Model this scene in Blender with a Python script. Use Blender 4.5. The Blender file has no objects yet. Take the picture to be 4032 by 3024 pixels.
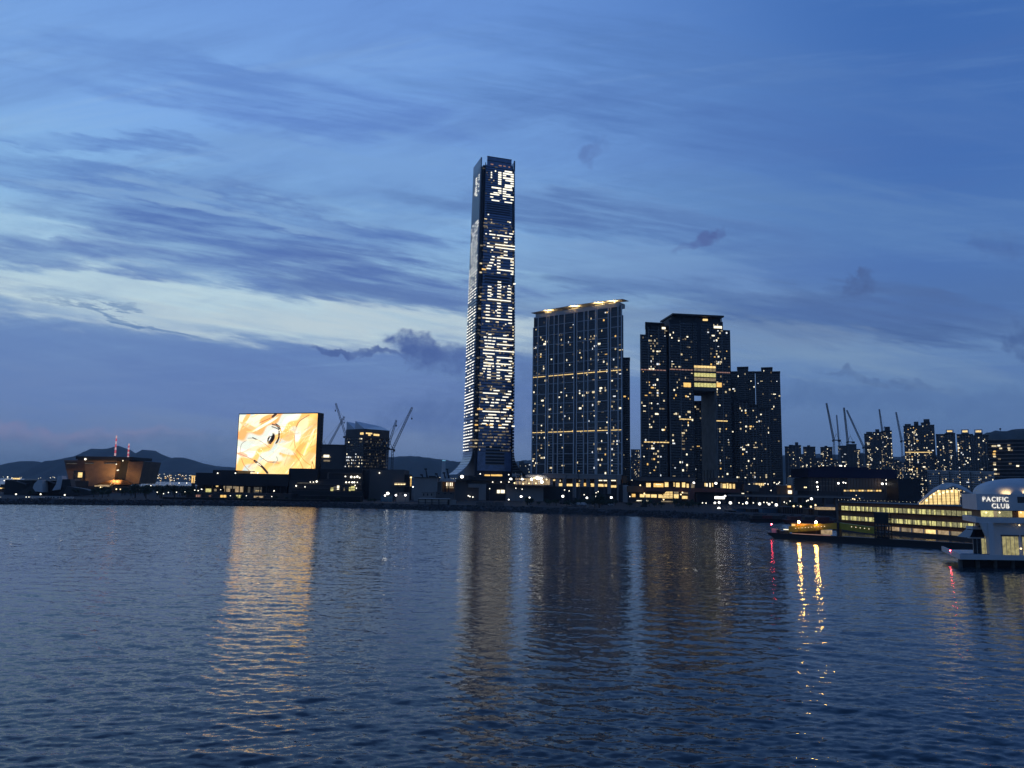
import bpy, math, random
import numpy as np
from mathutils import Vector, Matrix

rnd = random.Random(7)
R = math.radians
scene = bpy.context.scene
col = scene.collection

# ---------------------------------------------------------------- camera
F = 3028.0                    # focal length in photo pixels (4032 wide)
CAMH = 22.0
PITCH = math.atan(396.0 / F)
ROLL = 0.0165
cam_data = bpy.data.cameras.new('camera')
cam_data.sensor_fit = 'HORIZONTAL'
cam_data.sensor_width = 36.0
cam_data.lens = 36.0 * F / 4032.0
cam_data.clip_start = 0.5
cam_data.clip_end = 60000.0
cam = bpy.data.objects.new('camera', cam_data)
col.objects.link(cam)
cam.location = (0, 0, CAMH)
cam.rotation_euler = (Matrix.Rotation(math.pi / 2 + PITCH, 3, 'X') @ Matrix.Rotation(ROLL, 3, 'Z')).to_euler()
scene.camera = cam
cp, sp = math.cos(PITCH), math.sin(PITCH)

def ray(px, py):
    """world direction of a photo pixel, scaled so that y (depth) = 1"""
    u, v = px - 2016.0, py - 1512.0
    u0 = u * math.cos(ROLL) + v * math.sin(ROLL)
    v0 = -u * math.sin(ROLL) + v * math.cos(ROLL)
    d = Vector((u0 / F, cp + (v0 / F) * sp, sp - (v0 / F) * cp))
    return d / d.y

def P(px, py, Y):
    d = ray(px, py)
    return Vector((d.x * Y, Y, CAMH + d.z * Y))

def ground(px, py, z=0.0):
    d = ray(px, py)
    t = (z - CAMH) / d.z
    return Vector((d.x * t, t, z))

# ---------------------------------------------------------------- view
scene.render.engine = 'CYCLES'
scene.view_settings.view_transform = 'Standard'
scene.view_settings.look = 'None'
scene.view_settings.exposure = 0.0
scene.view_settings.gamma = 1.0
scene.view_settings.use_curve_mapping = False
scene.cycles.max_bounces = 8
scene.cycles.diffuse_bounces = 2
scene.cycles.glossy_bounces = 4
scene.cycles.transmission_bounces = 4
scene.cycles.volume_bounces = 0
scene.cycles.caustics_reflective = True
scene.cycles.sample_clamp_indirect = 12.0
scene.cycles.use_denoising = True

# ---------------------------------------------------------------- node helpers
def lin(r, g, b):
    def f(c):
        c /= 255.0
        return c / 12.92 if c <= 0.04045 else ((c + 0.055) / 1.055) ** 2.4
    return (f(r), f(g), f(b), 1.0)

class NT:
    """tiny wrapper to write node maths"""
    def __init__(self, tree):
        self.t = tree
        tree.nodes.clear()
    def n(self, typ, **kw):
        nd = self.t.nodes.new(typ)
        for k, v in kw.items():
            setattr(nd, k, v)
        return nd
    def link(self, a, b):
        self.t.links.new(a, b)
    def put(self, sock, v):
        if isinstance(v, bpy.types.NodeSocket):
            self.link(v, sock)
        elif v is not None:
            sock.default_value = v
    def m(self, op, a, b=None, c=None, clamp=False):
        nd = self.n('ShaderNodeMath', operation=op, use_clamp=clamp)
        self.put(nd.inputs[0], a); self.put(nd.inputs[1], b)
        if c is not None: self.put(nd.inputs[2], c)
        return nd.outputs[0]
    def sstep(self, x, lo, hi):
        nd = self.n('ShaderNodeMapRange', interpolation_type='SMOOTHSTEP')
        self.put(nd.inputs[0], x); nd.inputs[1].default_value = lo; nd.inputs[2].default_value = hi
        return nd.outputs[0]
    def ramp(self, x, stops, interp='LINEAR'):
        nd = self.n('ShaderNodeValToRGB')
        nd.color_ramp.interpolation = interp
        el = nd.color_ramp.elements
        while len(el) < len(stops): el.new(0.5)
        for e, (p, c) in zip(el, stops):
            e.position = p; e.color = c
        self.put(nd.inputs[0], x)
        return nd.outputs[0]
    def mix(self, f, a, b, blend='MIX'):
        nd = self.n('ShaderNodeMix', data_type='RGBA', blend_type=blend)
        self.put(nd.inputs[0], f); self.put(nd.inputs[6], a); self.put(nd.inputs[7], b)
        return nd.outputs[2]
    def noise(self, vec, scale, detail=4, rough=0.55, dim='3D', w=None, out=0, dist=0.0):
        nd = self.n('ShaderNodeTexNoise', noise_dimensions=dim)
        self.put(nd.inputs['Vector'], vec)
        nd.inputs['Scale'].default_value = scale
        nd.inputs['Detail'].default_value = detail
        nd.inputs['Roughness'].default_value = rough
        nd.inputs['Distortion'].default_value = dist
        return nd.outputs[out]
    def xyz(self, x, y, z):
        nd = self.n('ShaderNodeCombineXYZ')
        self.put(nd.inputs[0], x); self.put(nd.inputs[1], y); self.put(nd.inputs[2], z)
        return nd.outputs[0]

# ---------------------------------------------------------------- world: dusk sky with cloud layers
world = bpy.data.worlds.new('World')
scene.world = world
world.use_nodes = True
w = NT(world.node_tree)
SUN_AZ, SUN_EL = R(-30.0), R(-2.0)       # sun has set behind the hills, left of the view
co = w.n('ShaderNodeTexCoord').outputs['Generated']
sep = w.n('ShaderNodeSeparateXYZ'); w.link(co, sep.inputs[0])
dx, dy, dz = sep.outputs
sky = w.n('ShaderNodeTexSky', sky_type='NISHITA', sun_disc=False)
sky.sun_elevation = SUN_EL
sky.sun_rotation = SUN_AZ                # rotation is clockwise seen from above, 0 = +Y
sky.altitude = 0; sky.air_density = 1.0; sky.dust_density = 0.3; sky.ozone_density = 2.0
EL = lambda deg: math.sin(R(deg)) / 0.7
elev = w.m('DIVIDE', w.m('MAXIMUM', dz, 0.0), 0.7)
west = w.ramp(elev, [(0.0, lin(106, 136, 176)), (EL(3), lin(118, 142, 184)), (EL(5.5), lin(116, 143, 192)), (EL(9), lin(114, 147, 198)),
                     (EL(12), lin(166, 200, 224)), (EL(15), lin(158, 198, 230)), (EL(19), lin(140, 186, 234)),
                     (EL(25), lin(130, 176, 236)), (EL(34), lin(114, 158, 226)), (1.0, lin(76, 118, 190))], 'EASE')
east = w.ramp(elev, [(0.0, lin(96, 128, 170)), (EL(4), lin(96, 128, 176)), (EL(7), lin(102, 136, 184)), (EL(9), lin(108, 143, 190)),
                     (EL(12), lin(84, 120, 178)), (EL(16), lin(82, 123, 186)), (EL(22), lin(72, 115, 184)),
                     (EL(34), lin(64, 110, 182)), (1.0, lin(50, 86, 150))], 'EASE')
# how far round from the afterglow (horizontal angle)
hl = w.m('SQRT', w.m('ADD', w.m('MULTIPLY', dx, dx), w.m('ADD', w.m('MULTIPLY', dy, dy), 1e-5)))
glow = w.m('DIVIDE', w.m('ADD', w.m('MULTIPLY', dx, math.sin(SUN_AZ)), w.m('MULTIPLY', dy, math.cos(SUN_AZ))), hl)
base = w.mix(w.sstep(glow, 0.50, 1.02), east, west)
back = w.sstep(glow, -0.9, 0.55)
base = w.mix(back, w.mix(1.0, base, (0.78, 0.79, 0.82, 1), 'MULTIPLY'), base)

# high cloud deck: noise on a flat layer overhead, so streaks run to the horizon
den = w.m('ADD', w.m('MAXIMUM', dz, 0.0), 0.06)
cx_ = w.m('DIVIDE', dx, den); cy_ = w.m('DIVIDE', dy, den)
def rot(ax, ay, a, sx, sy):
    c_, s_ = math.cos(a), math.sin(a)
    u_ = w.m('ADD', w.m('MULTIPLY', ax, c_ * sx), w.m('MULTIPLY', ay, s_ * sx))
    v_ = w.m('ADD', w.m('MULTIPLY', ax, -s_ * sy), w.m('MULTIPLY', ay, c_ * sy))
    return w.xyz(u_, v_, 0.0)
st1 = w.noise(rot(cx_, cy_, R(158), 0.24, 1.25), 0.9, 8, 0.66, dist=0.5)
st2 = w.noise(rot(cx_, cy_, R(150), 0.5, 2.6), 1.5, 6, 0.6, dist=0.3)
st3 = w.noise(rot(cx_, cy_, R(166), 0.20, 1.7), 2.4, 9, 0.72, dist=0.6)
shade = w.mix(glow, lin(74, 110, 174), lin(86, 120, 186))
d1 = w.m('MULTIPLY', w.sstep(st1, 0.46, 0.68), w.sstep(dz, 0.02, 0.22))
base = w.mix(w.m('MULTIPLY', d1, 0.55), base, shade)
d2 = w.m('MULTIPLY', w.sstep(st3, 0.5, 0.75), w.sstep(dz, 0.03, 0.2))
base = w.mix(w.m('MULTIPLY', d2, 0.34), base, w.mix(w.sstep(glow, 0.5, 1.0), lin(110, 150, 204), lin(170, 204, 234)))
d3 = w.m('MULTIPLY', w.sstep(st2, 0.5, 0.72), w.sstep(dz, 0.03, 0.2))
base = w.mix(w.m('MULTIPLY', d3, 0.30), base, shade)

# single clouds, each at its own bearing (front hemisphere tangent coordinates)
fy = w.m('MAXIMUM', dy, 0.05)
gx = w.m('DIVIDE', dx, fy); gz = w.m('DIVIDE', dz, fy)
gv = w.xyz(gx, gz, 0.0)
wn = w.n('ShaderNodeTexNoise'); w.link(gv, wn.inputs['Vector'])
wn.inputs['Scale'].default_value = 19.0; wn.inputs['Detail'].default_value = 6; wn.inputs['Roughness'].default_value = 0.6
sc3 = w.n('ShaderNodeSeparateColor'); w.link(wn.outputs[1], sc3.inputs[0])
wx = w.m('ADD', gx, w.m('MULTIPLY', w.m('SUBTRACT', sc3.outputs[0], 0.5), 0.10))
wz = w.m('ADD', gz, w.m('MULTIPLY', w.m('SUBTRACT', sc3.outputs[1], 0.5), 0.075))
wn2 = w.n('ShaderNodeTexNoise'); w.link(w.xyz(w.m('MULTIPLY', gx, 0.16), w.m('ADD', gz, w.m('MULTIPLY', gx, 0.17)), 0.0), wn2.inputs['Vector'])
wn2.inputs['Scale'].default_value = 26.0; wn2.inputs['Detail'].default_value = 7; wn2.inputs['Roughness'].default_value = 0.62
sc4 = w.n('ShaderNodeSeparateColor'); w.link(wn2.outputs[1], sc4.inputs[0])
bx = w.m('ADD', gx, w.m('MULTIPLY', w.m('SUBTRACT', sc4.outputs[0], 0.5), 0.55))
bz = w.m('ADD', gz, w.m('MULTIPLY', w.m('SUBTRACT', sc4.outputs[1], 0.5), 0.12))
front = w.sstep(dy, 0.1, 0.3)
stk = w.noise(w.xyz(w.m('MULTIPLY', gx, 0.10), w.m('ADD', gz, w.m('MULTIPLY', gx, 0.15)), 0.0), 60.0, 8, 0.66, dist=0.25)
stk = w.m('ADD', w.m('MULTIPLY', w.sstep(stk, 0.30, 0.68), 0.75), 0.32)
puf = w.noise(gv, 38.0, 7, 0.62)
puf = w.m('ADD', w.m('MULTIPLY', w.sstep(puf, 0.32, 0.62), 0.7), 0.38)
def cloud(base, px, py, rx, ry, ang, amount, rgb, soft=0.6, streaky=False):
    """px,py centre, rx,ry radii in photo pixels, ang tilt in degrees (positive = right end lower)"""
    d = ray(px, py)
    X, Z = (bx, bz) if streaky else (wx, wz)
    c_, s_ = math.cos(R(-ang)), math.sin(R(-ang))
    ax = w.m('SUBTRACT', X, d.x); az = w.m('SUBTRACT', Z, d.z)
    u_ = w.m('ADD', w.m('MULTIPLY', ax, c_ * F / rx), w.m('MULTIPLY', az, s_ * F / rx))
    v_ = w.m('ADD', w.m('MULTIPLY', ax, -s_ * F / ry), w.m('MULTIPLY', az, c_ * F / ry))
    r2 = w.m('ADD', w.m('MULTIPLY', u_, u_), w.m('MULTIPLY', v_, v_))
    f = w.m('MULTIPLY', w.m('MULTIPLY', w.sstep(r2, 1.0 + soft, 1.0 - soft), amount), front)
    f = w.m('MULTIPLY', f, stk if streaky else puf, clamp=True)
    return w.mix(f, base, lin(*rgb))
# flat grey-blue bank low on the left, pink rim, the bright gap above it
base = cloud(base, 900, 1215, 1500, 95, 5.5, 0.95, (200, 222, 230), 0.75, True)
base = cloud(base, 350, 1090, 900, 60, 4, 0.5, (188, 218, 234), 0.8, True)
base = cloud(base, 1500, 1270, 900, 50, 3, 0.5, (190, 206, 218), 0.8, True)
base = cloud(base, 150, 930, 560, 45, 7, 0.55, (180, 216, 240), 0.8, True)
base = cloud(base, 1100, 960, 880, 170, 11, 0.95, (90, 124, 188), 0.75, True)
base = cloud(base, 500, 1020, 760, 60, 4, 0.8, (96, 128, 190), 0.8, True)
base = cloud(base, 1500, 1080, 560, 80, 8, 0.75, (88, 118, 180), 0.8, True)
base = cloud(base, 250, 700, 460, 80, 8, 0.75, (92, 130, 196), 0.85, True)
base = cloud(base, 330, 570, 340, 42, 4, 0.7, (96, 136, 204), 0.85, True)
base = cloud(base, 1180, 390, 680, 120, 5, 0.7, (92, 130, 202), 0.9, True)
base = cloud(base, 720, 600, 300, 50, 8, 0.65, (96, 134, 200), 0.85, True)
base = cloud(base, 560, 1235, 400, 13, 10, 0.95, (104, 140, 186), 0.9, True)
base = cloud(base, 300, 1450, 900, 230, 2, 0.75, (106, 137, 192), 0.7, True)
base = cloud(base, 1500, 1530, 900, 170, 2, 0.6, (100, 128, 186), 0.7, True)
base = cloud(base, 150, 1712, 560, 36, 0, 0.42, (152, 144, 180), 0.9)
base = cloud(base, 500, 1745, 700, 26, 0, 0.4, (92, 124, 170), 0.9)
base = cloud(base, 1760, 1640, 260, 90, 0, 0.6, (84, 112, 166), 0.9)
base = cloud(base, 2100, 1580, 300, 190, 0, 0.55, (88, 116, 168), 0.8)
base = cloud(base, 3960, 970, 90, 80, 0, 0.45, (72, 100, 158), 0.9)
base = cloud(base, 4020, 1340, 70, 80, 0, 0.6, (66, 92, 146), 0.8)
base = cloud(base, 3350, 1290, 640, 60, 3, 0.95, (76, 106, 160), 0.9, True)
base = cloud(base, 3200, 1405, 760, 70, 3, 0.8, (126, 156, 192), 0.9, True)
base = cloud(base, 3450, 1490, 230, 18, 9, 0.6, (84, 112, 160), 0.8)
base = cloud(base, 3500, 1570, 800, 60, 1, 0.8, (92, 124, 174), 0.9)
base = cloud(base, 2900, 1180, 760, 60, 5, 0.95, (84, 116, 172), 0.9, True)
base = cloud(base, 2500, 1050, 640, 70, 8, 0.8, (118, 154, 204), 0.95, True)
base = cloud(base, 3300, 850, 900, 140, 6, 0.75, (96, 136, 192), 0.95, True)
base = cloud(base, 2300, 820, 560, 70, 9, 0.75, (120, 160, 212), 0.95, True)
base = cloud(base, 1500, 640, 760, 80, 9, 0.75, (124, 166, 220), 0.95, True)
base = cloud(base, 700, 800, 600, 40, 9, 0.55, (160, 200, 234), 0.95, True)
base = cloud(base, 2700, 1290, 640, 50, 3, 0.8, (122, 150, 188), 0.95, True)
base = cloud(base, 1700, 900, 500, 50, 9, 0.6, (140, 180, 222), 0.95, True)
base = cloud(base, 3000, 300, 1100, 150, 10, 0.6, (84, 124, 188), 0.95, True)
base = cloud(base, 2450, 880, 700, 90, 8, 0.8, (86, 120, 180), 0.95, True)
base = cloud(base, 2600, 480, 900, 110, 9, 0.6, (80, 118, 184), 0.95, True)
base = cloud(base, 1700, 1180, 600, 50, 5, 0.7, (98, 128, 182), 0.95, True)
base = cloud(base, 3500, 1200, 700, 60, 4, 0.8, (82, 112, 166), 0.95, True)
base = cloud(base, 600, 250, 700, 70, 8, 0.6, (104, 146, 212), 0.95, True)
base = cloud(base, 1640, 1352, 130, 42, 6, 0.9, (78, 104, 164), 0.5)
base = cloud(base, 1400, 1380, 190, 17, 9, 0.85, (80, 106, 164), 0.6)
base = cloud(base, 1745, 1400, 190, 60, 10, 0.75, (80, 106, 164), 0.7)
base = cloud(base, 2775, 945, 80, 26, -30, 0.8, (84, 106, 164), 0.95)
base = cloud(base, 2720, 975, 70, 18, -20, 0.6, (88, 112, 170), 0.95)
base = cloud(base, 2835, 915, 36, 22, -50, 0.8, (82, 104, 162), 0.9)
base = cloud(base, 3390, 1122, 78, 30, -8, 0.8, (78, 104, 156), 0.95)
base = cloud(base, 3425, 1090, 45, 22, -30, 0.8, (78, 104, 156), 0.9)
base = cloud(base, 2335, 598, 60, 30, -35, 0.55, (90, 118, 178), 0.95)
tint = w.mix(0.05, base, w.mix(1.0, sky.outputs[0], (0.12, 0.12, 0.12, 1), 'MULTIPLY'))
below = w.mix(w.sstep(dz, -0.02, 0.0), lin(40, 56, 84), tint)
bg = w.n('ShaderNodeBackground'); w.link(below, bg.inputs[0]); bg.inputs[1].default_value = 1.0
wo = w.n('ShaderNodeOutputWorld'); w.link(bg.outputs[0], wo.inputs[0])
world.cycles.sampling_method = 'MANUAL'; world.cycles.sample_map_resolution = 512

sun = bpy.data.lights.new('sun', 'SUN')
sun.energy = 0.003; sun.angle = R(20); sun.color = (1.0, 0.88, 0.8)
so = bpy.data.objects.new('sun', sun); col.objects.link(so)
so.rotation_euler = Vector((math.sin(SUN_AZ), math.cos(SUN_AZ), math.sin(R(2.0)))).to_track_quat('Z', 'Y').to_euler()

# ---------------------------------------------------------------- materials
def material(name, rgb, rough=0.7, metal=0.0, spec=0.5, var=0.0, vscale=0.2, bump=0.0, bscale=2.0):
    m = bpy.data.materials.new(name); m.use_nodes = True
    t = NT(m.node_tree)
    b = t.n('ShaderNodeBsdfPrincipled')
    o = t.n('ShaderNodeOutputMaterial'); t.link(b.outputs[0], o.inputs[0])
    c = (rgb[0], rgb[1], rgb[2], 1.0)
    b.inputs['Roughness'].default_value = rough
    b.inputs['Metallic'].default_value = metal
    b.inputs['Specular IOR Level'].default_value = spec
    if var > 0:
        tc = t.n('ShaderNodeTexCoord').outputs['Object']
        nz = t.noise(tc, vscale, 6, 0.6)
        dark = tuple(x * (1 - var) for x in rgb) + (1.0,)
        lite = tuple(min(1, x * (1 + var)) for x in rgb) + (1.0,)
        t.link(t.ramp(nz, [(0.3, dark), (0.7, lite)]), b.inputs['Base Color'])
        if bump > 0:
            bp = t.n('ShaderNodeBump'); bp.inputs['Strength'].default_value = bump
            t.link(t.noise(tc, bscale, 5, 0.6), bp.inputs['Height']); t.link(bp.outputs[0], b.inputs['Normal'])
    else:
        b.inputs['Base Color'].default_value = c
    return m

def emitter(name, rgb, strength, sample=False, var=0.0, vscale=0.35):
    m = bpy.data.materials.new(name); m.use_nodes = True
    t = NT(m.node_tree)
    e = t.n('ShaderNodeEmission'); e.inputs[1].default_value = strength
    if var > 0:
        tc = t.n('ShaderNodeNewGeometry').outputs['Position']
        nz = t.noise(tc, vscale, 3, 0.6)
        t.link(t.ramp(nz, [(0.32, tuple(x * (1 - var) for x in rgb) + (1,)), (0.66, tuple(rgb) + (1,))]), e.inputs[0])
    else:
        e.inputs[0].default_value = (*rgb, 1)
    o = t.n('ShaderNodeOutputMaterial'); t.link(e.outputs[0], o.inputs[0])
    m.cycles.emission_sampling = 'AUTO' if sample else 'NONE'
    return m

M = {}
M['dark'] = material('dark_wall', (0.040, 0.035, 0.030), 0.6, var=0.35, vscale=0.08)
M['darker'] = material('near_black_wall', (0.018, 0.016, 0.0145), 0.6, var=0.3, vscale=0.1)
M['glass'] = material('dark_window_glass', (0.013, 0.015, 0.018), 0.12, spec=0.7)
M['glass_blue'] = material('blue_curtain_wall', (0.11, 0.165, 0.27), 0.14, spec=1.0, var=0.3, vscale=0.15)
M['glass_skylit'] = material('skylit_curtain_wall', (0.20, 0.235, 0.275), 0.16, spec=1.0, var=0.25, vscale=0.15)  # paler copy of the curtain wall, western sky's reflection put into its colour
M['pane'] = material('teal_window_glass', (0.030, 0.036, 0.038), 0.18, spec=0.8)
M['spandrel'] = material('dark_spandrel', (0.012, 0.016, 0.028), 0.4)
M['silver'] = material('silver_metal', (0.42, 0.44, 0.47), 0.35, metal=0.6)
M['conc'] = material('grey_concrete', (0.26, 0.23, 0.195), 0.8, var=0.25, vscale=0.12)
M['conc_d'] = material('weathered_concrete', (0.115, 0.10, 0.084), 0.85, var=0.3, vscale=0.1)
M['conc_l'] = material('pale_concrete', (0.50, 0.455, 0.39), 0.8, var=0.15, vscale=0.1)
M['white'] = material('white_paint', (0.60, 0.565, 0.51), 0.6, var=0.08, vscale=0.3)
M['brown'] = material('bronze_cladding', (0.20, 0.125, 0.075), 0.55, var=0.25, vscale=0.15)
M['brick'] = material('red_brown_cladding', (0.16, 0.055, 0.035), 0.7, var=0.3, vscale=0.15)
M['ochre'] = material('ochre_render', (0.22, 0.11, 0.05), 0.8, var=0.3, vscale=0.12)
M['land'] = material('dark_earth', (0.024, 0.022, 0.019), 0.95, var=0.45, vscale=0.05)
M['rock'] = material('wet_granite', (0.055, 0.05, 0.044), 0.75, var=0.5, vscale=0.6)
M['hill'] = material('wooded_hillside', (0.03, 0.045, 0.035), 0.95, var=0.4, vscale=0.003)
M['leaf'] = material('dark_leaves', (0.035, 0.06, 0.03), 0.8, var=0.4, vscale=0.5)
M['bark'] = material('bark', (0.06, 0.045, 0.035), 0.9)
M['steel'] = material('crane_steel', (0.11, 0.11, 0.11), 0.5, metal=0.3)
M['steel_pale'] = material('pale_crane_steel', (0.30, 0.30, 0.30), 0.5, metal=0.2)
M['yellow'] = material('yellow_paint', (0.42, 0.30, 0.02), 0.55, var=0.15, vscale=0.4)
M['navy'] = material('navy_netting', (0.010, 0.010, 0.035), 0.9, var=0.4, vscale=0.1)
M['black'] = material('black_hull', (0.008, 0.008, 0.010), 0.5)
M['redpaint'] = material('red_oxide_paint', (0.12, 0.03, 0.025), 0.7)
M['teal'] = material('faded_blue_sheet', (0.06, 0.14, 0.20), 0.7)
WARM = (1.0, 0.82, 0.50); AMBER = (1.0, 0.50, 0.12); CREAM = (1.0, 0.90, 0.66); COOL = (0.92, 0.96, 1.0); GREEN = (0.92, 1.0, 0.62)
M['lit'] = emitter('lit_window_warm', WARM, 1.05, var=0.45)
M['lit_dim'] = emitter('lit_window_dim', (1.0, 0.80, 0.52), 0.32, var=0.6)
M['lit_faint'] = emitter('lit_window_faint', (0.75, 0.70, 0.62), 0.13, var=0.6)
M['lit_cream'] = emitter('lit_window_cream', CREAM, 1.6)
M['lit_cool'] = emitter('lit_window_cool', COOL, 1.2, var=0.3)
M['lit_amber'] = emitter('lit_window_amber', (1.0, 0.60, 0.18), 1.35, var=0.4)
M['lit_gold'] = emitter('lit_strip_gold', (1.0, 0.70, 0.28), 1.5, var=0.45, vscale=0.5)
M['lit_pink'] = emitter('lit_window_pink', (1.0, 0.55, 0.45), 0.4, var=0.4)
M['led'] = emitter('led_facade_white', (1.0, 0.94, 0.76), 1.55)
M['led_side'] = emitter('led_side_white', (1.0, 0.97, 0.86), 1.8)
M['lamp'] = emitter('street_lamp_glow', (1.0, 0.93, 0.76), 2.4)
M['lamp_warm'] = emitter('street_lamp_warm', (1.0, 0.74, 0.38), 2.6)
M['flood'] = emitter('floodlight_glow', (1.0, 0.95, 0.85), 5.0, sample=True)
M['sodium'] = emitter('sodium_floodlight', (1.0, 0.50, 0.10), 260.0, sample=True)
M['redlamp'] = emitter('red_beacon', (1.0, 0.05, 0.08), 110.0, sample=True)
M['tube'] = emitter('yellow_green_interior', (1.0, 0.92, 0.36), 0.95, var=0.65, vscale=0.9)
M['room'] = emitter('lit_room_peach', (1.0, 0.72, 0.42), 0.55, var=0.6, vscale=0.5)

# ---------------------------------------------------------------- mesh helpers
class MB:
    def __init__(self):
        self.v = []; self.f = []
    def add(self, verts, faces):
        o = len(self.v)
        self.v.extend(tuple(x) for x in verts)
        self.f.extend(tuple(i + o for i in f) for f in faces)
        return self
    def obox(self, c, ex, ey, ez):
        c, ex, ey, ez = Vector(c), Vector(ex), Vector(ey), Vector(ez)
        vs = [c + sx * ex + sy * ey + sz * ez for sz in (-1, 1) for sy in (-1, 1) for sx in (-1, 1)]
        return self.add(vs, [(0, 2, 3, 1), (4, 5, 7, 6), (0, 1, 5, 4), (2, 6, 7, 3), (0, 4, 6, 2), (1, 3, 7, 5)])
    def box(self, x0, x1, y0, y1, z0, z1):
        return self.obox(((x0 + x1) / 2, (y0 + y1) / 2, (z0 + z1) / 2), ((x1 - x0) / 2, 0, 0), (0, (y1 - y0) / 2, 0), (0, 0, (z1 - z0) / 2))
    def hexa(self, b, t):
        """four bottom and four top corners, same order"""
        return self.add(list(b) + list(t), [(3, 2, 1, 0), (4, 5, 6, 7), (0, 1, 5, 4), (1, 2, 6, 5), (2, 3, 7, 6), (3, 0, 4, 7)])
    def extrude(self, poly, vec):
        n = len(poly); vec = Vector(vec)
        vs = [Vector(p) for p in poly]
        return self.add(vs + [p + vec for p in vs], [tuple(range(n - 1, -1, -1)), tuple(range(n, 2 * n))] +
                        [(i, (i + 1) % n, n + (i + 1) % n, n + i) for i in range(n)])
    def bar(self, a, b, r, r2=None, n=4):
        a, b = Vector(a), Vector(b); r2 = r if r2 is None else r2
        d = (b - a)
        if d.length < 1e-6: return self
        d.normalize()
        s = d.orthogonal().normalized(); t = d.cross(s)
        vs = []
        for p, rr in ((a, r), (b, r2)):
            for k in range(n):
                an = 2 * math.pi * (k + 0.5) / n
                vs.append(p + (s * math.cos(an) + t * math.sin(an)) * rr)
        return self.add(vs, [tuple(range(n - 1, -1, -1)), tuple(range(n, 2 * n))] + [(i, (i + 1) % n, n + (i + 1) % n, n + i) for i in range(n)])
    def blob(self, c, r, rz=None, n=8, m=5):
        rz = r if rz is None else rz
        vs = [Vector(c) + Vector((0, 0, -rz))]
        for j in range(1, m):
            th = math.pi * j / m
            for k in range(n):
                a = 2 * math.pi * k / n
                vs.append(Vector(c) + Vector((r * math.sin(th) * math.cos(a), r * math.sin(th) * math.sin(a), -rz * math.cos(th))))
        vs.append(Vector(c) + Vector((0, 0, rz)))
        fs = [(0, 1 + (k + 1) % n, 1 + k) for k in range(n)]
        for j in range(m - 2):
            for k in range(n):
                a = 1 + j * n + k; b = 1 + j * n + (k + 1) % n
                fs.append((a, b, b + n, a + n))
        last = len(vs) - 1; o = 1 + (m - 2) * n
        fs += [(o + k, o + (k + 1) % n, last) for k in range(n)]
        return self.add(vs, fs)
    def build(self, name, mat, parent=None, kind=None, smooth=False):
        off = wloc(parent) if parent else Vector((0, 0, 0))
        me = bpy.data.meshes.new(name)
        me.from_pydata([(x - off.x, y - off.y, z - off.z) for x, y, z in self.v], [], self.f)
        me.update()
        if smooth:
            me.polygons.foreach_set('use_smooth', [True] * len(me.polygons))
        me.materials.append(M[mat] if isinstance(mat, str) else mat)
        o = bpy.data.objects.new(name, me); col.objects.link(o)
        if parent: o.parent = parent
        if kind: o['kind'] = kind
        return o

def wloc(o):
    v = Vector((0, 0, 0))
    while o is not None:
        v = v + o.location; o = o.parent
    return v

def thing(name, label, cat, loc, group=None):
    o = bpy.data.objects.new(name, None); col.objects.link(o)
    o.empty_display_size = 1.0
    o.location = loc; o['label'] = label; o['category'] = cat
    if group: o['group'] = group
    return o

def tag(o, label, cat, group=None):
    o['label'] = label; o['category'] = cat
    if group: o['group'] = group
    return o

def struct(o):
    o['kind'] = 'structure'; return o

_cubes = {}
def piece(name, mat, c, ex, ey, ez, parent, label=None):
    """a small box part sharing one unit-cube mesh per material"""
    if mat not in _cubes:
        b = MB(); b.obox((0, 0, 0), (1, 0, 0), (0, 1, 0), (0, 0, 1))
        me = bpy.data.meshes.new('box_' + mat); me.from_pydata(b.v, [], b.f); me.update()
        me.materials.append(M[mat]); _cubes[mat] = me
    o = bpy.data.objects.new(name, _cubes[mat]); col.objects.link(o)
    o.parent = parent
    c = Vector(c) - wloc(parent)
    ex, ey, ez = Vector(ex), Vector(ey), Vector(ez)
    o.matrix_local = Matrix(((ex.x, ey.x, ez.x, c.x), (ex.y, ey.y, ez.y, c.y), (ex.z, ey.z, ez.z, c.z), (0, 0, 0, 1)))
    if label: o['label'] = label
    return o

class Frame:
    """a vertical facade plane: O = left foot, e = unit vector along it, n = outward normal"""
    def __init__(self, O, e, n=None):
        self.O = Vector((O[0], O[1], 0)); self.e = Vector((e[0], e[1], 0)).normalized()
        self.n = Vector((self.e.y, -self.e.x, 0)) if n is None else Vector((n[0], n[1], 0)).normalized()
    def pt(self, u, z, d=0.0):
        return self.O + self.e * u + self.n * d + Vector((0, 0, z))
    def hit(self, px, py, d=0.0):
        r = ray(px, py); c = Vector((0, 0, CAMH))
        o = self.O + self.n * d
        t = (o - c).dot(self.n) / r.dot(self.n)
        p = c + r * t
        return (p - o).dot(self.e), p.z
    def args(self, u0, u1, z0, z1, d0, d1):
        c = self.pt((u0 + u1) / 2, (z0 + z1) / 2, (d0 + d1) / 2)
        return c, self.e * ((u1 - u0) / 2), self.n * (-(d1 - d0) / 2), Vector((0, 0, (z1 - z0) / 2))
    def mb(self, b, u0, u1, z0, z1, d0, d1):
        return b.obox(*self.args(u0, u1, z0, z1, d0, d1))
    def piece(self, name, mat, u0, u1, z0, z1, d0, d1, parent, label=None):
        return piece(name, mat, *self.args(u0, u1, z0, z1, d0, d1), parent, label)

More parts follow.
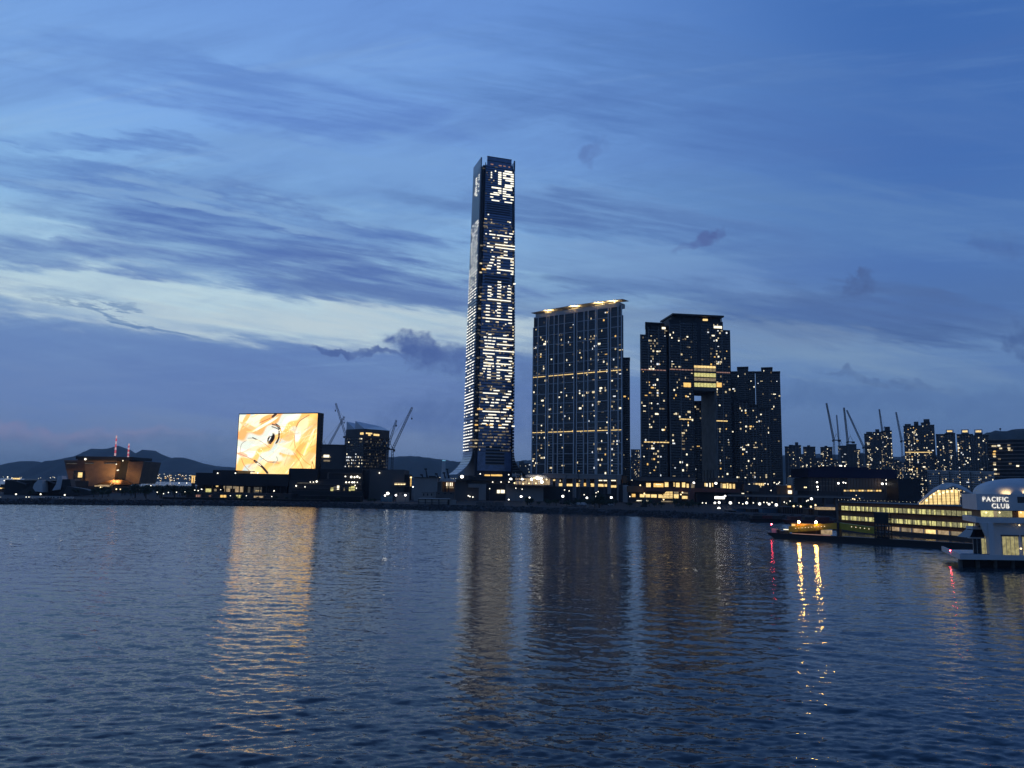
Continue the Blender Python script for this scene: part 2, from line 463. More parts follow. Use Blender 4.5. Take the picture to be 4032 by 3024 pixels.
# ---------------------------------------------------------------- water: one sheet, fine waves near, coarse far
def make_water():
    rg = np.random.default_rng(3)
    rows = [24.0]
    while rows[-1] < 30000:
        y = rows[-1]
        step = min(max(y * y / (22.0 * 769.0) * 0.75, 0.20), y * 0.06)
        rows.append(y + step)
    rows = np.array(rows)
    t = np.linspace(-1, 1, 840)
    tanx = np.tan(t * R(44))
    Yg, Tg = np.meshgrid(rows, tanx, indexing='ij')
    Xg = Tg * Yg
    step = np.gradient(rows)[:, None] * np.ones_like(Xg)
    stepx = np.abs(np.gradient(Xg, axis=1))
    grid = np.maximum(step, stepx)
    Z = np.zeros_like(Xg)
    N = 72
    lam = np.exp(rg.uniform(np.log(0.7), np.log(12.0), N))
    ang = np.where(lam > 2.5, rg.normal(R(-97), R(22), N), rg.normal(R(-97), R(30), N))           # the way the chop runs
    for L, a in zip(lam, ang):
        k = 2 * np.pi / L
        amp = 0.0070 * L * rg.uniform(0.5, 1.2) / (1 + (L / 4.2) ** 2)
        fade = np.clip((L / grid - 1.6) / 2.6, 0, 1)
        ph = rg.uniform(0, 6.28)
        Z += amp * fade * np.sin(k * (Xg * np.cos(a) + Yg * np.sin(a)) + ph + 0.8 * np.sin(0.021 * Xg + 0.013 * Yg + ph))
    # calm and ruffled patches
    patch = 0.75 + 0.35 * np.sin(Xg * 0.031 + 1.7 * np.sin(Yg * 0.017)) * np.sin(Yg * 0.024 + 1.1 * np.sin(Xg * 0.02 + 2))
    Z *= np.clip(patch, 0.35, 1.3)
    # the old wake of a boat: long low ridges bending across the view
    for (x0, y0, a, L, amp, bend, lo, hi) in ((60, 216, R(4), 9.0, 0.07, 0.0004, -70, 60), (40, 130, R(-20), 6.0, 0.06, 0.0016, -60, 40),
                                              (45, 108, R(-24), 5.0, 0.055, 0.002, -50, 30), (20, 92, R(-16), 5.0, 0.05, 0.002, -40, 40), (95, 165, R(12), 7.0, 0.06, -0.001, -70, 40)):
        ux = (Xg - x0) * np.cos(a) + (Yg - y0) * np.sin(a)
        vx = -(Xg - x0) * np.sin(a) + (Yg - y0) * np.cos(a) + bend * ux ** 2
        env = np.exp(-(vx / (1.3 * L)) ** 2) * np.clip((ux - lo) / 25, 0, 1) * np.clip((hi - ux) / 25, 0, 1)
        Z += amp * env * np.cos(2 * np.pi * vx / L) * np.clip((L / grid - 1.6), 0, 1)
    nr, nc = Xg.shape
    me = bpy.data.meshes.new('water')
    co_ = np.stack([Xg, Yg, Z], -1).reshape(-1, 3).astype(np.float32)
    idx = np.arange(nr * nc).reshape(nr, nc)
    q = np.stack([idx[:-1, :-1], idx[:-1, 1:], idx[1:, 1:], idx[1:, :-1]], -1).reshape(-1, 4)
    me.vertices.add(len(co_)); me.vertices.foreach_set('co', co_.ravel())
    me.loops.add(q.size); me.loops.foreach_set('vertex_index', q.ravel().astype(np.int32))
    me.polygons.add(len(q)); me.polygons.foreach_set('loop_start', np.arange(0, q.size, 4, dtype=np.int32))
    me.polygons.foreach_set('use_smooth', np.ones(len(q), dtype=bool))
    me.update(calc_edges=True); me.validate()
    m = bpy.data.materials.new('harbour_water'); m.use_nodes = True
    t = NT(m.node_tree)
    b = t.n('ShaderNodeBsdfPrincipled'); o = t.n('ShaderNodeOutputMaterial'); t.link(b.outputs[0], o.inputs[0])
    b.inputs['Base Color'].default_value = (0.034, 0.054, 0.060, 1)
    b.inputs['Roughness'].default_value = 0.04
    b.inputs['IOR'].default_value = 1.333
    tc = t.n('ShaderNodeTexCoord').outputs['Object']
    mp = t.n('ShaderNodeMapping'); t.link(tc, mp.inputs[0]); mp.inputs['Rotation'].default_value = (0, 0, R(-7)); mp.inputs['Scale'].default_value = (0.42, 1.0, 1.0)
    # ripples too small for the mesh: tilt the normal directly, more where the mesh is coarse
    pos = t.n('ShaderNodeSeparateXYZ'); t.link(tc, pos.inputs[0])
    far = t.sstep(pos.outputs[1], 110.0, 420.0)
    def tilt(scale, detail, ax, ay):
        c_ = t.n('ShaderNodeSeparateColor'); t.link(t.noise(mp.outputs[0], scale, detail, 0.6, out=1, dist=0.3), c_.inputs[0])
        return t.m('MULTIPLY', t.m('SUBTRACT', c_.outputs[0], 0.5), ax), t.m('MULTIPLY', t.m('SUBTRACT', c_.outputs[1], 0.5), ay)
    x1, y1 = tilt(2.6, 3, 0.24, 0.48)
    x2, y2 = tilt(0.7, 3, 0.20, 0.55)
    k2 = t.m('ADD', t.m('MULTIPLY', far, 1.1), 0.2); k1 = t.m('ADD', t.m('MULTIPLY', far, 0.1), 0.95)
    tx = t.m('ADD', t.m('MULTIPLY', x1, k1), t.m('MULTIPLY', x2, k2)); ty = t.m('ADD', t.m('MULTIPLY', y1, k1), t.m('MULTIPLY', y2, k2))
    ty = t.m('SUBTRACT', ty, t.m('ADD', t.m('MULTIPLY', far, 0.062), 0.002))      # normals biased toward the camera so far water mirrors brighter, higher sky
    va = t.n('ShaderNodeVectorMath', operation='ADD'); t.link(t.n('ShaderNodeNewGeometry').outputs['Normal'], va.inputs[0]); t.link(t.xyz(tx, ty, 0.0), va.inputs[1])
    vn = t.n('ShaderNodeVectorMath', operation='NORMALIZE'); t.link(va.outputs[0], vn.inputs[0])
    t.link(vn.outputs[0], b.inputs['Normal'])
    me.materials.append(m)
    ob = bpy.data.objects.new('water', me); col.objects.link(ob)
    return struct(ob)
water = make_water()

# ---------------------------------------------------------------- land
LAND = 4.0
shore_px = [(-500, 1978), (0, 1985), (400, 1988), (800, 1990), (1200, 1996), (1600, 2006), (2000, 2015), (2400, 2028), (2700, 2040), (2850, 2048), (3120, 2057), (3420, 2062)]
shore = [ground(x, y) for x, y in shore_px]
crest = [s + Vector((s.x * 0.012, 9.0, LAND)) for s in shore]
lb = MB()
back = [(P(3420, 1900, 430).x + 60, 430), (420, 420), (9000, 3000), (12000, 20000), (-2500, 20000), (P(70, 1900, 1300).x, 1300), (P(-500, 1900, 1300).x, 1300)]
poly = [(c.x, c.y) for c in crest] + back
lb.add([(x, y, LAND) for x, y in poly], [tuple(range(len(poly)))])
n_ = len(poly)
lb.add([(x, y, LAND) for x, y in poly] + [(x, y, -3) for x, y in poly], [(i, i + n_, (i + 1) % n_ + n_, (i + 1) % n_) for i in range(n_)])
struct(lb.build('land', 'land'))
# sloped rock revetment: a bank with loose boulders on it
rv = MB()
for i in range(len(shore) - 1):
    a, b, c, d = shore[i], shore[i + 1], crest[i + 1], crest[i]
    rv.add([a - Vector((0, 2, 1.5)), b - Vector((0, 2, 1.5)), c + Vector((0, 0.5, 0.05)), d + Vector((0, 0.5, 0.05))], [(0, 1, 2, 3)])
rg = random.Random(11)
for i in range(len(shore) - 1):
    seg = (shore[i + 1] - shore[i]).length
    for k in range(int(seg * 2.4)):
        s_, t_ = rg.random(), rg.random()
        a = shore[i].lerp(shore[i + 1], s_); c = crest[i].lerp(crest[i + 1], s_)
        p = a.lerp(c, t_); r_ = rg.uniform(0.5, 1.5)
        vs = [p + Vector((rg.uniform(.7, 1.2) * r_ * x, rg.uniform(.7, 1.2) * r_ * y, rg.uniform(.5, .9) * r_ * z)) for x, y, z in
              ((-1, -1, -1), (1, -1, -1), (1, 1, -1), (-1, 1, -1), (-.7, -.7, 1), (.7, -.7, 1), (.7, .7, 1), (-.7, .7, 1))]
        rv.hexa(vs[:4], vs[4:])
ro = rv.build('rock_revetment', 'rock', kind='stuff')
tag(ro, 'dark sloping rock revetment along the far waterfront', 'rocks')

# ---------------------------------------------------------------- hills
def hills(name, ridge, Y, depth, seed, zbase=-2):
    rg = random.Random(seed)
    xs = []
    for (x0, y0), (x1, y1) in zip(ridge, ridge[1:]):
        k = max(1, int(abs(x1 - x0) / 12))
        for i in range(k):
            f = i / k
            xs.append((x0 + (x1 - x0) * f, y0 + (y1 - y0) * f))
    xs.append(ridge[-1])
    prof = [-1.0, -0.8, -0.6, -0.42, -0.28, -0.14, 0.0, 0.2, 0.5, 1.0]
    b = MB(); vs = []
    for j, t_ in enumerate(prof):
        for i, (x, y) in enumerate(xs):
            p = P(x, y, Y)
            h = (1 - abs(t_) ** 1.15)
            jag = 0 if t_ == 0 else rg.uniform(-0.05, 0.05) + 0.07 * math.sin(i * 0.9 + j * 1.3)
            z = zbase + (p.z - zbase) * max(0.0, min(1.0, h + (jag if 0.05 < h < 0.95 else 0)))
            if t_ == 0: z += (p.z - zbase) * rg.uniform(-0.012, 0.012)
            vs.append((p.x, Y + t_ * depth, z))
    n = len(xs); fs = []
    for j in range(len(prof) - 1):
        for i in range(n - 1):
            fs.append((j * n + i, j * n + i + 1, (j + 1) * n + i + 1, (j + 1) * n + i))
    b.add(vs, fs)
    return struct(b.build(name, 'hill', smooth=True))
hills('hills', [(-500, 1836), (-200, 1840), (0, 1833), (40, 1832), (80, 1822), (130, 1815), (150, 1818), (200, 1832), (225, 1835), (250, 1828), (300, 1812), (340, 1790), (370, 1772),
                (410, 1768), (440, 1763), (465, 1755), (485, 1765), (510, 1786), (560, 1780), (595, 1773), (612, 1776), (640, 1795), (680, 1808), (700, 1806), (722, 1802),
                (745, 1808), (790, 1822), (850, 1835), (925, 1841), (1000, 1850), (1100, 1868), (1200, 1880)], 10500, 1800, 1)
hills('hills', [(590, 1893), (625, 1878), (655, 1862), (690, 1857), (720, 1858), (760, 1866), (800, 1874), (900, 1880), (1000, 1888)], 6500, 500, 2)
hills('hills', [(1150, 1860), (1250, 1822), (1300, 1806), (1400, 1800), (1520, 1799), (1600, 1796), (1650, 1797), (1720, 1806), (1800, 1818), (1900, 1822), (2000, 1818), (2080, 1812), (2200, 1810), (2350, 1812), (2480, 1800), (2600, 1805),
                (2800, 1800), (3000, 1796), (3150, 1790), (3230, 1786), (3290, 1790), (3370, 1785), (3400, 1784), (3440, 1790), (3530, 1800), (3560, 1795), (3700, 1790), (3900, 1800)], 8500, 1200, 3)
hills('hills', [(3780, 1790), (3840, 1735), (3870, 1712), (3900, 1700), (3920, 1695), (3945, 1698), (3965, 1700), (3985, 1693), (4032, 1691), (4150, 1680), (4400, 1720)], 4600, 700, 4)

# ---------------------------------------------------------------- shared facade tools
LITMIX = [('lit', 5), ('lit_dim', 3), ('lit_cream', 3), ('lit_cool', 1.2), ('lit_amber', 1.0), ('lit_faint', 2.5)]
def pick(rg, mix=LITMIX):
    t = rg.random() * sum(w_ for _, w_ in mix)
    for k, w_ in mix:
        t -= w_
        if t <= 0: return k
    return mix[-1][0]

class LitSet:
    """lit windows of one building: up to a number of single parts, the rest joined per tone"""
    def __init__(self, root, limit=260):
        self.root = root; self.left = limit; self.rest = {}
    def add(self, fr, mat, u0, u1, z0, z1, d0, d1, name='lit_window'):
        if self.left > 0:
            self.left -= 1
            fr.piece(name, mat, u0, u1, z0, z1, d0, d1, self.root)
        else:
            fr.mb(self.rest.setdefault(mat, MB()), u0, u1, z0, z1, d0, d1)
    def done(self, name='lit_window'):
        for k, b in self.rest.items():
            b.build(name, k, self.root, kind='stuff')

def pane_grid(b, fr, u0, u1, z0, z1, nu, nz, fu=0.78, fz=0.62, d=0.06):
    du, dzz = (u1 - u0) / nu, (z1 - z0) / nz
    for i in range(nu):
        for j in range(nz):
            a = u0 + du * (i + 0.5 - fu / 2); c = a + du * fu
            e = z0 + dzz * (j + 0.5 - fz / 2); g = e + dzz * fz
            b.add([fr.pt(a, e, d), fr.pt(c, e, d), fr.pt(c, g, d), fr.pt(a, g, d)], [(0, 1, 2, 3)])

def lit_grid(ls, fr, u0, u1, z0, z1, nu, nz, prob, rg, fu=0.78, fz=0.62, d=0.10, mix=LITMIX):
    du, dzz = (u1 - u0) / nu, (z1 - z0) / nz
    for j in range(nz):
        for i in range(nu):
            p = prob(i / max(1, nu - 1), j / max(1, nz - 1)) if callable(prob) else prob
            if rg.random() < p:
                a = u0 + du * (i + 0.5 - fu / 2); e = z0 + dzz * (j + 0.5 - fz / 2)
                w_ = du * fu * rg.choice((0.42, 0.6, 0.85, 1.0, 1.0, 1.9)); h_ = dzz * fz * rg.choice((0.55, 0.8, 1.0, 1.15))
                ls.add(fr, pick(rg, mix), a, a + w_, e, e + h_, 0.0, d)

# ---------------------------------------------------------------- the supertall tower
def supertall():
    TH = R(18.5)
    C0 = P(1930, 1400, 1080)
    cx, cy = C0.x, C0.y
    e1 = Vector((math.cos(TH), math.sin(TH), 0)); e2 = Vector((-math.sin(TH), math.cos(TH), 0))
    ZT = P(1960, 622, 1056).z
    knots = [(0, 29.9), (60, 29.8), (142, 29.4), (237, 28.7), (ZT, 25.3)]
    def a(z):
        for (z0, v0), (z1, v1) in zip(knots, knots[1:]):
            if z <= z1: return v0 + (v1 - v0) * (z - z0) / (z1 - z0)
        return knots[-1][1]
    root = thing('supertall_tower', 'tallest glass skyscraper with lit numerals and characters across its floors', 'skyscraper', (cx, cy, LAND))
    C = Vector((cx, cy, 0))
    # core seen in the notched corners
    zs = [LAND, 40, 142, 237, 350, ZT - 13]
    b = MB()
    for z0, z1 in zip(zs, zs[1:]):
        def ring(z):
            k = a(z) * 0.90
            return [C + e1 * (sx * k) + e2 * (sy * k) + Vector((0, 0, z)) for sx, sy in ((-1, -1), (1, -1), (1, 1), (-1, 1))]
        b.hexa(ring(z0), ring(z1))
    b.build('core', 'spandrel', root)
    fr_f = Frame((cx, cy), e1, -e2); fr_l = Frame((cx, cy), -e2, -e1); fr_r = Frame((cx, cy), e2, e1); fr_b = Frame((cx, cy), -e1, e2)
    # floors
    floors = []
    z = 66.0
    while z < ZT - 16:
        h = 4.35 if z < 392 else 3.45
        floors.append((z, h)); z += h
    def mech(z): return (P(1950, 862, 1050).z > z > P(1950, 880 + 20, 1050).z - 0 and False)
    m1 = (P(1960, 845, 1050).z, P(1960, 802, 1050).z); m2 = (P(1950, 1122, 1050).z, P(1950, 1086, 1050).z)
    for z, h in floors:
        k = a(z)
        dark = m1[0] < z < m1[1] or m2[0] < z < m2[1]
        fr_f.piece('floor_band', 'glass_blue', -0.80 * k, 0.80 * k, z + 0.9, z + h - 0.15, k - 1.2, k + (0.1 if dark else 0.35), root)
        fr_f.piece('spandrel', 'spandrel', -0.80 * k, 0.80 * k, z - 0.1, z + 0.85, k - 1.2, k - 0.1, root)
        fr_l.piece('floor_band', 'glass_skylit', -0.80 * k, 0.80 * k, z + 1.0, z + h - 0.3, k - 1.2, k + 0.5, root)
        if dark:
            fr_f.piece('louvre', 'spandrel', -0.68 * k, 0.66 * k, z + 1.1, z + h * 0.62, k + 0.1, k + 0.45, root)
    for fr in (fr_r, fr_b):
        bb = MB()
        for z, h in floors:
            k = a(z); fr.mb(bb, -0.8 * k, 0.8 * k, z + 0.9, z + h - 0.15, k - 1.2, k + 0.3)
        bb.build('rear_facade', 'glass_blue', root)
    # corner fins catching light
    for sx in (-1, 1):
        bb = MB()
        k0, k1 = a(66) , a(ZT - 10)
        bb.hexa([fr_f.pt(sx * 0.80 * k0 - 0.5, 66, k0), fr_f.pt(sx * 0.80 * k0 + 0.5, 66, k0), fr_f.pt(sx * 0.80 * k0 + 0.5, 66, k0 + 0.7), fr_f.pt(sx * 0.80 * k0 - 0.5, 66, k0 + 0.7)],
                [fr_f.pt(sx * 0.80 * k1 - 0.5, ZT - 10, k1), fr_f.pt(sx * 0.80 * k1 + 0.5, ZT - 10, k1), fr_f.pt(sx * 0.80 * k1 + 0.5, ZT - 10, k1 + 0.7), fr_f.pt(sx * 0.80 * k1 - 0.5, ZT - 10, k1 + 0.7)])
        bb.build('corner_fin', 'glass', root)
    # crown: face screens that rise past the roof
    k = a(ZT)
    b = MB()
    fr_f.mb(b, -0.70 * k, 0.74 * k, ZT - 16, ZT - 0.5, k - 1.5, k + 0.1)
    fr_f.mb(b, 0.70 * k, 0.80 * k, ZT - 16, ZT - 9, k - 1.5, k + 0.1)
    b.build('crown_screen', 'glass_blue', root)
    b = MB(); fr_f.mb(b, -0.71 * k, 0.75 * k, ZT - 6.4, ZT - 5.6, k - 1.0, k + 0.4); fr_f.mb(b, -0.71 * k, 0.75 * k, ZT - 0.5, ZT + 0.4, k - 1.5, k + 0.4)
    b.build('crown_rail', 'spandrel', root)
    for i in range(4):
        fr_l.piece('crown_band', 'glass_skylit', -0.80 * k, 0.80 * k, ZT - 15.5 + i * 3.9, ZT - 12.3 + i * 3.9, k - 1.2, k + 0.5, root)
    b = MB()
    for fr in (fr_r, fr_b): fr.mb(b, -0.8 * k, 0.8 * k, ZT - 16, ZT - 1, k - 1.5, k + 0.1)
    b.build('rear_crown_screen', 'glass_blue', root)
    b = MB(); fr_r.mb(b, -0.82 * k, -0.70 * k, ZT - 14, ZT + 1.5, k - 1.0, k + 0.6); b.build('corner_spike', 'glass', root)
    # flared foot: left and right skirts
    def skirt(fr, name, mat, u0, u1, n=9, zt=66.0, zb=34.0, out=21.0):
        for i in range(n):
            f0, f1 = i / n, (i + 0.86) / n
            z0 = zt - (zt - zb) * f0; z1 = zt - (zt - zb) * f1
            d0 = a(60) + 0.4 + out * f0 ** 2.3; d1 = a(60) + 0.4 + out * f1 ** 2.3
            bb = MB()
            bb.hexa([fr.pt(u0, z1, d1 - 1), fr.pt(u1, z1, d1 - 1), fr.pt(u1, z1, d1), fr.pt(u0, z1, d1)],
                    [fr.pt(u0, z0, d0 - 1), fr.pt(u1, z0, d0 - 1), fr.pt(u1, z0, d0), fr.pt(u0, z0, d0)])
            bb.build(name, mat, root)
    skirt(fr_l, 'canopy_panel', 'silver', -0.8 * 29, 0.8 * 29)
    skirt(fr_r, 'canopy_panel', 'dark', -0.8 * 29, 0.8 * 29)
    skirt(fr_r, 'canopy_edge', 'brown', -0.84 * 29, -0.8 * 29, out=20.0)
    # foot of the front face: dark recessed louvres between pale rails
    k = a(50)
    b = MB(); fr_f.mb(b, -0.80 * k, 0.80 * k, 40, 66, k - 1.5, k + 0.05); b.build('lower_glazing', 'glass_blue', root)
    ua, ub = fr_f.hit(1912, 1790, k)[0], fr_f.hit(1986, 1790, k)[0]
    for yy in (1761, 1773.5, 1786.5, 1800, 1812, 1824):
        zc = fr_f.hit(1950, yy, k)[1]
        fr_f.piece('base_louvre', 'black', ua, ub, zc - 1.2, zc + 1.2, k + 0.05, k + 0.35, root)
        fr_f.piece('base_rail', 'conc', ua, ub, zc - 2.2, zc - 1.3, k + 0.05, k + 0.6, root)
    # digitised lights on the front face (zoom tile coordinates)
    tiles = [
     (1840, 600, 10.367, 'led', 3.0, [(1265,1385,835),(1260,1390,925),(1260,1385,1015),(1260,1385,1110),(1255,1380,1205),(1260,1380,1290),(1525,1825,800),(1455,1560,860),(1560,1885,900),(1450,1580,950),(1770,1885,1000),(1455,1885,1075),(1555,1885,1170),(1765,1885,1280),(1535,1885,1365),(1525,1815,1430),(1450,1835,1525),(1445,1580,1605),(990,1385,1455),(1255,1385,1575),(1125,1170,770),(960,1005,830),(960,1005,920),(955,1005,1025)]),
     (1840, 600, 10.367, 'lit_pink', 2.2, [(950,1060,490),(1280,1400,545),(1470,1560,570),(1680,1740,605)]),
     (1840, 750, 10.367, 'led', 2.2, [(1260,1385,110),(1070,1240,100),(935,1305,165),(935,1055,270),(990,1305,415),(1445,1575,135),(1585,1755,180),(1445,1885,255),(1450,1575,345),(1765,1885,390),(1515,1825,495),(830,880,985),(1710,1770,1310)]),
     (1840, 750, 10.367, 'lit_dim', 2.2, [(910,1110,1345),(1480,1640,1550),(660,820,1330),(645,820,1455)]),
     (1840, 750, 10.367, 'lit_faint', 2.2, [(1130,1270,1360),(1320,1400,1405),(1455,1525,1435),(1730,1800,1455)]),
     (1840, 900, 10.367, 'led', 2.0, [(900,970,105),(735,790,215),(895,1145,245),(1205,1815,310),(1715,1870,222),(1030,1115,380),(1240,1300,405),(1500,1640,445),(1500,1640,570),(810,900,600),(1135,1945,690),(795,1055,740),(1140,1940,815),(975,1045,880),(1490,1635,945),(1485,1635,1090),(1000,1110,1150),(1220,1890,1210),(945,1105,1275),(1210,1345,1305),(895,1055,1400),(1215,1345,1430),(1760,1890,1370),(820,1000,1515),(1215,1345,1555),(1760,1885,1495),(1760,1885,1620),(1095,1170,1480)]),
     (1840, 900, 10.367, 'lit_dim', 2.0, [(895,1640,715),(1060,1420,975),(1430,1620,1010),(1095,1385,1220),(1320,1620,90)]),
     (1840, 900, 10.367, 'lit_faint', 2.0, [(905,1020,940),(600,800,905),(900,1640,580),(695,810,395),(1010,1290,60),(1130,1280,440),(1710,1900,640),(1720,1900,920)]),
     (1830, 1050, 10.367, 'led', 2.0, [(880,1055,80),(1320,1985,155),(1310,1445,255),(1920,1980,255),(1870,1975,315),(1865,1990,65),(1340,1475,630),(1335,1480,740),(940,1085,815),(1335,1475,860),(1450,1500,815),(1575,1620,830),(2005,2075,695),(1775,1840,785),(1745,1885,905),(940,1085,950),(1330,1475,990),(1735,1885,1030),(935,1080,1070),(1045,1135,1140),(1320,1475,1115),(1735,1880,1155),(925,1080,1200),(1320,1475,1240),(1735,1880,1285),(925,1880,1370),(1315,1465,1500),(860,1015,1585),(1320,1465,1625)]),
     (1830, 1050, 10.367, 'lit_amber', 3.2, [(695,865,110)]),
     (1830, 1050, 10.367, 'lit_dim', 2.0, [(620,860,1365),(620,790,1105)]),
     (1830, 1050, 10.367, 'lit_faint', 2.0, [(620,750,830),(1880,2000,1345),(950,1900,1430),(1060,1180,290),(1490,1720,340)]),
     (1830, 1200, 10.367, 'led', 2.0, [(1775,1920,120),(860,1015,160),(1315,1460,205),(1245,1325,250),(1775,1920,245),(855,1015,290),(1310,1455,335),(1775,1920,375),(850,1005,420),(1305,1450,460),(1775,1920,505),(850,1920,590),(850,1005,680),(1775,1920,760),(1645,1690,800),(960,1085,1210),(1565,1705,1260),(770,880,1320),(950,1085,1340),(1140,1270,1355),(1295,1995,1390),(800,920,1455),(945,1085,1465),(1120,1245,1485),(1560,1710,1515),(810,930,1585),(945,1080,1595),(1090,1215,1610),(1305,1960,1640)]),
     (1830, 1200, 10.367, 'lit_dim', 2.0, [(1080,1180,230),(1100,1300,1010),(680,845,1105),(590,750,1480),(1430,1680,1570),(1760,1910,1460)]),
     (1830, 1200, 10.367, 'lit_faint', 2.0, [(930,1090,880),(600,670,830),(1195,1280,895),(1310,1470,915),(1770,1975,960),(930,1660,1110),(590,840,1235)]),
     (1830, 1350, 10.367, 'led', 2.0, [(820,1180,170),(1555,1695,220),(750,1215,300),(1240,2020,350),(740,1215,440),(895,1110,570),(1300,1935,610),(840,1165,690),(1305,1440,720),(1795,1930,755),(765,1025,820),(1035,1180,840),(1265,1885,870),(760,910,940),(920,1060,950),(1115,1190,960),(1300,1435,970),(1785,1930,1010),(715,860,1055),(920,1060,1070),(1295,1925,1115),(765,805,1170),(920,1055,1185),(1300,1430,1215),(1785,1925,1250),(910,1055,1310),(1295,1430,1340),(1635,1920,1365),(910,1050,1430),(1295,1430,1460),(1655,1840,1490)]),
     (1830, 1350, 10.367, 'lit_dim', 2.0, [(910,1370,235),(570,780,200),(1300,1390,135),(1120,1280,1240),(1040,1280,1365),(540,700,1335)]),
     (1830, 1350, 10.367, 'lit_faint', 2.0, [(880,1640,1500),(560,780,590),(1100,1500,1620),(550,800,1480),(1330,1670,20)]),
     (1820, 1500, 10.367, 'led', 2.0, [(1275,1520,395),(1865,2000,430),(840,1450,505),(1775,1975,545),(1650,1880,660),(870,1025,740),(1215,1280,760),(1380,1525,770),(1585,1770,785),(940,1085,870),(1175,1305,885),(1335,1475,890),(1890,2030,925),(1140,1280,1010),(1795,1990,1040),(1670,1900,1160),(820,1535,1250),(1570,1790,1280),(1060,1385,1380),(1925,2010,1420),(975,1275,1505),(1310,1480,1515),(1675,1765,1535),(1850,2040,1540),(865,1080,1620),(1130,1280,1630),(1380,1500,1640),(1755,1960,1650)]),
     (1820, 1500, 10.367, 'lit_amber', 3.0, [(615,825,1150),(1815,2000,1095)]),
     (1820, 1500, 10.367, 'lit_dim', 2.4, [(955,1510,1165),(975,1310,675),(640,765,155),(1145,1360,310),(1650,1740,215),(945,1020,1415),(1070,1230,1435)]),
     (1820, 1500, 10.367, 'lit_faint', 2.0, [(985,1235,190),(1205,1620,75),(1560,1730,960),(1540,1740,460),(650,830,660),(650,890,275),(640,850,1530),(1570,1700,1460)]),
     (1800, 1650, 6.634, 'led', 2.0, [(685,820,42),(855,955,50),(1020,1095,55),(1255,1390,68),(645,765,120),(855,945,128),(1170,1330,145),(860,945,210),(1080,1250,225),(1435,1500,185)]),
     (1800, 1650, 6.634, 'lit_amber', 2.4, [(475,540,150),(750,800,150),(830,930,155),(1075,1155,165)]),
     (1800, 1650, 6.634, 'lit_dim', 2.2, [(560,690,230),(1170,1250,330),(660,770,395),(1060,1180,410),(790,890,480),(1205,1260,660),(345,570,550),(330,520,720)]),
     (1800, 1650, 6.634, 'lit_faint', 2.0, [(830,880,320),(950,1100,325),(800,880,400),(560,740,720),(1290,1400,425),(1330,1400,580)]),
    ]
    for x0, y0, s, mat, hh, ls in tiles:
        for xa, xb, ym in ls:
            k = 28.0
            for _ in range(4):
                u0, zz = fr_f.hit(x0 + xa / s, y0 + ym / s, k)
                u0, zm = fr_f.hit(x0 + (xa + xb) / 2 / s, y0 + ym / s, k); k = a(zm)
            um = u0
            wpx = (xb - xa) / s
            hw = abs(fr_f.hit(x0 + xa / s + wpx, y0 + ym / s, k)[0] - fr_f.hit(x0 + xa / s, y0 + ym / s, k)[0]) / 2
            inside = abs(um) < 0.86 * k
            fr_f.piece('lit_window', mat, um - hw, um + hw, zm - hh * 0.33, zm + hh * 0.33, k + 0.35 if inside else k * 0.9, k + (0.6 if mat != 'led' else 0.75), root)
    # dim office windows scattered over the floors
    dimf = {}
    rgd = random.Random(55)
    for z, h in floors:
        k = a(z)
        if m1[0] - 6 < z < m1[1] + 4 or m2[0] < z < m2[1]: continue
        dens = 0.05 if z > m1[1] else 0.16 if z > 330 else 0.22
        u = -0.79 * k
        while u < 0.77 * k:
            wd = rgd.choice((1.5, 1.5, 3.0, 4.5))
            if rgd.random() < dens:
                fr_f.mb(dimf.setdefault(rgd.choice(('lit_faint', 'lit_faint', 'lit_faint', 'lit_dim', 'lit_dim', 'lit')), MB()), u, min(u + wd - 0.3, 0.79 * k), z + h * 0.3, z + h * 0.72, k + 0.2, k + 0.42)
            u += wd
        for uu in (-0.87, 0.86):
            if rgd.random() < dens * 1.4: fr_f.mb(dimf.setdefault(rgd.choice(('lit_faint', 'lit_dim', 'lit')), MB()), uu * k - 1.6, uu * k + 1.6, z + h * 0.3, z + h * 0.75, k * 0.9, k * 0.9 + 0.3)
    for kk, bb in dimf.items(): bb.build('dim_office_windows', kk, root, kind='stuff')
    # left face lights
    rg = random.Random(5)
    ls = LitSet(root, 45)
    for z, h in floors:
        k = a(z); y = z + h * 0.55
        if m1[0] - 8 < z < m1[1] + 14: continue
        if z > m1[1]:
            if z > ZT - 26: continue
            segs = [(-0.2, 0.15), (0.45, 0.62)] if rg.random() < 0.6 else [(rg.uniform(-0.5, 0.1), rg.uniform(0.2, 0.6))]
        elif z > 330: segs = [(s, s + rg.uniform(0.12, 0.4)) for s in (rg.uniform(-0.75, -0.3), rg.uniform(-0.1, 0.1), rg.uniform(0.35, 0.5)) if rg.random() < 0.85]
        elif rg.random() < 0.35: segs = [(-0.78, 0.78)]
        elif rg.random() < 0.06: segs = []
        else: segs = [(s, s + rg.uniform(0.15, 0.33)) for s in (-0.78, -0.4, -0.02, 0.42) if rg.random() < 0.82]
        for s0, s1 in segs:
            ls.add(fr_l, 'led_side', s0 * k, min(s1, 0.79) * k, y - 0.5, y + 0.5, k + 0.3, k + 0.62, 'light_strip')
    ls.done('light_strip')
    # amber lobby windows above the podium
    for xa, xb in ((1909, 1929), (1934, 1956), (1957, 1977)):
        u0, z1 = fr_f.hit(xa, 1868, a(40)); u1, z0 = fr_f.hit(xb, 1886, a(40))
        fr_f.piece('lobby_window', 'lit_amber', u0, u1, z0, z1, a(40) - 1, a(40) + 0.4, root)
    b = MB(); fr_f.mb(b, -1.25 * 29, 1.3 * 29, LAND, 33, -27, 30.5); b.build('plinth', 'dark', root)
    return root
icc = supertall()

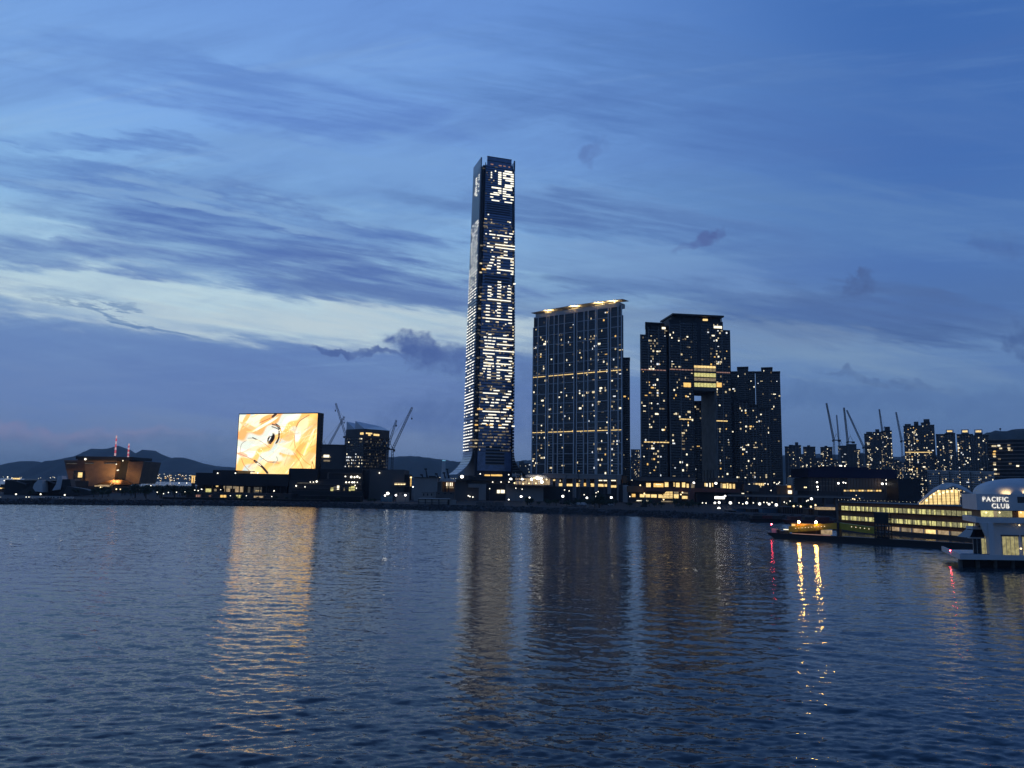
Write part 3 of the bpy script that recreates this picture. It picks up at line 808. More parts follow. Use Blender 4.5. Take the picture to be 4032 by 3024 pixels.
# ---------------------------------------------------------------- broad slab of flats with curved lit canopy
def slab_block():
    A = P(2098, 1600, 1009); B = P(2446, 1600, 930)
    fr = Frame((A.x, A.y), (B.x - A.x, B.y - A.y))
    Wd = (Vector((B.x, B.y)) - Vector((A.x, A.y))).length
    zb = P(2270, 1868, 965).z
    z_l = fr.hit(2103, 1243)[1]; zt = P(2440, 1203, 932).z
    root = thing('residential_slab_tower', 'broad grey gridded apartment slab with lit curved roof canopy right of the tallest tower', 'apartment tower', (fr.pt(Wd / 2, 0, -15).x, fr.pt(Wd / 2, 0, -15).y, LAND))
    wall = MB(); q0, q1 = fr.pt(0, LAND), fr.pt(Wd, LAND); bk = Vector((0.145, 1, 0)).normalized() * 26; wall.extrude([q0, q1, q1 + bk, q0 + bk], (0, 0, zt - LAND)); wall.build('wall', 'dark', root)
    edges = [2050 + x / 1.8433 for x in (88, 123, 185, 201, 240, 272, 315, 388, 408, 460, 490, 545, 556, 638, 655, 710, 736)]
    kinds = ['w', 'w', 'g', 'w', 's', 'w', 'w', 'g', 'w', 's', 'w', 'g', 'w', 'g', 'w', 'w']
    us = [fr.hit(x, 1600)[0] for x in edges]
    tops = [zt - 12 if i in (0,) else zt - (4 if i % 3 else 1.5) for i in range(len(kinds))]
    nf = 63; fh = (zt - 4 - zb) / nf
    for i, u in enumerate(us):
        thick = 0.55 if kinds[min(i, len(kinds) - 1)] != 'g' else 0.7
        fr.piece('column', 'white', u - thick, u + thick, zb, zt - 1 if i else zt - 14, 0, 1.1, root)
    rg = random.Random(21)
    ls = LitSet(root, 285)
    z_g = [fr.hit(2100, 1150 + 620 / 1.8433)[1], fr.hit(2100, 1150 + 1021 / 1.8433)[1]]
    gold = [z_g[0], z_g[1]]
    def prob(bay):
        right = bay >= 8
        def f(s, t):
            p = 0.062 + (0.035 if right else 0)
            if bay in (12, 14) and 0.1 < t < 0.75: p = 0.15
            if bay in (8, 9, 10) and 0.3 < t < 0.8: p = 0.11
            if bay == 0: p = 0.09
            if t > 0.9: p *= 0.4
            return p
        return f
    for i, kd in enumerate(kinds):
        u0, u1 = us[i] + 0.6, us[i + 1] - 0.6
        if kd == 'g':
            continue
        nu = max(1, round((u1 - u0) / 2.5))
        g = MB()
        if kd == 's':
            # shade of the tall slots put on as near-black strips, windows elsewhere
            s1 = (fr.hit(2190, 1150 + 590 / 1.8433)[1], fr.hit(2190, 1150 + 460 / 1.8433)[1]); s2 = (zb, fr.hit(2190, 1150 + 1015 / 1.8433)[1])
            for z0, z1 in (s1, s2):
                fr.piece('slot_shade', 'darker', u0, u1, z0, z1, -0.2, 0.08, root)
                fr.piece('slot_reveal', 'conc_d', u0, u0 + (u1 - u0) * 0.35, z0, z1, 0.0, 0.14, root)
            for z0, z1 in ((s2[1], s1[0]), (s1[1], tops[i] - 2)):
                k = max(1, round((z1 - z0) / fh)); pane_grid(g, fr, u0, u1, z0, z1, nu, k)
                lit_grid(ls, fr, u0, u1, z0, z1, nu, k, 0.035, rg)
        else:
            pane_grid(g, fr, u0, u1, zb, tops[i], nu, nf)
            lit_grid(ls, fr, u0, u1, zb, tops[i], nu, nf, prob(i), rg)
        g.build('window_grid', 'pane', root, kind='stuff')
        # slab edges: every fourth floor a strong band, balconies on some bays
        for j in range(0, nf, 4):
            z = zb + j * fh
            fr.piece('floor_band', 'white', u0, u1, z - 0.3, z + 0.3, 0, 0.85, root)
        if i in (3, 5, 8, 10, 12, 14, 1):
            bl = MB()
            for j in range(nf):
                if j % 4 == 0: continue
                lo = j / nf
                if (i in (3, 5, 8, 10) and lo < 0.3) or (i in (1, 6, 12) and 0.62 < lo < 0.8) or i == 14 and lo < 0.3:
                    z = zb + j * fh; fr.mb(bl, u0, u1, z - 0.2, z + 0.2, 0, 0.6)
            if bl.v: bl.build('balcony_rails', 'conc_l', root, kind='stuff')
        for zg in gold:
            fr.piece('sky_garden_light', 'lit_gold', u0, u1, zg - 0.36, zg + 0.36, 0.1, 0.8, root)
    # parapet, plant screen, canopy
    fr.piece('parapet', 'conc_l', 3, Wd - 2, zt - 1.5, zt + 4.0, -14, 0.6, root)
    pz = zt + 3.6
    n = 14
    can = MB()
    for i in range(n):
        f0, f1 = i / n, (i + 1) / n
        def cz(f): return pz + 1.2 + 2.2 * math.sin(math.pi * (0.15 + 0.6 * f))
        def ed(f): return 3.0 + 2.0 * math.sin(math.pi * f)
        u0, u1 = -3 + (Wd + 7) * f0, -3 + (Wd + 7) * f1
        can.hexa([fr.pt(u0, cz(f0) + 0.6, -13), fr.pt(u1, cz(f1) + 0.6, -13), fr.pt(u1, cz(f1), ed(f1)), fr.pt(u0, cz(f0), ed(f0))],
                 [fr.pt(u0, cz(f0) + 1.1, -13), fr.pt(u1, cz(f1) + 1.1, -13), fr.pt(u1, cz(f1) + 0.5, ed(f1)), fr.pt(u0, cz(f0) + 0.5, ed(f0))])
    cano = can.build('roof_canopy', 'conc_l', root)
    for f in (0.04, 0.17, 0.3, 0.42, 0.55, 0.67, 0.8, 0.93):
        b = MB(); b.bar(fr.pt(f * Wd, pz - 1, -4), fr.pt(f * Wd, pz + 2.4, 1), 0.3); b.build('canopy_strut', 'conc_l', cano)
    for f0, f1 in ((0.13, 0.23), (0.44, 0.54), (0.73, 0.80), (0.86, 0.96)):
        um = (f0 + f1) / 2 * Wd
        fr.piece('canopy_uplight', 'lit_gold', um - 5, um + 5, pz + 0.1, pz + 0.7, 0.8, 1.6, cano)
        ld = bpy.data.lights.new('canopy_lamp', 'AREA'); ld.shape = 'RECTANGLE'; ld.size = 11; ld.size_y = 2; ld.energy = 4200; ld.color = (1.0, 0.74, 0.36)
        lo = bpy.data.objects.new('canopy_lamp', ld); col.objects.link(lo); lo.parent = root
        lo.location = fr.pt(um, pz + 0.9, 2.0) - wloc(root); lo.rotation_euler = (math.pi, 0, 0)
    ls.done()
    # end wall with its stepped return
    e_ = Frame((fr.pt(Wd, 0, 0).x, fr.pt(Wd, 0, 0).y), (-fr.n.x, -fr.n.y), (fr.e.x, fr.e.y))
    b = MB(); q1 = fr.pt(Wd, LAND); bk = Vector((0.148, 1, 0)).normalized() * 20; dx_ = Vector((3.0, 1.0, 0)); b.extrude([q1 + bk * 0.1, q1 + bk * 0.1 + dx_, q1 + bk + dx_, q1 + bk], (0, 0, zt - 12 - LAND)); b.build('end_bay', 'dark', root)
    return root, fr, Wd, zb
slab, fr_s, W_s, zb_s = slab_block()

# ---------------------------------------------------------------- generic block of flats
def flats(name, label, blocks, Y, rg, zb=LAND, depth=26, wall='dark', fin='conc_d', pw=2.6, fh=3.2, p=0.1, limit=0, group=None, bands=None, huts=(), mix=LITMIX, fin_every=3, rotdeg=0.0, cat='apartment tower'):
    """blocks: (x0, x1, ytop[, dY]) in photo pixels"""
    xc = sum((b[0] + b[1]) / 2 for b in blocks) / len(blocks)
    c = P(xc, 1800, Y)
    root = thing(name, label, cat, (c.x, Y + depth / 2, zb), group)
    ls = LitSet(root, limit)
    for bl in blocks:
        x0, x1, yt = bl[:3]; dY = bl[3] if len(bl) > 3 else 0
        mid = P(xc, 1700, Y); brg = math.atan2(mid.x, mid.y)
        fr = Frame((mid.x + dY * math.sin(brg), mid.y + dY * math.cos(brg)), (math.cos(brg), -math.sin(brg)))
        ua, ub = fr.hit(x0, 1700)[0], fr.hit(x1, 1700)[0]
        zt = fr.hit((x0 + x1) / 2, yt)[1]
        o_ = fr.pt(ua, 0); fr = Frame((o_.x, o_.y), fr.e); Wd = ub - ua
        b = MB(); fr.mb(b, 0, Wd, zb, zt, -depth, 0); b.build('wall', wall, root)
        nu = max(2, round(Wd / pw)); nz = max(3, round((zt - 2 - zb) / fh))
        g = MB(); pane_grid(g, fr, 0.4, Wd - 0.4, zb, zt - 2, nu, nz); g.build('window_grid', 'glass', root, kind='stuff')
        # flats light up in stacks: each column has its own chance
        colp = [p * rg.choice((0.15, 0.4, 0.8, 1.0, 2.6)) for _ in range(nu)]
        lit_grid(ls, fr, 0.4, Wd - 0.4, zb, zt - 2, nu, nz, lambda s, t: colp[min(nu - 1, int(round(s * (nu - 1))))] * (0.8 if t > 0.93 else 1.0), rg, mix=mix)
        for k in range(0, nu + 1, fin_every):
            u = 0.4 + (Wd - 0.8) * k / nu
            fr.piece('fin', fin, u - 0.28, u + 0.28, zb, zt, 0, 0.8, root)
        fr.piece('parapet', wall, -0.4, Wd + 0.4, zt, zt + 1.6, -depth, 0.9, root)
    for (x0, x1, y0, y1) in huts:
        mid = P(xc, 1700, Y); brg = math.atan2(mid.x, mid.y)
        fr = Frame((mid.x, mid.y), (math.cos(brg), -math.sin(brg)))
        b = MB(); fr.mb(b, fr.hit(x0, y0)[0], fr.hit(x1, y0)[0], fr.hit(x0, y1)[1] - 2, fr.hit(x0, y0)[1], -14, -3); b.build('plant_room', wall, root)
    if bands:
        for (x0, x1, y, mat) in bands:
            mid = P(xc, 1700, Y); brg = math.atan2(mid.x, mid.y)
            fr = Frame((mid.x, mid.y), (math.cos(brg), -math.sin(brg)))
            zz = fr.hit((x0 + x1) / 2, y)[1]
            fr.piece('light_band', mat, fr.hit(x0, y)[0], fr.hit(x1, y)[0], zz - 0.7, zz + 0.7, 0.9, 1.5, root)
    ls.done()
    return root

# ---------------------------------------------------------------- the tower pair with the great square opening
def arch_block():
    rg = random.Random(33)
    PH = R(8)
    e = (math.cos(PH), math.sin(PH))
    O = P(2522, 1700, 932)
    fr = Frame((O.x, O.y), e)
    U = lambda px, py=1700: fr.hit(px, py)[0]
    Z = lambda py, px=2700: fr.hit(px, py)[1]
    zb = Z(1878, 2650)
    root = thing('arch_tower', 'dark apartment block with a tall square opening through its middle', 'apartment tower', (fr.pt(90, 0, -25).x, fr.pt(90, 0, -25).y, LAND))
    ls = LitSet(root, 280)
    D = 46
    uL, uM0, uM1, uO0, uO1, uR = U(2522), U(2629), U(2637), U(2734), U(2821), U(2883)
    zop = Z(1540, 2778)           # top of the opening
    zleft, zmain = Z(1318, 2560), Z(1262, 2740)
    def wing(u0, u1, z0, z1, mat='darker', name='wall', d0=-D, d1=0.0):
        b = MB(); fr.mb(b, u0, u1, z0, z1, d0, d1); return b.build(name, mat, root)
    b = MB(); q0, q1 = fr.pt(uL, LAND), fr.pt(uM0, LAND); bk = Vector((0.172, 1, 0)).normalized() * D; b.extrude([q0, q1, q1 + bk, q0 + bk], (0, 0, zleft - LAND)); b.build('wall', 'darker', root)
    wing(uM0, uM1, LAND, Z(1395), d1=-6.0)
    wing(uM1, uO0, LAND, zmain)
    wing(uO1, uR, LAND, Z(1300, 2870), name='wall')
    wing(uO0, U(2855), zop, zmain, d1=-0.3)
    # smooth inner flanks of the opening
    b = MB(); fr.mb(b, uO1 - 0.6, uO1 + 0.1, LAND, zop, -D, -0.2); b.build('inner_flank', 'conc', root)  # paler concrete puts the skylight from the left into this flank's colour
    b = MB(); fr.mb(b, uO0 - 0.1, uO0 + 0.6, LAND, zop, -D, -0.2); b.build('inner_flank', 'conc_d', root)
    b = MB(); fr.mb(b, uO0 + 0.6, uO1 - 0.6, zop - 0.6, zop, -D, 0.2); b.build('opening_soffit', 'conc_d', root)
    zf = Z(1848, 2790)
    for k in range(4):
        b = MB(); fr.mb(b, uO1 - 1.0, uO1 - 0.62, LAND, zf, -D + 6 + k * 10, -D + 7 + k * 10); b.build('flank_rib', 'darker', root)
    bays = [  # px0, px1, ytop, prob, light fins
        (2524, 2554, 1318, 0.08), (2554, 2596, 1290, 0.24), (2596, 2628, 1290, 0.10),
        (2638, 2682, 1268, 0.08), (2682, 2733, 1264, 0.15), (2823, 2848, 1300, 0.14), (2848, 2882, 1300, 0.09)]
    for x0, x1, yt, p in bays:
        u0, u1 = U(x0) + 0.5, U(x1) - 0.5; z1 = Z(yt, (x0 + x1) / 2) - 2
        nu = max(2, round((u1 - u0) / 2.4)); nz = round((z1 - zb) / 3.25)
        g = MB(); pane_grid(g, fr, u0, u1, zb, z1, nu, nz); g.build('window_grid', 'glass', root, kind='stuff')
        lit_grid(ls, fr, u0, u1, zb, z1, nu, nz, p, rg)
        fr.piece('column', 'conc', u0 - 0.7, u0 - 0.1, zb, z1 + 2, 0, 0.7, root)
        bl = MB()
        for j in range(nz):
            fr.mb(bl, u0, u1, zb + j * (z1 - zb) / nz - 0.14, zb + j * (z1 - zb) / nz + 0.14, 0, 0.45)
        bl.build('balcony_edges', 'dark', root, kind='stuff')
    # upper bridge over the opening
    for x0, x1, p in ((2734, 2752, 0.0), (2765, 2800, 0.05), (2800, 2854, 0.17)):
        u0, u1 = U(x0) + 0.4, U(x1) - 0.4; z0, z1 = Z(1440, x0), zmain - 3
        nu = max(2, round((u1 - u0) / 2.4)); nz = round((z1 - z0) / 3.25)
        g = MB(); pane_grid(g, fr, u0, u1, z0, z1, nu, nz, d=-0.2); g.build('window_grid', 'glass', root, kind='stuff')
        lit_grid(ls, fr, u0, u1, z0, z1, nu, nz, p, rg, d=0.15)
        fr.piece('column', 'conc_d', u0 - 0.5, u0 - 0.1, z0, z1 + 2, -0.3, 0.4, root)
    fr.piece('dark_recess', 'black', U(2750), U(2766), Z(1440), zmain - 1, -0.3, 0.0, root)
    # the bright clubhouse floors across the bridge
    for y0, y1, mat in ((1441, 1449, 'lit_gold'), (1451, 1462, 'lit_dim'), (1470, 1484, 'tube'), (1489, 1500, 'lit_dim'), (1509, 1524, 'tube')):
        z1, z0 = Z(y0, 2780), Z(y1, 2780)
        n = 7
        ua, ub = U(2736), U(2822)
        for k in range(n):
            fr.piece('club_window', mat, ua + (ub - ua) * k / n + 0.3, ua + (ub - ua) * (k + 1) / n - 0.3, z0, z1, 0.0, 0.9, root)
    for x0, x1 in ((2694, 2722), (2824, 2844)):
        fr.piece('club_window', 'lit_amber', U(x0), U(x1), Z(1524, x0), Z(1507, x0), 0.0, 0.9, root)
    fr.piece('bridge_ledge', 'conc_d', U(2733), U(2824), Z(1539, 2780), Z(1526, 2780), -1.0, 1.4, root)
    fr.piece('bridge_ledge', 'dark', U(2733), U(2824), Z(1469, 2780), Z(1463, 2780), -1.0, 1.4, root)
    # refuge floors: thin glowing lines
    for x0, x1, y, mat in ((2524, 2626, 1455, 'lit_pink'), (2640, 2733, 1454, 'lit_pink'), (2824, 2880, 1466, 'lit_pink'), (2676, 2728, 1650, 'lit_gold'), (2822, 2866, 1657, 'lit_gold'), (2536, 2636, 1740, 'lit_gold')):
        n = 8
        for k in range(n):
            ua = U(x0) + (U(x1) - U(x0)) * k / n; ub = U(x0) + (U(x1) - U(x0)) * (k + 0.75) / n
            zz = Z(y, x0)
            fr.piece('refuge_floor_light', mat, ua, ub, zz - 0.55, zz + 0.55, 0.1, 0.8, root)
    # stepped tops and flat roof plates
    b = MB(); q0, q1 = fr.pt(U(2546), zleft, -2), fr.pt(U(2629), zleft, -2); b.extrude([q0, q1, q1 + bk * 0.8, q0 + bk * 0.8], (0, 0, Z(1278, 2590) - zleft)); b.build('upper_storeys', 'darker', root)
    b = MB(); q0, q1 = fr.pt(U(2540), Z(1276, 2580), 2.5), fr.pt(U(2618), Z(1276, 2580), 2.5); b.extrude([q0, q1, q1 + bk * 0.85, q0 + bk * 0.85], (0, 0, 1.6)); b.build('roof_plate', 'dark', root)
    wing(U(2652), U(2850), zmain, Z(1250, 2750), name='upper_storeys', d0=-D + 6, d1=-3)
    b = MB(); fr.mb(b, U(2650), U(2856), Z(1246, 2750), Z(1240, 2750), -D + 2, 3.0); b.build('roof_plate', 'dark', root)
    for x in (2552, 2570, 2608, 2656, 2700, 2748, 2810, 2850):
        y = 1276 if x < 2630 else 1250
        fr.piece('roof_post', 'dark', U(x) - 0.4, U(x) + 0.4, Z(y + 22, x), Z(y - 4, x), -1.5, -0.7, root)
    fr.piece('lit_penthouse', 'lit_gold', U(2778), U(2796), Z(1262, 2790), Z(1255, 2790), -2.9, -1.5, root)
    fr.piece('lit_penthouse', 'lit_cream', U(2818), U(2850), Z(1293, 2830), Z(1284, 2830), 0.0, 0.5, root)
    fr.piece('lit_penthouse', 'lit_cream', U(2610), U(2624), Z(1296, 2610), Z(1288, 2610), -0.1, 0.5, root)
    ls.done()
    return root, fr
arch, fr_a = arch_block()
rr = random.Random(77)
flats('apartment_tower', 'narrow slab tower peeping out behind the right end of the gridded slab', [(2453, 2481, 1412)], 1090, rr, p=0.05, wall='dark')
flats('apartment_tower', 'dark tower seen through the square opening', [(2728, 2764, 1583)], 1080, rr, p=0.03, wall='darker')
flats('apartment_tower', 'dark slender tower with open rooftop frames just right of the arched block', [(2879, 2908, 1466), (2908, 2952, 1448), (2952, 2978, 1466)], 1180, rr, p=0.06, wall='darker', fin='conc_d', fin_every=4, limit=120)
flats('apartment_tower', 'rightmost dark slender tower of the central cluster with curved top', [(2980, 3006, 1466), (3004, 3048, 1450), (3046, 3078, 1466)], 1150, rr, p=0.06, wall='darker', fin='conc_d', fin_every=4, limit=120)
flats('apartment_tower', 'lower stepped pale-ribbed tower in front of the two dark slender towers', [(2880, 2912, 1574, 8), (2912, 2950, 1580), (2950, 2986, 1597, 6), (2986, 3032, 1612, 12)], 1060, rr, p=0.085, wall='dark', fin='conc', fin_every=2, limit=200)

# ---------------------------------------------------------------- small builders used along the waterfront
def bpx(root, name, mat, x0, x1, y0, y1, Y, depth, label=None, kind=None):
    """a box part whose front face at distance Y covers photo pixels x0..x1, y0..y1 (y1 None = down to the ground)"""
    ym = y0 if y1 is None else (y0 + y1) / 2
    a_, b_ = P(x0, ym, Y), P(x1, ym, Y)
    z1 = P((x0 + x1) / 2, y0, Y).z; z0 = LAND if y1 is None else P((x0 + x1) / 2, y1, Y).z
    if z0 > z1: z0, z1 = z1, z0
    c = Vector(((a_.x + b_.x) / 2, Y + depth / 2, (z0 + z1) / 2))
    o = piece(name, mat, c, (abs(b_.x - a_.x) / 2, 0, 0), (0, depth / 2, 0), (0, 0, (z1 - z0) / 2), root, label)
    if kind: o['kind'] = kind
    return o

def base_at(px, Y, z=LAND):
    p_ = P(px, 1900, Y); return (p_.x, Y, z)

def polypx(root, name, mat, pts, Y, depth):
    b = MB(); b.extrude([P(x, y, Y) for x, y in pts], (0, depth, 0)); return b.build(name, mat, root)

_pp = {}
def lamp_post(px, py, Y, label, group, mat='lamp', r=0.55, zb=LAND, arm=0.0, name='lamp_post'):
    h = P(px, py, Y); r *= 0.72
    t = thing(name, label, 'lamp', (h.x, Y, zb), group)
    b = MB(); b.bar((h.x, Y, zb), (h.x, Y, h.z - r * 0.6), 0.13, 0.09, 6)
    b.build('pole', 'steel', t)
    b = MB(); b.blob(h, r, n=8, m=6); b.build('lamp_globe', mat, t)
    return t

def floodlight(px, py, Y, label, r=1.6, mat='flood', group=None, zb=LAND):
    h = P(px, py, Y); r *= 0.62
    t = thing('floodlight', label, 'floodlight', (h.x, Y, zb), group)
    b = MB(); b.bar((h.x, Y + 0.8, zb), (h.x, Y + 0.8, h.z + r), 0.22, 0.18, 6); b.box(h.x - r - .3, h.x + r + .3, Y + 0.15, Y + 0.5, h.z - r - .2, h.z + r + .2)
    ms = b.build('mast', 'steel', t)
    b = MB(); b.blob((h.x, Y, h.z), r, r * 0.9, n=10, m=6); b.build('lamp_head', mat, ms)
    return t

# leafy crowns: three shared meshes of leaf clumps
def crown_mesh(seed):
    rg = random.Random(seed); b = MB()
    for k in range(420):
        d = Vector((rg.gauss(0, 1), rg.gauss(0, 1), rg.gauss(0, 1))).normalized()
        lump = 0.72 + 0.28 * math.sin(5 * d.x + seed) * math.cos(4 * d.y + seed * 2) + 0.15 * math.sin(7 * d.z)
        p = d * (rg.random() ** 0.33) * lump
        p.z = p.z * 0.8 + 0.05
        s = rg.uniform(0.06, 0.13); n1 = Vector((rg.gauss(0, 1), rg.gauss(0, 1), rg.gauss(0, 1))).normalized(); t1 = n1.orthogonal().normalized() * s; t2 = n1.cross(t1)
        b.add([p - t1, p + t2 * 0.7, p + t1, p - t2 * 0.7], [(0, 1, 2, 3)])
    me = bpy.data.meshes.new('crown'); me.from_pydata(b.v, [], b.f); me.update(); me.materials.append(M['leaf']); return me
CROWNS = [crown_mesh(s) for s in (1, 2, 3)]
TRUNK = MB().bar((0, 0, 0), (0.02, 0.01, 0.55), 0.05, 0.035, 6).bar((0.02, 0.01, 0.5), (0.16, 0.05, 0.85), 0.03, 0.012, 5).bar((0.02, 0.01, 0.48), (-0.14, -0.04, 0.8), 0.028, 0.012, 5)
_tm = bpy.data.meshes.new('trunk'); _tm.from_pydata(TRUNK.v, [], TRUNK.f); _tm.update(); _tm.materials.append(M['bark'])
def tree(px, Y, h, w_, label, group, rg, z=LAND):
    p_ = base_at(px, Y, z)
    t = thing('tree', label, 'tree', p_, group)
    o = bpy.data.objects.new('trunk', _tm); col.objects.link(o); o.parent = t; o.scale = (h, h, h * 0.9); o.rotation_euler = (0, 0, rg.uniform(0, 6.28))
    c = bpy.data.objects.new('crown', rg.choice(CROWNS)); col.objects.link(c); c.parent = t
    c.location = (0, 0, h * 0.60); c.scale = (w_ / 2, w_ / 2, h * 0.5); c.rotation_euler = (0, 0, rg.uniform(0, 6.28))
    return t

def lattice(b, a_, b_, wd, n, r=0.12):
    """a square lattice boom or mast from a_ to b_"""
    a_, b_ = Vector(a_), Vector(b_)
    d = (b_ - a_).normalized(); s = Vector((0, 1, 0)); s = (s - d * s.dot(d)).normalized(); t = d.cross(s)
    cs = [(s * i + t * j) * (wd / 2) for i, j in ((-1, -1), (1, -1), (1, 1), (-1, 1))]
    for c in cs: b.bar(a_ + c, b_ + c * 0.75, r)
    for k in range(n):
        p0, p1 = a_.lerp(b_, k / n), a_.lerp(b_, (k + 1) / n)
        q0, q1 = 1 - 0.25 * k / n, 1 - 0.25 * (k + 1) / n
        for i in range(4):
            j = (i + 1) % 4
            b.bar(p0 + cs[i] * q0, p1 + cs[j] * q1, r * 0.7)
    return b

def luffing_crane(label, foot, slew, tip, Y, wd=2.6, ztop=None, tail=None, mat='steel', hook=None, zb=LAND, group='tower cranes'):
    """foot, slew, tip: photo pixels of mast foot, turning point and jib tip"""
    f_, s_, t_ = P(*foot, Y), P(*slew, Y), P(*tip, Y)
    root = thing('luffing_crane', label, 'crane', (s_.x, Y, zb), group)
    b = MB(); lattice(b, (s_.x, Y, zb), s_, wd, max(4, int((s_.z - zb) / 4)), 0.2); b.build('mast', mat, root)
    sgn = -1 if t_.x > s_.x else 1
    tl = s_ + Vector((sgn * 9.0, 0, 1.5))
    b = MB(); lattice(b, s_ + Vector((0, 0, 1)), t_, wd * 0.85, max(8, int((t_ - s_).length / 3)), 0.2 if Y < 1200 else 0.32); jib = b.build('jib', mat, root)
    b = MB(); b.obox((s_ + tl) / 2, (5.2, 0, 0), (0, 1.6, 0), (0, 0, 0.7)); cj = b.build('counter_jib', 'darker', root)
    b = MB(); b.obox(tl + Vector((0, 0, -1.4)), (2.0, 0, 0), (0, 1.5, 0), (0, 0, 1.6)); b.build('counterweight', 'darker', cj)
    ap = s_ + Vector((sgn * 4.5, 0, 11))
    b = MB(); b.bar(s_ + Vector((0, 0, 1)), ap, 0.3); b.bar(tl, ap, 0.22); b.build('a_frame', mat, root)
    b = MB(); b.bar(ap, s_.lerp(t_, 0.93), 0.09); b.bar(ap, tl, 0.09); b.build('pendant_line', 'darker', root)
    b = MB(); b.obox(s_ + Vector((-sgn * 2.0, -1.5, -0.5)), (1.1, 0, 0), (0, 1.0, 0), (0, 0, 1.3)); b.build('cab', 'darker', root)
    if hook:
        h_ = P(*hook, Y); h_.x = t_.x
        b = MB(); b.bar(t_, h_, 0.07); b.blob(h_, 0.9, 1.3, 6, 4); b.build('hook_block', 'darker', jib)
    return root

# ================================================================ left: museum point
rl = random.Random(13)
# faceted grey ventilation building
t = thing('ventilation_building', 'low grey sculptural building with two angular concrete blades near the left edge', 'building', base_at(160, 760))
bpx(t, 'main_hall', 'darker', 20, 285, 1891, None, 768, 30)
bpx(t, 'roof_edge', 'conc', 95, 248, 1886, 1890, 766, 30)
polypx(t, 'concrete_blade', 'white', [(150, 1889), (166, 1889), (168, 1938), (139, 1935), (129, 1921), (134, 1906)], 757, 9)
polypx(t, 'concrete_blade', 'white', [(228, 1874), (243, 1874), (246, 1891), (238, 1927), (205, 1932), (221, 1905)], 758, 8)
polypx(t, 'strut', 'conc_d', [(50, 1893), (58, 1893), (104, 1906), (100, 1909)], 762, 4)
polypx(t, 'strut', 'conc_d', [(178, 1893), (184, 1892), (222, 1904), (220, 1908)], 762, 4)
polypx(t, 'sloping_wall', 'dark', [(70, 1940), (135, 1905), (140, 1935), (150, 1945), (70, 1950)], 760, 6)
polypx(t, 'dark_wing', 'black', [(246, 1887), (276, 1887), (281, 1916), (262, 1945), (236, 1945)], 756, 8)
polypx(t, 'ramp_wall', 'dark', [(262, 1914), (330, 1925), (372, 1938), (372, 1950), (250, 1950)], 752, 8)
t = thing('lit_pavilion', 'small black-roofed pavilion with glowing yellow strip at the left edge', 'pavilion', base_at(15, 900))
bpx(t, 'wall', 'darker', -40, 40, 1926, None, 900, 12); bpx(t, 'roof', 'black', 1, 26, 1907, 1916, 899, 10)
bpx(t, 'strip_light', 'lit_gold', -40, 37, 1920, 1924, 898.5, 1); bpx(t, 'eaves', 'black', -40, 42, 1915, 1919, 897, 14)
# white promenade wall with square holes
t = thing('promenade_wall', 'long pale low wall with dark square openings on the left waterfront', 'wall', base_at(170, 672))
bpx(t, 'wall', 'conc_l', 118, 286, 1955, 1964, 672, 2); bpx(t, 'footing', 'dark', 110, 300, 1964, None, 672.3, 2)
for x in (180, 190, 201, 211, 228, 238): bpx(t, 'opening', 'black', x - 2.4, x + 2.4, 1956.5, 1961, 671.7, 0.6)
for i, x in enumerate((63, 160, 255)):
    lamp_post(x, (1946, 1946, 1949)[i], 668, 'bright globe lamp on the left promenade, ' + ('left' if i == 0 else 'middle' if i == 1 else 'right') + ' of three', 'promenade globe lamps', mat='lamp', r=0.9)
for x, y in ((2, 1959), (103, 1957), (114, 1957)):
    lamp_post(x, y, 670, 'small white lamp low on the left promenade', 'small promenade lamps', r=0.5)
for x, y in ((17, 1892), (30, 1878), (40, 1891)): lamp_post(x, y, 1150, 'distant white lamp at the far left edge', 'far left lamps', r=1.1)
t = thing('lit_canopy', 'small golden lit canopy above the grey sculptural building', 'canopy', base_at(60, 840))
bpx(t, 'roof', 'lit_gold', 50, 70, 1882, 1887, 840, 4); bpx(t, 'post', 'steel', 59, 61, 1887, None, 841, 2)

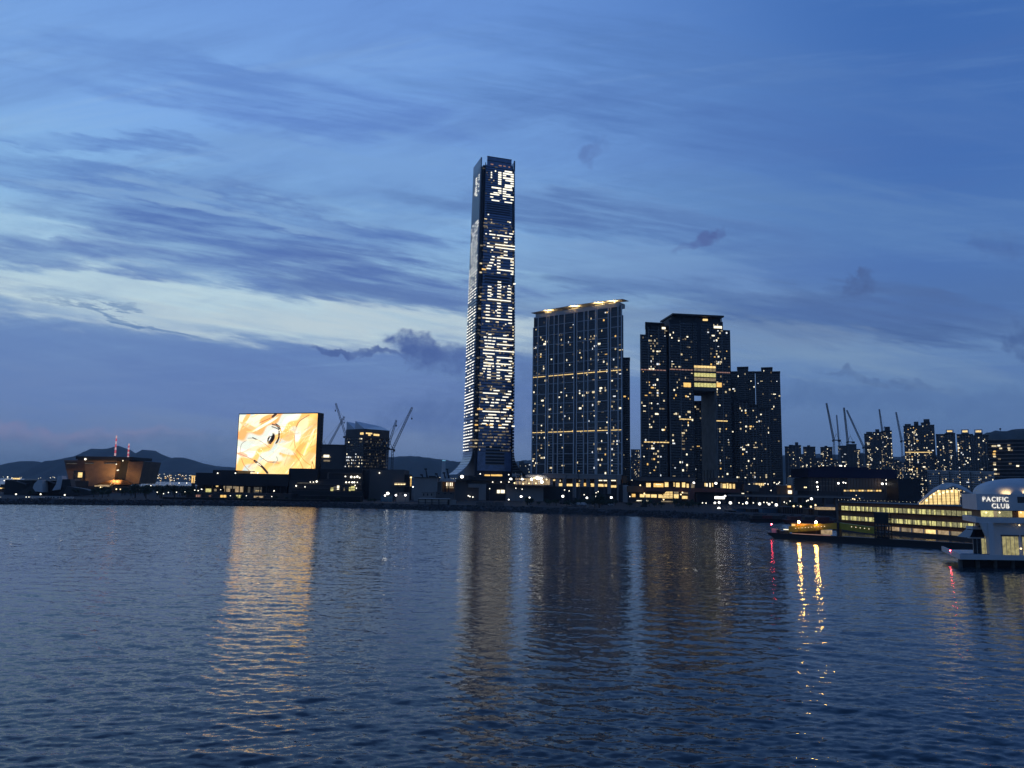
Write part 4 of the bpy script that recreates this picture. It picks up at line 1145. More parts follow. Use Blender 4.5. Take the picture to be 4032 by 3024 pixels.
# bronze-clad museum that flares upward
def museum():
    Y = 990
    t = thing('museum', 'bronze-clad museum flaring upward with a dark flat roof and glowing soffit', 'museum', base_at(405, Y))
    def wedge(name, mat, top, bot, y0, y1, dep, Yf, flare=4.0):
        (xa, xb), (xc, xd) = top, bot
        T = [P(xa, y0, Yf - flare), P(xb, y0, Yf - flare), P(xb, y0, Yf - flare) + Vector((0, dep, 0)), P(xa, y0, Yf - flare) + Vector((0, dep, 0))]
        Bq = [P(xc, y1, Yf), P(xd, y1, Yf), P(xd, y1, Yf) + Vector((0, dep - flare, 0)), P(xc, y1, Yf) + Vector((0, dep - flare, 0))]
        b = MB(); b.hexa(Bq, T); return b.build(name, mat, t)
    wedge('left_wall', 'brown', (252, 334), (276, 332), 1812, 1914, 50, Y)
    wedge('front_wall', 'brown', (334, 461), (332, 446), 1813, 1914, 50, Y)
    wedge('right_wall', 'brown', (506, 565), (491, 547), 1817, 1905, 50, Y)
    wedge('recess_wall', 'darker', (458, 512), (446, 500), 1810, 1908, 40, Y + 8, 2)
    bpx(t, 'window_recess', 'black', 289, 331, 1856, 1912, Y - 3.6, 2)
    wb = polypx(t, 'window_bay', 'dark', [(293, 1858), (327, 1858), (327, 1883), (293, 1883)], Y - 4.6, 1.0)
    bpx(wb, 'lit_window', 'lit_gold', 307, 323, 1860, 1880, Y - 5.2, 0.6)
    bpx(wb, 'window_ledge', 'darker', 292, 330, 1884, 1889, Y - 6, 2)
    for x0, x1 in ((262, 300), (334, 348), (352, 367), (410, 458)): bpx(t, 'slot_window', 'lit_faint', x0, x1, 1824, 1826.5, Y - 5.4, 1.5)
    for k in range(7):
        bpx(t, 'cladding_joint', 'ochre', 256, 331, 1819 + k * 5, 1819.8 + k * 5, Y - 4.5, 1.0)
    for k in range(14):
        y = 1820 + k * 5.6
        bpx(t, 'cladding_joint', 'ochre', 506 - k * 1.0, 562 - k * 1.3, y, y + 0.8, Y - 4.4 + k * 0.25, 1.0)
    bpx(t, 'roof_slab', 'darker', 298, 520, 1798, 1810, Y - 8, 55)
    bpx(t, 'upper_block', 'dark', 306, 460, 1806, 1814, Y - 6, 40)
    lamp = P(336, 1808, Y - 9); b = MB(); b.blob(lamp, 1.3, n=8, m=5); b.build('roof_lamp', 'lamp', t)
    for x, y in ((458, 1828), (466, 1851), (462, 1852), (484, 1814)): b = MB(); b.blob(P(x, y, Y - 5), 0.8, n=6, m=4); b.build('wall_lamp', 'lit_cream', t)
    # glowing bowed soffit and the glazed base under it
    b = MB()
    pts = [(372, 1908), (392, 1902), (415, 1895), (445, 1890), (475, 1889.5), (500, 1893), (519, 1903)]
    low = [(372, 1912), (395, 1910), (420, 1909), (445, 1909), (475, 1909), (500, 1909), (519, 1909)]
    for i in range(len(pts) - 1):
        a0, a1, c1, c0 = P(*pts[i], Y - 7), P(*pts[i + 1], Y - 7), P(*low[i + 1], Y - 1), P(*low[i], Y - 1)
        b.add([a0, a1, c1, c0], [(0, 1, 2, 3)])
    b.build('glowing_soffit', 'ochre', t)
    bpx(t, 'base_glazing', 'room', 372, 430, 1909, 1916, Y - 2, 1); bpx(t, 'base_wall', 'darker', 276, 548, 1913, None, Y, 40)
    for x in (438, 452): b = MB(); b.bar(P(x + 6, 1888, Y - 9), P(x - 8, 1922, Y - 9), 0.5); b.build('raking_column', 'black', t)
    for x, y in ((330, 1917), (396, 1919), (404, 1919), (458, 1926), (474, 1927), (486, 1927)): b = MB(); b.blob(P(x, y, Y - 10), 0.9, n=6, m=4); b.build('base_lamp', 'lamp_warm', t)
    # warm uplighting
    for x, y, dY, e, sz in ((420, 1890, 26, 5200, 8), (510, 1900, 20, 2600, 6), (300, 1915, 16, 1300, 5), (450, 1907, 10, 9000, 9)):
        ld = bpy.data.lights.new('uplight', 'AREA'); ld.size = sz; ld.energy = e * 0.65; ld.color = (1.0, 0.62, 0.26); ld.spread = R(120)
        lo = bpy.data.objects.new('uplight', ld); col.objects.link(lo); lo.parent = t
        p_ = P(x, y, Y - dY); lo.location = p_ - wloc(t)
        tgt = P(x + 5, 1850, Y - 2); lo.rotation_euler = (tgt - p_).to_track_quat('-Z', 'Y').to_euler()
museum()
# park trees between the museum and the harbour
for k in range(64):
    px = rl.uniform(285, 775) if k < 52 else rl.uniform(0, 300)
    Y = rl.uniform(700, 930)
    h = rl.uniform(6, 11) + (3 if 520 < px < 760 else 0)
    tree(px, Y, h, h * rl.uniform(0.9, 1.3), 'dark leafy tree in the waterfront park by the bronze museum', 'waterfront park trees', rl)
for x, y in ((663, 1939), (695, 1938), (728, 1936), (644, 1944), (594, 1912), (705, 1902), (735, 1902), (767, 1930), (780, 1932), (793, 1926), (619, 1938)):
    lamp_post(x, y, 705, 'slim white lamp in the waterfront park left of the glowing screen', 'waterfront park lamps', r=0.62)
bp = ground(634, 1993)
t = thing('buoy', 'tiny dark buoy floating off the park left of the glowing screen', 'buoy', (bp.x, bp.y, 0))
b = MB(); b.bar((bp.x, bp.y, -0.5), (bp.x, bp.y, 1.0), 1.0, 0.9, 10); b.build('float', 'black', t)
b = MB(); b.bar((bp.x, bp.y, 1.0), (bp.x, bp.y, 2.6), 0.35, 0.12, 6); b.build('top_mark', 'redpaint', t)
t = thing('lit_totem', 'orange glowing lattice totem at the left end of the black podium', 'totem', base_at(760, 845))
for dx in (-4, 4): bpx(t, 'lit_post', 'lit_amber', 760 + dx - 1.6, 760 + dx + 1.6, 1876, 1902, 845, 1)
bpx(t, 'cap', 'lit_amber', 753, 767, 1873, 1876, 844.5, 2); bpx(t, 'base', 'dark', 754, 766, 1902, None, 845, 2)

# ---------------------------------------------------------------- screen museum
def screen_museum():
    Y0 = 838
    t = thing('screen_museum', 'black slab building carrying a giant orange glowing picture screen', 'museum', base_at(1000, 850))
    # tower slab turned so its right end is nearer
    A, B = P(943, 1700, 868), P(1252, 1700, 838)
    fr = Frame((A.x, A.y), (B.x - A.x, B.y - A.y))
    Wd = (B - A).xy.length
    zt = fr.hit(1100, 1630)[1]; zb = fr.hit(940, 1866)[1]
    u0, u1 = fr.hit(936, 1750)[0], fr.hit(1246, 1750)[0]
    b = MB(); fr.mb(b, u0 - 0.6, u1 + 0.8, LAND, zt + 1.0, -11, -0.2); b.build('tower_wall', 'darker', t)
    # side frame seen on the right: ladder of small louvres
    sf = Frame((fr.pt(u1 + 0.8, 0, -0.2).x, fr.pt(u1 + 0.8, 0, -0.2).y), (-fr.n.x, -fr.n.y), (fr.e.x, fr.e.y))
    for k in range(16):
        z = zb + 8 + (zt - zb - 14) * k / 15
        sf.piece('side_louvre', 'glass', 7.0, 9.5, z, z + 1.9, 0.0, 0.25, t)
    # the picture
    nx, ny = 220, 156
    s = np.linspace(0, 1, nx)[None, :] * np.ones((ny, 1)); q = np.linspace(0, 1, ny)[:, None] * np.ones((1, nx))
    # q=0 top; zoom pixel space of the tile used to read the picture
    zx = 808 + (757 - 808) * q + s * (1022 + 8 * q); zy = 280 - 32 * s + q * 755
    pal = np.array([lin(232, 226, 208)[:3], lin(242, 178, 104)[:3], lin(182, 194, 188)[:3], lin(236, 222, 186)[:3], lin(226, 156, 96)[:3], lin(196, 202, 190)[:3]])
    w1 = 0.10 * np.sin(zx * 0.008 + zy * 0.004) + 0.05 * np.sin(zx * 0.021 - zy * 0.013 + 1)
    ph = ((zy * 1.0 + zx * 0.62) / 640 + w1) * 6.0
    i0 = np.floor(ph).astype(int) % 6; f = (ph - np.floor(ph))[..., None]; f = np.clip((f - 0.35) / 0.3, 0, 1)
    im = pal[i0] * (1 - f) + pal[(i0 + 1) % 6] * f
    gold = np.array(lin(232, 172, 82)[:3]); gold2 = np.array(lin(240, 192, 112)[:3])
    g = np.clip((zx - 1330 + 0.35 * (zy - 600)) / 260, 0, 1)[..., None] * np.clip((zy - 250) / 300 + (zx - 1500) / 400, 0, 1)[..., None]
    im = im * (1 - 0.85 * g) + (gold * 0.6 + gold2 * 0.4 * (1 + 0.5 * np.sin(zx * 0.03 + zy * 0.02))[..., None]) * 0.85 * g
    g = (np.clip((zy - 820) / 120, 0, 1) * np.clip((zx - 900) / 150, 0, 1))[..., None]
    im = im * (1 - 0.75 * g) + gold2 * 0.75 * g
    def blobc(cx, cy, rx, ry, ang, rgb, al=1.0, soft=0.15):
        nonlocal im
        c_, s_ = math.cos(R(ang)), math.sin(R(ang))
        X = (zx - cx) * c_ + (zy - cy) * s_; Yq = -(zx - cx) * s_ + (zy - cy) * c_
        r = np.sqrt((X / rx) ** 2 + (Yq / ry) ** 2)
        m_ = (np.clip((1 + soft - r) / (2 * soft), 0, 1) * al)[..., None]
        im = im * (1 - m_) + np.array(lin(*rgb)[:3]) * m_
    def stroke(pts, wd, rgb, al=1.0):
        nonlocal im
        P_ = []
        for k in range(len(pts) - 1):
            p0 = pts[max(0, k - 1)]; p1 = pts[k]; p2 = pts[k + 1]; p3 = pts[min(len(pts) - 1, k + 2)]
            for u_ in np.linspace(0, 1, 9)[:-1]:
                P_.append(tuple(0.5 * (2 * p1[a] + (p2[a] - p0[a]) * u_ + (2 * p0[a] - 5 * p1[a] + 4 * p2[a] - p3[a]) * u_ ** 2 + (3 * p1[a] - p0[a] - 3 * p2[a] + p3[a]) * u_ ** 3) for a in (0, 1)))
        P_.append(pts[-1])
        dmin = np.full(zx.shape, 1e9)
        for (x0, y0), (x1, y1) in zip(P_, P_[1:]):
            L2 = max(1e-6, (x1 - x0) ** 2 + (y1 - y0) ** 2)
            tt = np.clip(((zx - x0) * (x1 - x0) + (zy - y0) * (y1 - y0)) / L2, 0, 1)
            dmin = np.minimum(dmin, np.hypot(zx - x0 - tt * (x1 - x0), zy - y0 - tt * (y1 - y0)))
        m_ = (np.clip((wd - dmin) / 5 + 0.5, 0, 1) * al)[..., None]
        im = im * (1 - m_) + np.array(lin(*rgb)[:3]) * m_
    blobc(1170, 325, 100, 38, -25, (240, 160, 92)); blobc(905, 320, 95, 26, -55, (240, 168, 100)); blobc(1090, 690, 170, 34, -14, (232, 168, 104), 0.5); blobc(850, 790, 70, 26, 10, (236, 168, 130), 0.9)
    blobc(930, 430, 130, 26, 24, (222, 170, 120), 0.9); blobc(1010, 620, 90, 40, 15, (196, 196, 180), 0.85); blobc(1240, 800, 150, 55, 8, (200, 208, 190), 0.85); blobc(1400, 720, 140, 40, 14, (190, 204, 190), 0.8)
    blobc(1440, 530, 90, 70, 0, (238, 168, 96), 0.8); blobc(1575, 520, 40, 90, 12, (196, 214, 210), 0.85); blobc(1640, 400, 60, 110, 25, (205, 212, 170), 0.7); blobc(1150, 400, 190, 16, -30, (255, 244, 214), 0.9)
    stroke([(1250, 300), (1290, 268)], 16, (60, 45, 40)); stroke([(1070, 385), (1160, 345), (1255, 300)], 5, (90, 70, 60), 0.8)
    stroke([(1245, 395), (1300, 412), (1335, 450)], 9, (50, 45, 45)); stroke([(1290, 388), (1340, 425), (1352, 470)], 7, (40, 35, 38)); stroke([(1240, 425), (1300, 445), (1330, 465)], 6, (70, 66, 70))
    stroke([(1333, 485), (1328, 560), (1295, 632)], 11, (40, 30, 28)); stroke([(1352, 450), (1368, 540), (1335, 620)], 5, (230, 150, 60))
    blobc(1234, 565, 40, 84, 30, (206, 190, 160), 0.5); blobc(1228, 575, 42, 74, 30, (22, 18, 20)); blobc(1222, 520, 24, 26, 20, (200, 206, 200)); stroke([(1200, 600), (1222, 560)], 5, (235, 235, 230)); blobc(1210, 625, 26, 16, 40, (70, 50, 44))
    stroke([(920, 580), (1010, 580), (1110, 625), (1210, 690)], 4, (120, 90, 76), 0.75); stroke([(985, 570), (1030, 590)], 6, (50, 40, 40)); stroke([(900, 610), (835, 660), (815, 760)], 4, (110, 90, 80), 0.8)
    stroke([(780, 772), (900, 812), (1010, 862), (1110, 930), (1190, 1010)], 5, (130, 104, 88), 0.8); stroke([(1010, 862), (1110, 932), (1175, 1000)], 15, (44, 36, 36)); stroke([(1040, 890), (1090, 915)], 5, (235, 225, 200))
    stroke([(835, 840), (870, 920), (950, 1000)], 4, (150, 100, 60), 0.9); stroke([(905, 1040), (950, 1000), (1010, 998)], 7, (60, 45, 40))
    stroke([(1555, 420), (1600, 345), (1720, 268)], 6, (150, 100, 60), 0.9); stroke([(1530, 520), (1545, 690), (1640, 775)], 5, (170, 130, 80), 0.9); stroke([(1560, 700), (1650, 830), (1740, 890)], 5, (190, 130, 50), 0.8)
    stroke([(1300, 635), (1440, 680), (1520, 740)], 4, (220, 200, 150)); stroke([(1520, 740), (1600, 850), (1650, 960)], 6, (200, 130, 60), 0.8); stroke([(1090, 805), (1180, 862), (1330, 878)], 5, (120, 110, 100), 0.9); stroke([(1300, 800), (1310, 850), (1250, 865)], 5, (140, 130, 110), 0.9)
    stroke([(1800, 440), (1770, 560), (1735, 640)], 4, (200, 130, 50), 0.8); stroke([(1755, 840), (1745, 935)], 4, (110, 80, 40)); stroke([(1755, 840), (1785, 930)], 4, (140, 90, 40))
    rgn = np.random.default_rng(2)
    # brushy flow lines over the whole picture
    for _ in range(90):
        x_, y_ = rgn.uniform(760, 1800), rgn.uniform(270, 1020); L_ = rgn.uniform(60, 220); an = R(-32 + 26 * math.sin(x_ * 0.004 + y_ * 0.006) + rgn.normal(0, 10))
        c_ = [(255, 240, 208), (222, 150, 92), (190, 204, 200), (250, 214, 140), (170, 120, 84), (232, 172, 104)][rgn.integers(6)]
        stroke([(x_, y_), (x_ + L_ * 0.5 * math.cos(an), y_ + L_ * 0.5 * math.sin(an) - rgn.uniform(-12, 12)), (x_ + L_ * math.cos(an), y_ + L_ * math.sin(an))], rgn.uniform(2, 9), c_, rgn.uniform(0.2, 0.5))
    for _ in range(40):
        blobc(rgn.normal(1460, 50), rgn.normal(430, 40), 5, 5, 0, (255, 232, 150), 0.9)
    for _ in range(20): blobc(rgn.normal(1080, 30), rgn.normal(770, 25), 6, 6, 0, (255, 238, 190), 0.9)
    im *= (0.93 + 0.07 * rgn.random(im.shape[:2]))[..., None]
    verts = []
    for j in range(ny):
        for i in range(nx):
            verts.append(tuple(fr.pt(u0 + (u1 - u0) * i / (nx - 1), zt + (zb - zt) * j / (ny - 1), 0.25) - wloc(t)))
    faces = [(j * nx + i, (j + 1) * nx + i, (j + 1) * nx + i + 1, j * nx + i + 1) for j in range(ny - 1) for i in range(nx - 1)]
    me = bpy.data.meshes.new('picture_screen'); me.from_pydata(verts, [], faces); me.update()
    ca = me.color_attributes.new('picture', 'FLOAT_COLOR', 'POINT')
    ca.data.foreach_set('color', np.concatenate([im.reshape(-1, 3), np.ones((nx * ny, 1))], 1).astype(np.float32).ravel())
    m = bpy.data.materials.new('led_picture'); m.use_nodes = True
    tt = NT(m.node_tree); at = tt.n('ShaderNodeAttribute', attribute_name='picture'); em = tt.n('ShaderNodeEmission'); em.inputs[1].default_value = 1.8
    tt.link(at.outputs[0], em.inputs[0]); o_ = tt.n('ShaderNodeOutputMaterial'); tt.link(em.outputs[0], o_.inputs[0])
    me.materials.append(m)
    so_ = bpy.data.objects.new('picture_screen', me); col.objects.link(so_); so_.parent = t
    # screen surround
    for a0, a1, z0, z1 in ((u0 - 0.6, u0 - 0.05, zb, zt + 1), (u1 + 0.05, u1 + 0.8, zb, zt + 1), (u0 - 0.05, u1 + 0.05, zt + 0.05, zt + 1.0)):
        fr.piece('screen_frame', 'black', a0, a1, z0, z1, -0.2, 0.5, t)
    # podium
    bpx(t, 'podium', 'black', 769, 1136, 1864, 1912, 800, 60)
    bpx(t, 'podium_upper', 'black', 838, 935, 1851, 1864, 806, 40)
    bpx(t, 'podium_step', 'black', 1136, 1250, 1848, 1912, 802, 40)
    bpx(t, 'ground_storey', 'darker', 776, 1130, 1912, None, 812, 40)
    for x0, x1, y0, y1, mt in ((806, 833, 1924, 1938, 'tube'), (844, 852, 1925, 1934, 'lit_dim'), (884, 905, 1924, 1936, 'room'), (880, 930, 1914, 1924, 'lit_dim'), (926, 957, 1916, 1938, 'room'), (976, 984, 1918, 1940, 'lit_faint'), (1000, 1030, 1918, 1940, 'lit_faint'), (850, 862, 1912, 1917, 'lit_gold'), (1005, 1028, 1930, 1935, 'lit_gold')):
        bpx(t, 'lit_bay', mt, x0, x1, y0, y1, 811.2, 0.6)
    for x in range(780, 1130, 27): bpx(t, 'colonnade_pier', 'dark', x - 1.2, x + 1.2, 1912, None, 806, 2)
    # terrace deck in front
    bpx(t, 'terrace', 'dark', 740, 1150, 1941, None, 772, 22)
    for k, (x, y) in enumerate(((857, 1863), (927, 1863), (1015, 1862))): b = MB(); b.blob(P(x, y, 799), 0.7, n=6, m=4); b.build('roof_lamp', 'lamp', t)
screen_museum()
for x, y in ((795, 1927), (767, 1931), (869, 1928), (1079, 1933), (970, 1952), (1070, 1955), (781, 1932), (907, 1952)):
    lamp_post(x, y, 764, 'small white lamp in front of the black podium', 'podium lamps', r=0.6 if x not in (1079,) else 0.9)
for i, (x0, x1, y0, y1, mt, lab) in enumerate(((770, 787, 1946, 1957, 'lit_pink', 'small pinkish lit kiosk, leftmost on the lawn edge below the black podium'), (866, 890, 1947, 1959, 'lit_amber', 'small amber lit kiosk with awning below the black podium'),
                                              (928, 948, 1947, 1961, 'tube', 'small yellow lit kiosk beside dark shrubs below the black podium'), (998, 1036, 1951, 1960, 'room', 'long low lit kiosk, rightmost below the black podium'), (822, 828, 1948, 1956, 'lit_pink', 'tiny lit booth between two kiosks below the black podium'))):
    t = thing('kiosk', lab, 'kiosk', base_at((x0 + x1) / 2, 720))
    bpx(t, 'counter', 'dark', x0, x1, y1, None, 720, 4); bpx(t, 'lit_front', mt, x0 + 1, x1 - 1, y0 + 2, y1 - 0.4, 720, 2); bpx(t, 'roof', 'darker', x0 - 2, x1 + 2, y0, y0 + 2, 719, 6)
    for x in (x0, (x0 + x1) / 2, x1): bpx(t, 'post', 'darker', x - 0.7, x + 0.7, y0 + 2, y1, 719.4, 0.4)
# lawn terraces: long low banks
for i, (x0, x1, y0, Y, lab) in enumerate(((640, 1290, 1963, 690, 'long low dark retaining bank below the lit kiosks'), (1180, 1420, 1953, 705, 'long low dark bank below the stepped black block'))):
    t = thing('retaining_bank', lab, 'bank', base_at((x0 + x1) / 2, Y))
    bpx(t, 'bank', 'land', x0, x1, y0, None, Y, 12); bpx(t, 'coping', 'conc_d', x0, x1, y0 - 1.0, y0, Y - 0.4, 1.0)
for k in range(26):
    tree(rl.uniform(930, 1480), rl.uniform(690, 720), rl.uniform(2.5, 5), rl.uniform(3, 6), 'dark shrub-like tree along the waterfront below the screen', 'shrubs below the screen', rl)

# ---------------------------------------------------------------- far towers
fr_ = random.Random(91)
G = 'distant residential towers'
flats('apartment_tower', 'hazy far tower block between the tallest tower and the gridded slab', [(2046, 2066, 1818), (2066, 2088, 1826)], 2600, fr_, p=0.06, wall='conc_d', fh=3.4, pw=3.4, group=G)
flats('apartment_tower', 'hazy far tower with small lights left of the arched block', [(2484, 2520, 1771)], 2500, fr_, p=0.16, wall='conc_d', fh=3.4, pw=3.4, group=G)
flats('apartment_tower', 'far stepped tower just right of the dark cluster, leftmost of its row', [(3088, 3118, 1760), (3118, 3152, 1755)], 1900, fr_, p=0.12, wall='dark', fin='conc', huts=[(3106, 3122, 1751, 1760), (3130, 3143, 1741, 1756)], group=G)
flats('apartment_tower', 'far flat-topped tower, second in the row right of the dark cluster', [(3160, 3208, 1761)], 1950, fr_, p=0.10, wall='dark', huts=[(3178, 3190, 1753, 1761)], group=G)
flats('apartment_tower', 'far blocky tower left of the first tower crane, third in its row', [(3228, 3275, 1762)], 1950, fr_, p=0.10, wall='dark', huts=[(3246, 3258, 1755, 1762)], group=G)
flats('apartment_tower', 'far tower between the cranes with rounded shoulder', [(3297, 3330, 1757), (3330, 3370, 1751)], 1900, fr_, p=0.07, wall='dark', group=G)
flats('apartment_tower', 'low hazy tower in the gap left of the triple tower', [(3374, 3402, 1790)], 2700, fr_, p=0.05, wall='conc_d', group=G)
flats('apartment_tower', 'far triple tower with three rooftop plant rooms and many lights', [(3402, 3436, 1710), (3436, 3478, 1703), (3478, 3511, 1698)], 1800, fr_, p=0.22, wall='dark', huts=[(3410, 3434, 1700, 1712), (3446, 3462, 1690, 1704), (3482, 3504, 1680, 1700)], group=G, limit=60)
flats('apartment_tower', 'tallest far tower at right, four stepped blocks with lit window stacks', [(3558, 3590, 1679), (3590, 3628, 1678), (3628, 3664, 1666), (3664, 3680, 1675)], 1700, fr_, p=0.20, wall='dark', huts=[(3562, 3586, 1669, 1681), (3598, 3616, 1660, 1679), (3636, 3660, 1650, 1668)], group=G, limit=80, bands=[(3565, 3670, 1781, 'lit_gold')])
def crowned(label, blocks, crowns, Y, p):
    t = flats('apartment_tower', label, blocks, Y, fr_, p=p * 1.8, wall='dark', fin='conc', fin_every=2, limit=90, group=G)
    for x0, x1, y0, y1 in crowns:
        xc = sum((b[0] + b[1]) / 2 for b in blocks) / len(blocks)
        mid = P(xc, 1700, Y); brg = math.atan2(mid.x, mid.y)
        fr = Frame((mid.x, mid.y), (math.cos(brg), -math.sin(brg)))
        ua, zA = fr.hit(x0, y0); ub = fr.hit(x1, y0)[0]; z0 = fr.hit(x0, y1)[1]
        m = MB(); fr.mb(m, ua, ub, z0 - 6, z0, -12, -2); m.build('crown_base', 'dark', t)
        m = MB(); fr.mb(m, ua, ub, z0, z0 + (zA - z0) * 0.25, -2.5, -1.5); fr.mb(m, ua, ub, zA - 1.0, zA, -12, -1.5)
        fr.mb(m, ua, ua + 1.2, z0, zA - 1.0, -12, -1.5); fr.mb(m, ub - 1.2, ub, z0, zA - 1.0, -12, -1.5)
        m.build('crown_frame', 'conc_l', t)
        m = MB(); fr.mb(m, ua + 2.2, ub - 2.2, z0 + (zA - z0) * 0.26, z0 + (zA - z0) * 0.75, -5, -4); m.build('crown_lamp', 'lit_gold', t)
    return t
crowned('ribbed far tower with one glowing rooftop crown', [(3684, 3722, 1712), (3720, 3760, 1708)], [(3724, 3754, 1692, 1704)], 1500, 0.08)
crowned('wide ribbed far tower with two glowing rooftop crowns', [(3766, 3830, 1712), (3830, 3892, 1716)], [(3784, 3814, 1691, 1706), (3836, 3868, 1691, 1706)], 1500, 0.07)
for i, (x0, x1, yt, Y, lab) in enumerate(((3092, 3112, 1800, 2300, 'low lit tower at the foot of the leftmost stepped far tower'), (3150, 3166, 1790, 2500, 'thin hazy tower between the first two far towers of the row'), (3208, 3230, 1805, 2500, 'hazy low tower between the flat-topped and blocky far towers'), (3270, 3300, 1812, 2400, 'hazy low tower under the leftmost right-hand crane'), (3368, 3384, 1770, 2300, 'thin tower just right of the rounded far tower'),
                                         (3512, 3536, 1812, 2200, 'low lit tower in the gap right of the triple tower'), (3534, 3560, 1820, 2300, 'low lit tower left of the tallest far tower'), (3586, 3640, 1830, 1300, 'broad mid-rise with many small lights below the tallest far tower'), (3662, 3690, 1800, 1900, 'dark mid-rise tucked between tallest far tower and ribbed towers'))):
    flats('apartment_tower', lab, [(x0, x1, yt)], Y, fr_, p=0.24, wall='dark', fin='conc_d', group=G, fin_every=5)
# hotel with curving white balcony lines
def banded_hotel():
    Y = 1050
    c = P(3960, 1800, Y)
    root = thing('curved_hotel', 'dark building with curving pale balcony lines at the right edge', 'building', (c.x, Y + 20, LAND))
    brg = math.atan2(c.x, c.y)
    fr = Frame((c.x, c.y), (math.cos(brg), -math.sin(brg)))
    x0, x1 = fr.hit(3893, 1800)[0], fr.hit(4130, 1800)[0]
    zt = fr.hit(3960, 1729)[1]
    n = 18; k = 14
    wav = lambda f: -4.5 * math.sin(3.0 * f * math.pi)
    for j in range(n):
        z0 = LAND + (zt - LAND) * j / n; z1 = LAND + (zt - LAND) * (j + 1) / n
        gl, rl = MB(), MB()
        for i in range(k):
            f0, f1 = i / k, (i + 1) / k
            xa, xb = x0 + (x1 - x0) * f0, x0 + (x1 - x0) * f1
            def rg4(d0, d1, d2, d3, z): return [fr.pt(xa, z, d0), fr.pt(xb, z, d1), fr.pt(xb, z, d2), fr.pt(xa, z, d3)]
            gl.hexa(rg4(wav(f0) - 1.5, wav(f1) - 1.5, -40, -40, z0), rg4(wav(f0) - 1.5, wav(f1) - 1.5, -40, -40, z1))
            rl.hexa(rg4(wav(f0), wav(f1), wav(f1) - 1.6, wav(f0) - 1.6, z1 - 1.1), rg4(wav(f0), wav(f1), wav(f1) - 1.6, wav(f0) - 1.6, z1 - 0.2))
        gl.build('glazed_storey', 'darker', root); rl.build('balcony_edge', 'conc', root)
    for (px, py, m) in ((3910, 1756, 'lit'), (3918, 1756, 'lit'), (3933, 1754, 'lit_cream'), (3916, 1777, 'lit_amber'), (3914, 1788, 'lit_amber'), (3916, 1797, 'lit'), (3916, 1822, 'lit_dim'), (3916, 1829, 'lit'), (3919, 1848, 'lit_cream'),
                       (3919, 1866, 'lit'), (3930, 1866, 'lit_dim'), (3973, 1765, 'lit'), (3975, 1772, 'lit'), (3982, 1773, 'lit_dim'), (4007, 1835, 'lit_cream'), (3978, 1826, 'lit_dim'), (3935, 1807, 'lit_dim'), (3940, 1765, 'lit'), (3972, 1753, 'lit_dim')):
        u_, z_ = fr.hit(px, py); d_ = wav((u_ - x0) / (x1 - x0)) + 0.1
        fr.piece('lit_window', m, u_ - 1.6, u_ + 1.6, z_ - 1.0, z_ + 1.0, d_, d_ + 0.5, root)
banded_hotel()
# long low estate with dark gaps
def estate():
    Y = 980
    for i, (x0, x1) in enumerate(((3642, 3686), (3690, 3726), (3730, 3767), (3771, 3808), (3812, 3849), (3853, 3903))):
        words = ('leftmost', 'second', 'third', 'fourth', 'fifth', 'rightmost')
        flats('low_apartment_block', words[i] + ' grey low apartment block in the long row beneath the ribbed towers', [(x0, x1, 1856 + i)], Y, fr_, p=0.16, wall='conc_l', fin='conc', fin_every=20, fh=3.0, pw=2.0, group='low apartment blocks in a row', depth=18, cat='apartment block')
estate()
# slender hazy glass tower in the far gap left of the tallest tower
def cone_tower():
    c = P(1746, 1880, 5200)
    zt, zb = P(1746, 1815, 5200).z, -1
    root = thing('distant_tower', 'pale hazy tapering tower with blue-lit crown far behind the waterfront', 'tower', (c.x, c.y, LAND))
    b = MB(); b.bar((c.x, c.y, LAND), (c.x, c.y, zt), 17, 11, 12); b.build('shaft', 'conc_l', root)
    M['bluecrown'] = emitter('blue_crown_light', (0.25, 0.7, 1.0), 0.7)
    b = MB(); b.bar((c.x, c.y, zt), (c.x, c.y, zt + 5), 11.3, 11.3, 12); b.build('crown', 'bluecrown', root)
cone_tower()
# red and white chimneys behind the museum
for (xa, ya, xb, yb, lab) in ((453, 1795, 459, 1714, 'taller red and white lit mast behind the brown museum'), (504, 1802, 508, 1746, 'shorter red and white lit mast behind the brown museum')):
    a_, b_ = P(xa, ya, 2600), P(xb, yb, 2600)
    M['mast_red'] = M.get('mast_red') or emitter('mast_red_glow', (1.0, 0.16, 0.22), 0.5)
    M['mast_white'] = M.get('mast_white') or emitter('mast_white_glow', (1.0, 0.66, 0.72), 0.55)
    t = thing('mast', lab, 'mast', (a_.x, 2600, LAND))
    n = 7
    m = MB(); m.bar((a_.x, 2600, LAND), (a_.x, 2600, a_.z), 3.2, 3.0, 8); m.build('shaft', 'conc_d', t)
    for k in range(n):
        p0, p1 = a_.lerp(b_, k / n), a_.lerp(b_, (k + 0.9) / n)
        m = MB(); m.bar(p0, p1, 2.8 - 0.1 * k, 2.7 - 0.1 * k, 8); m.build('band', 'mast_red' if k % 2 else 'mast_white', t)
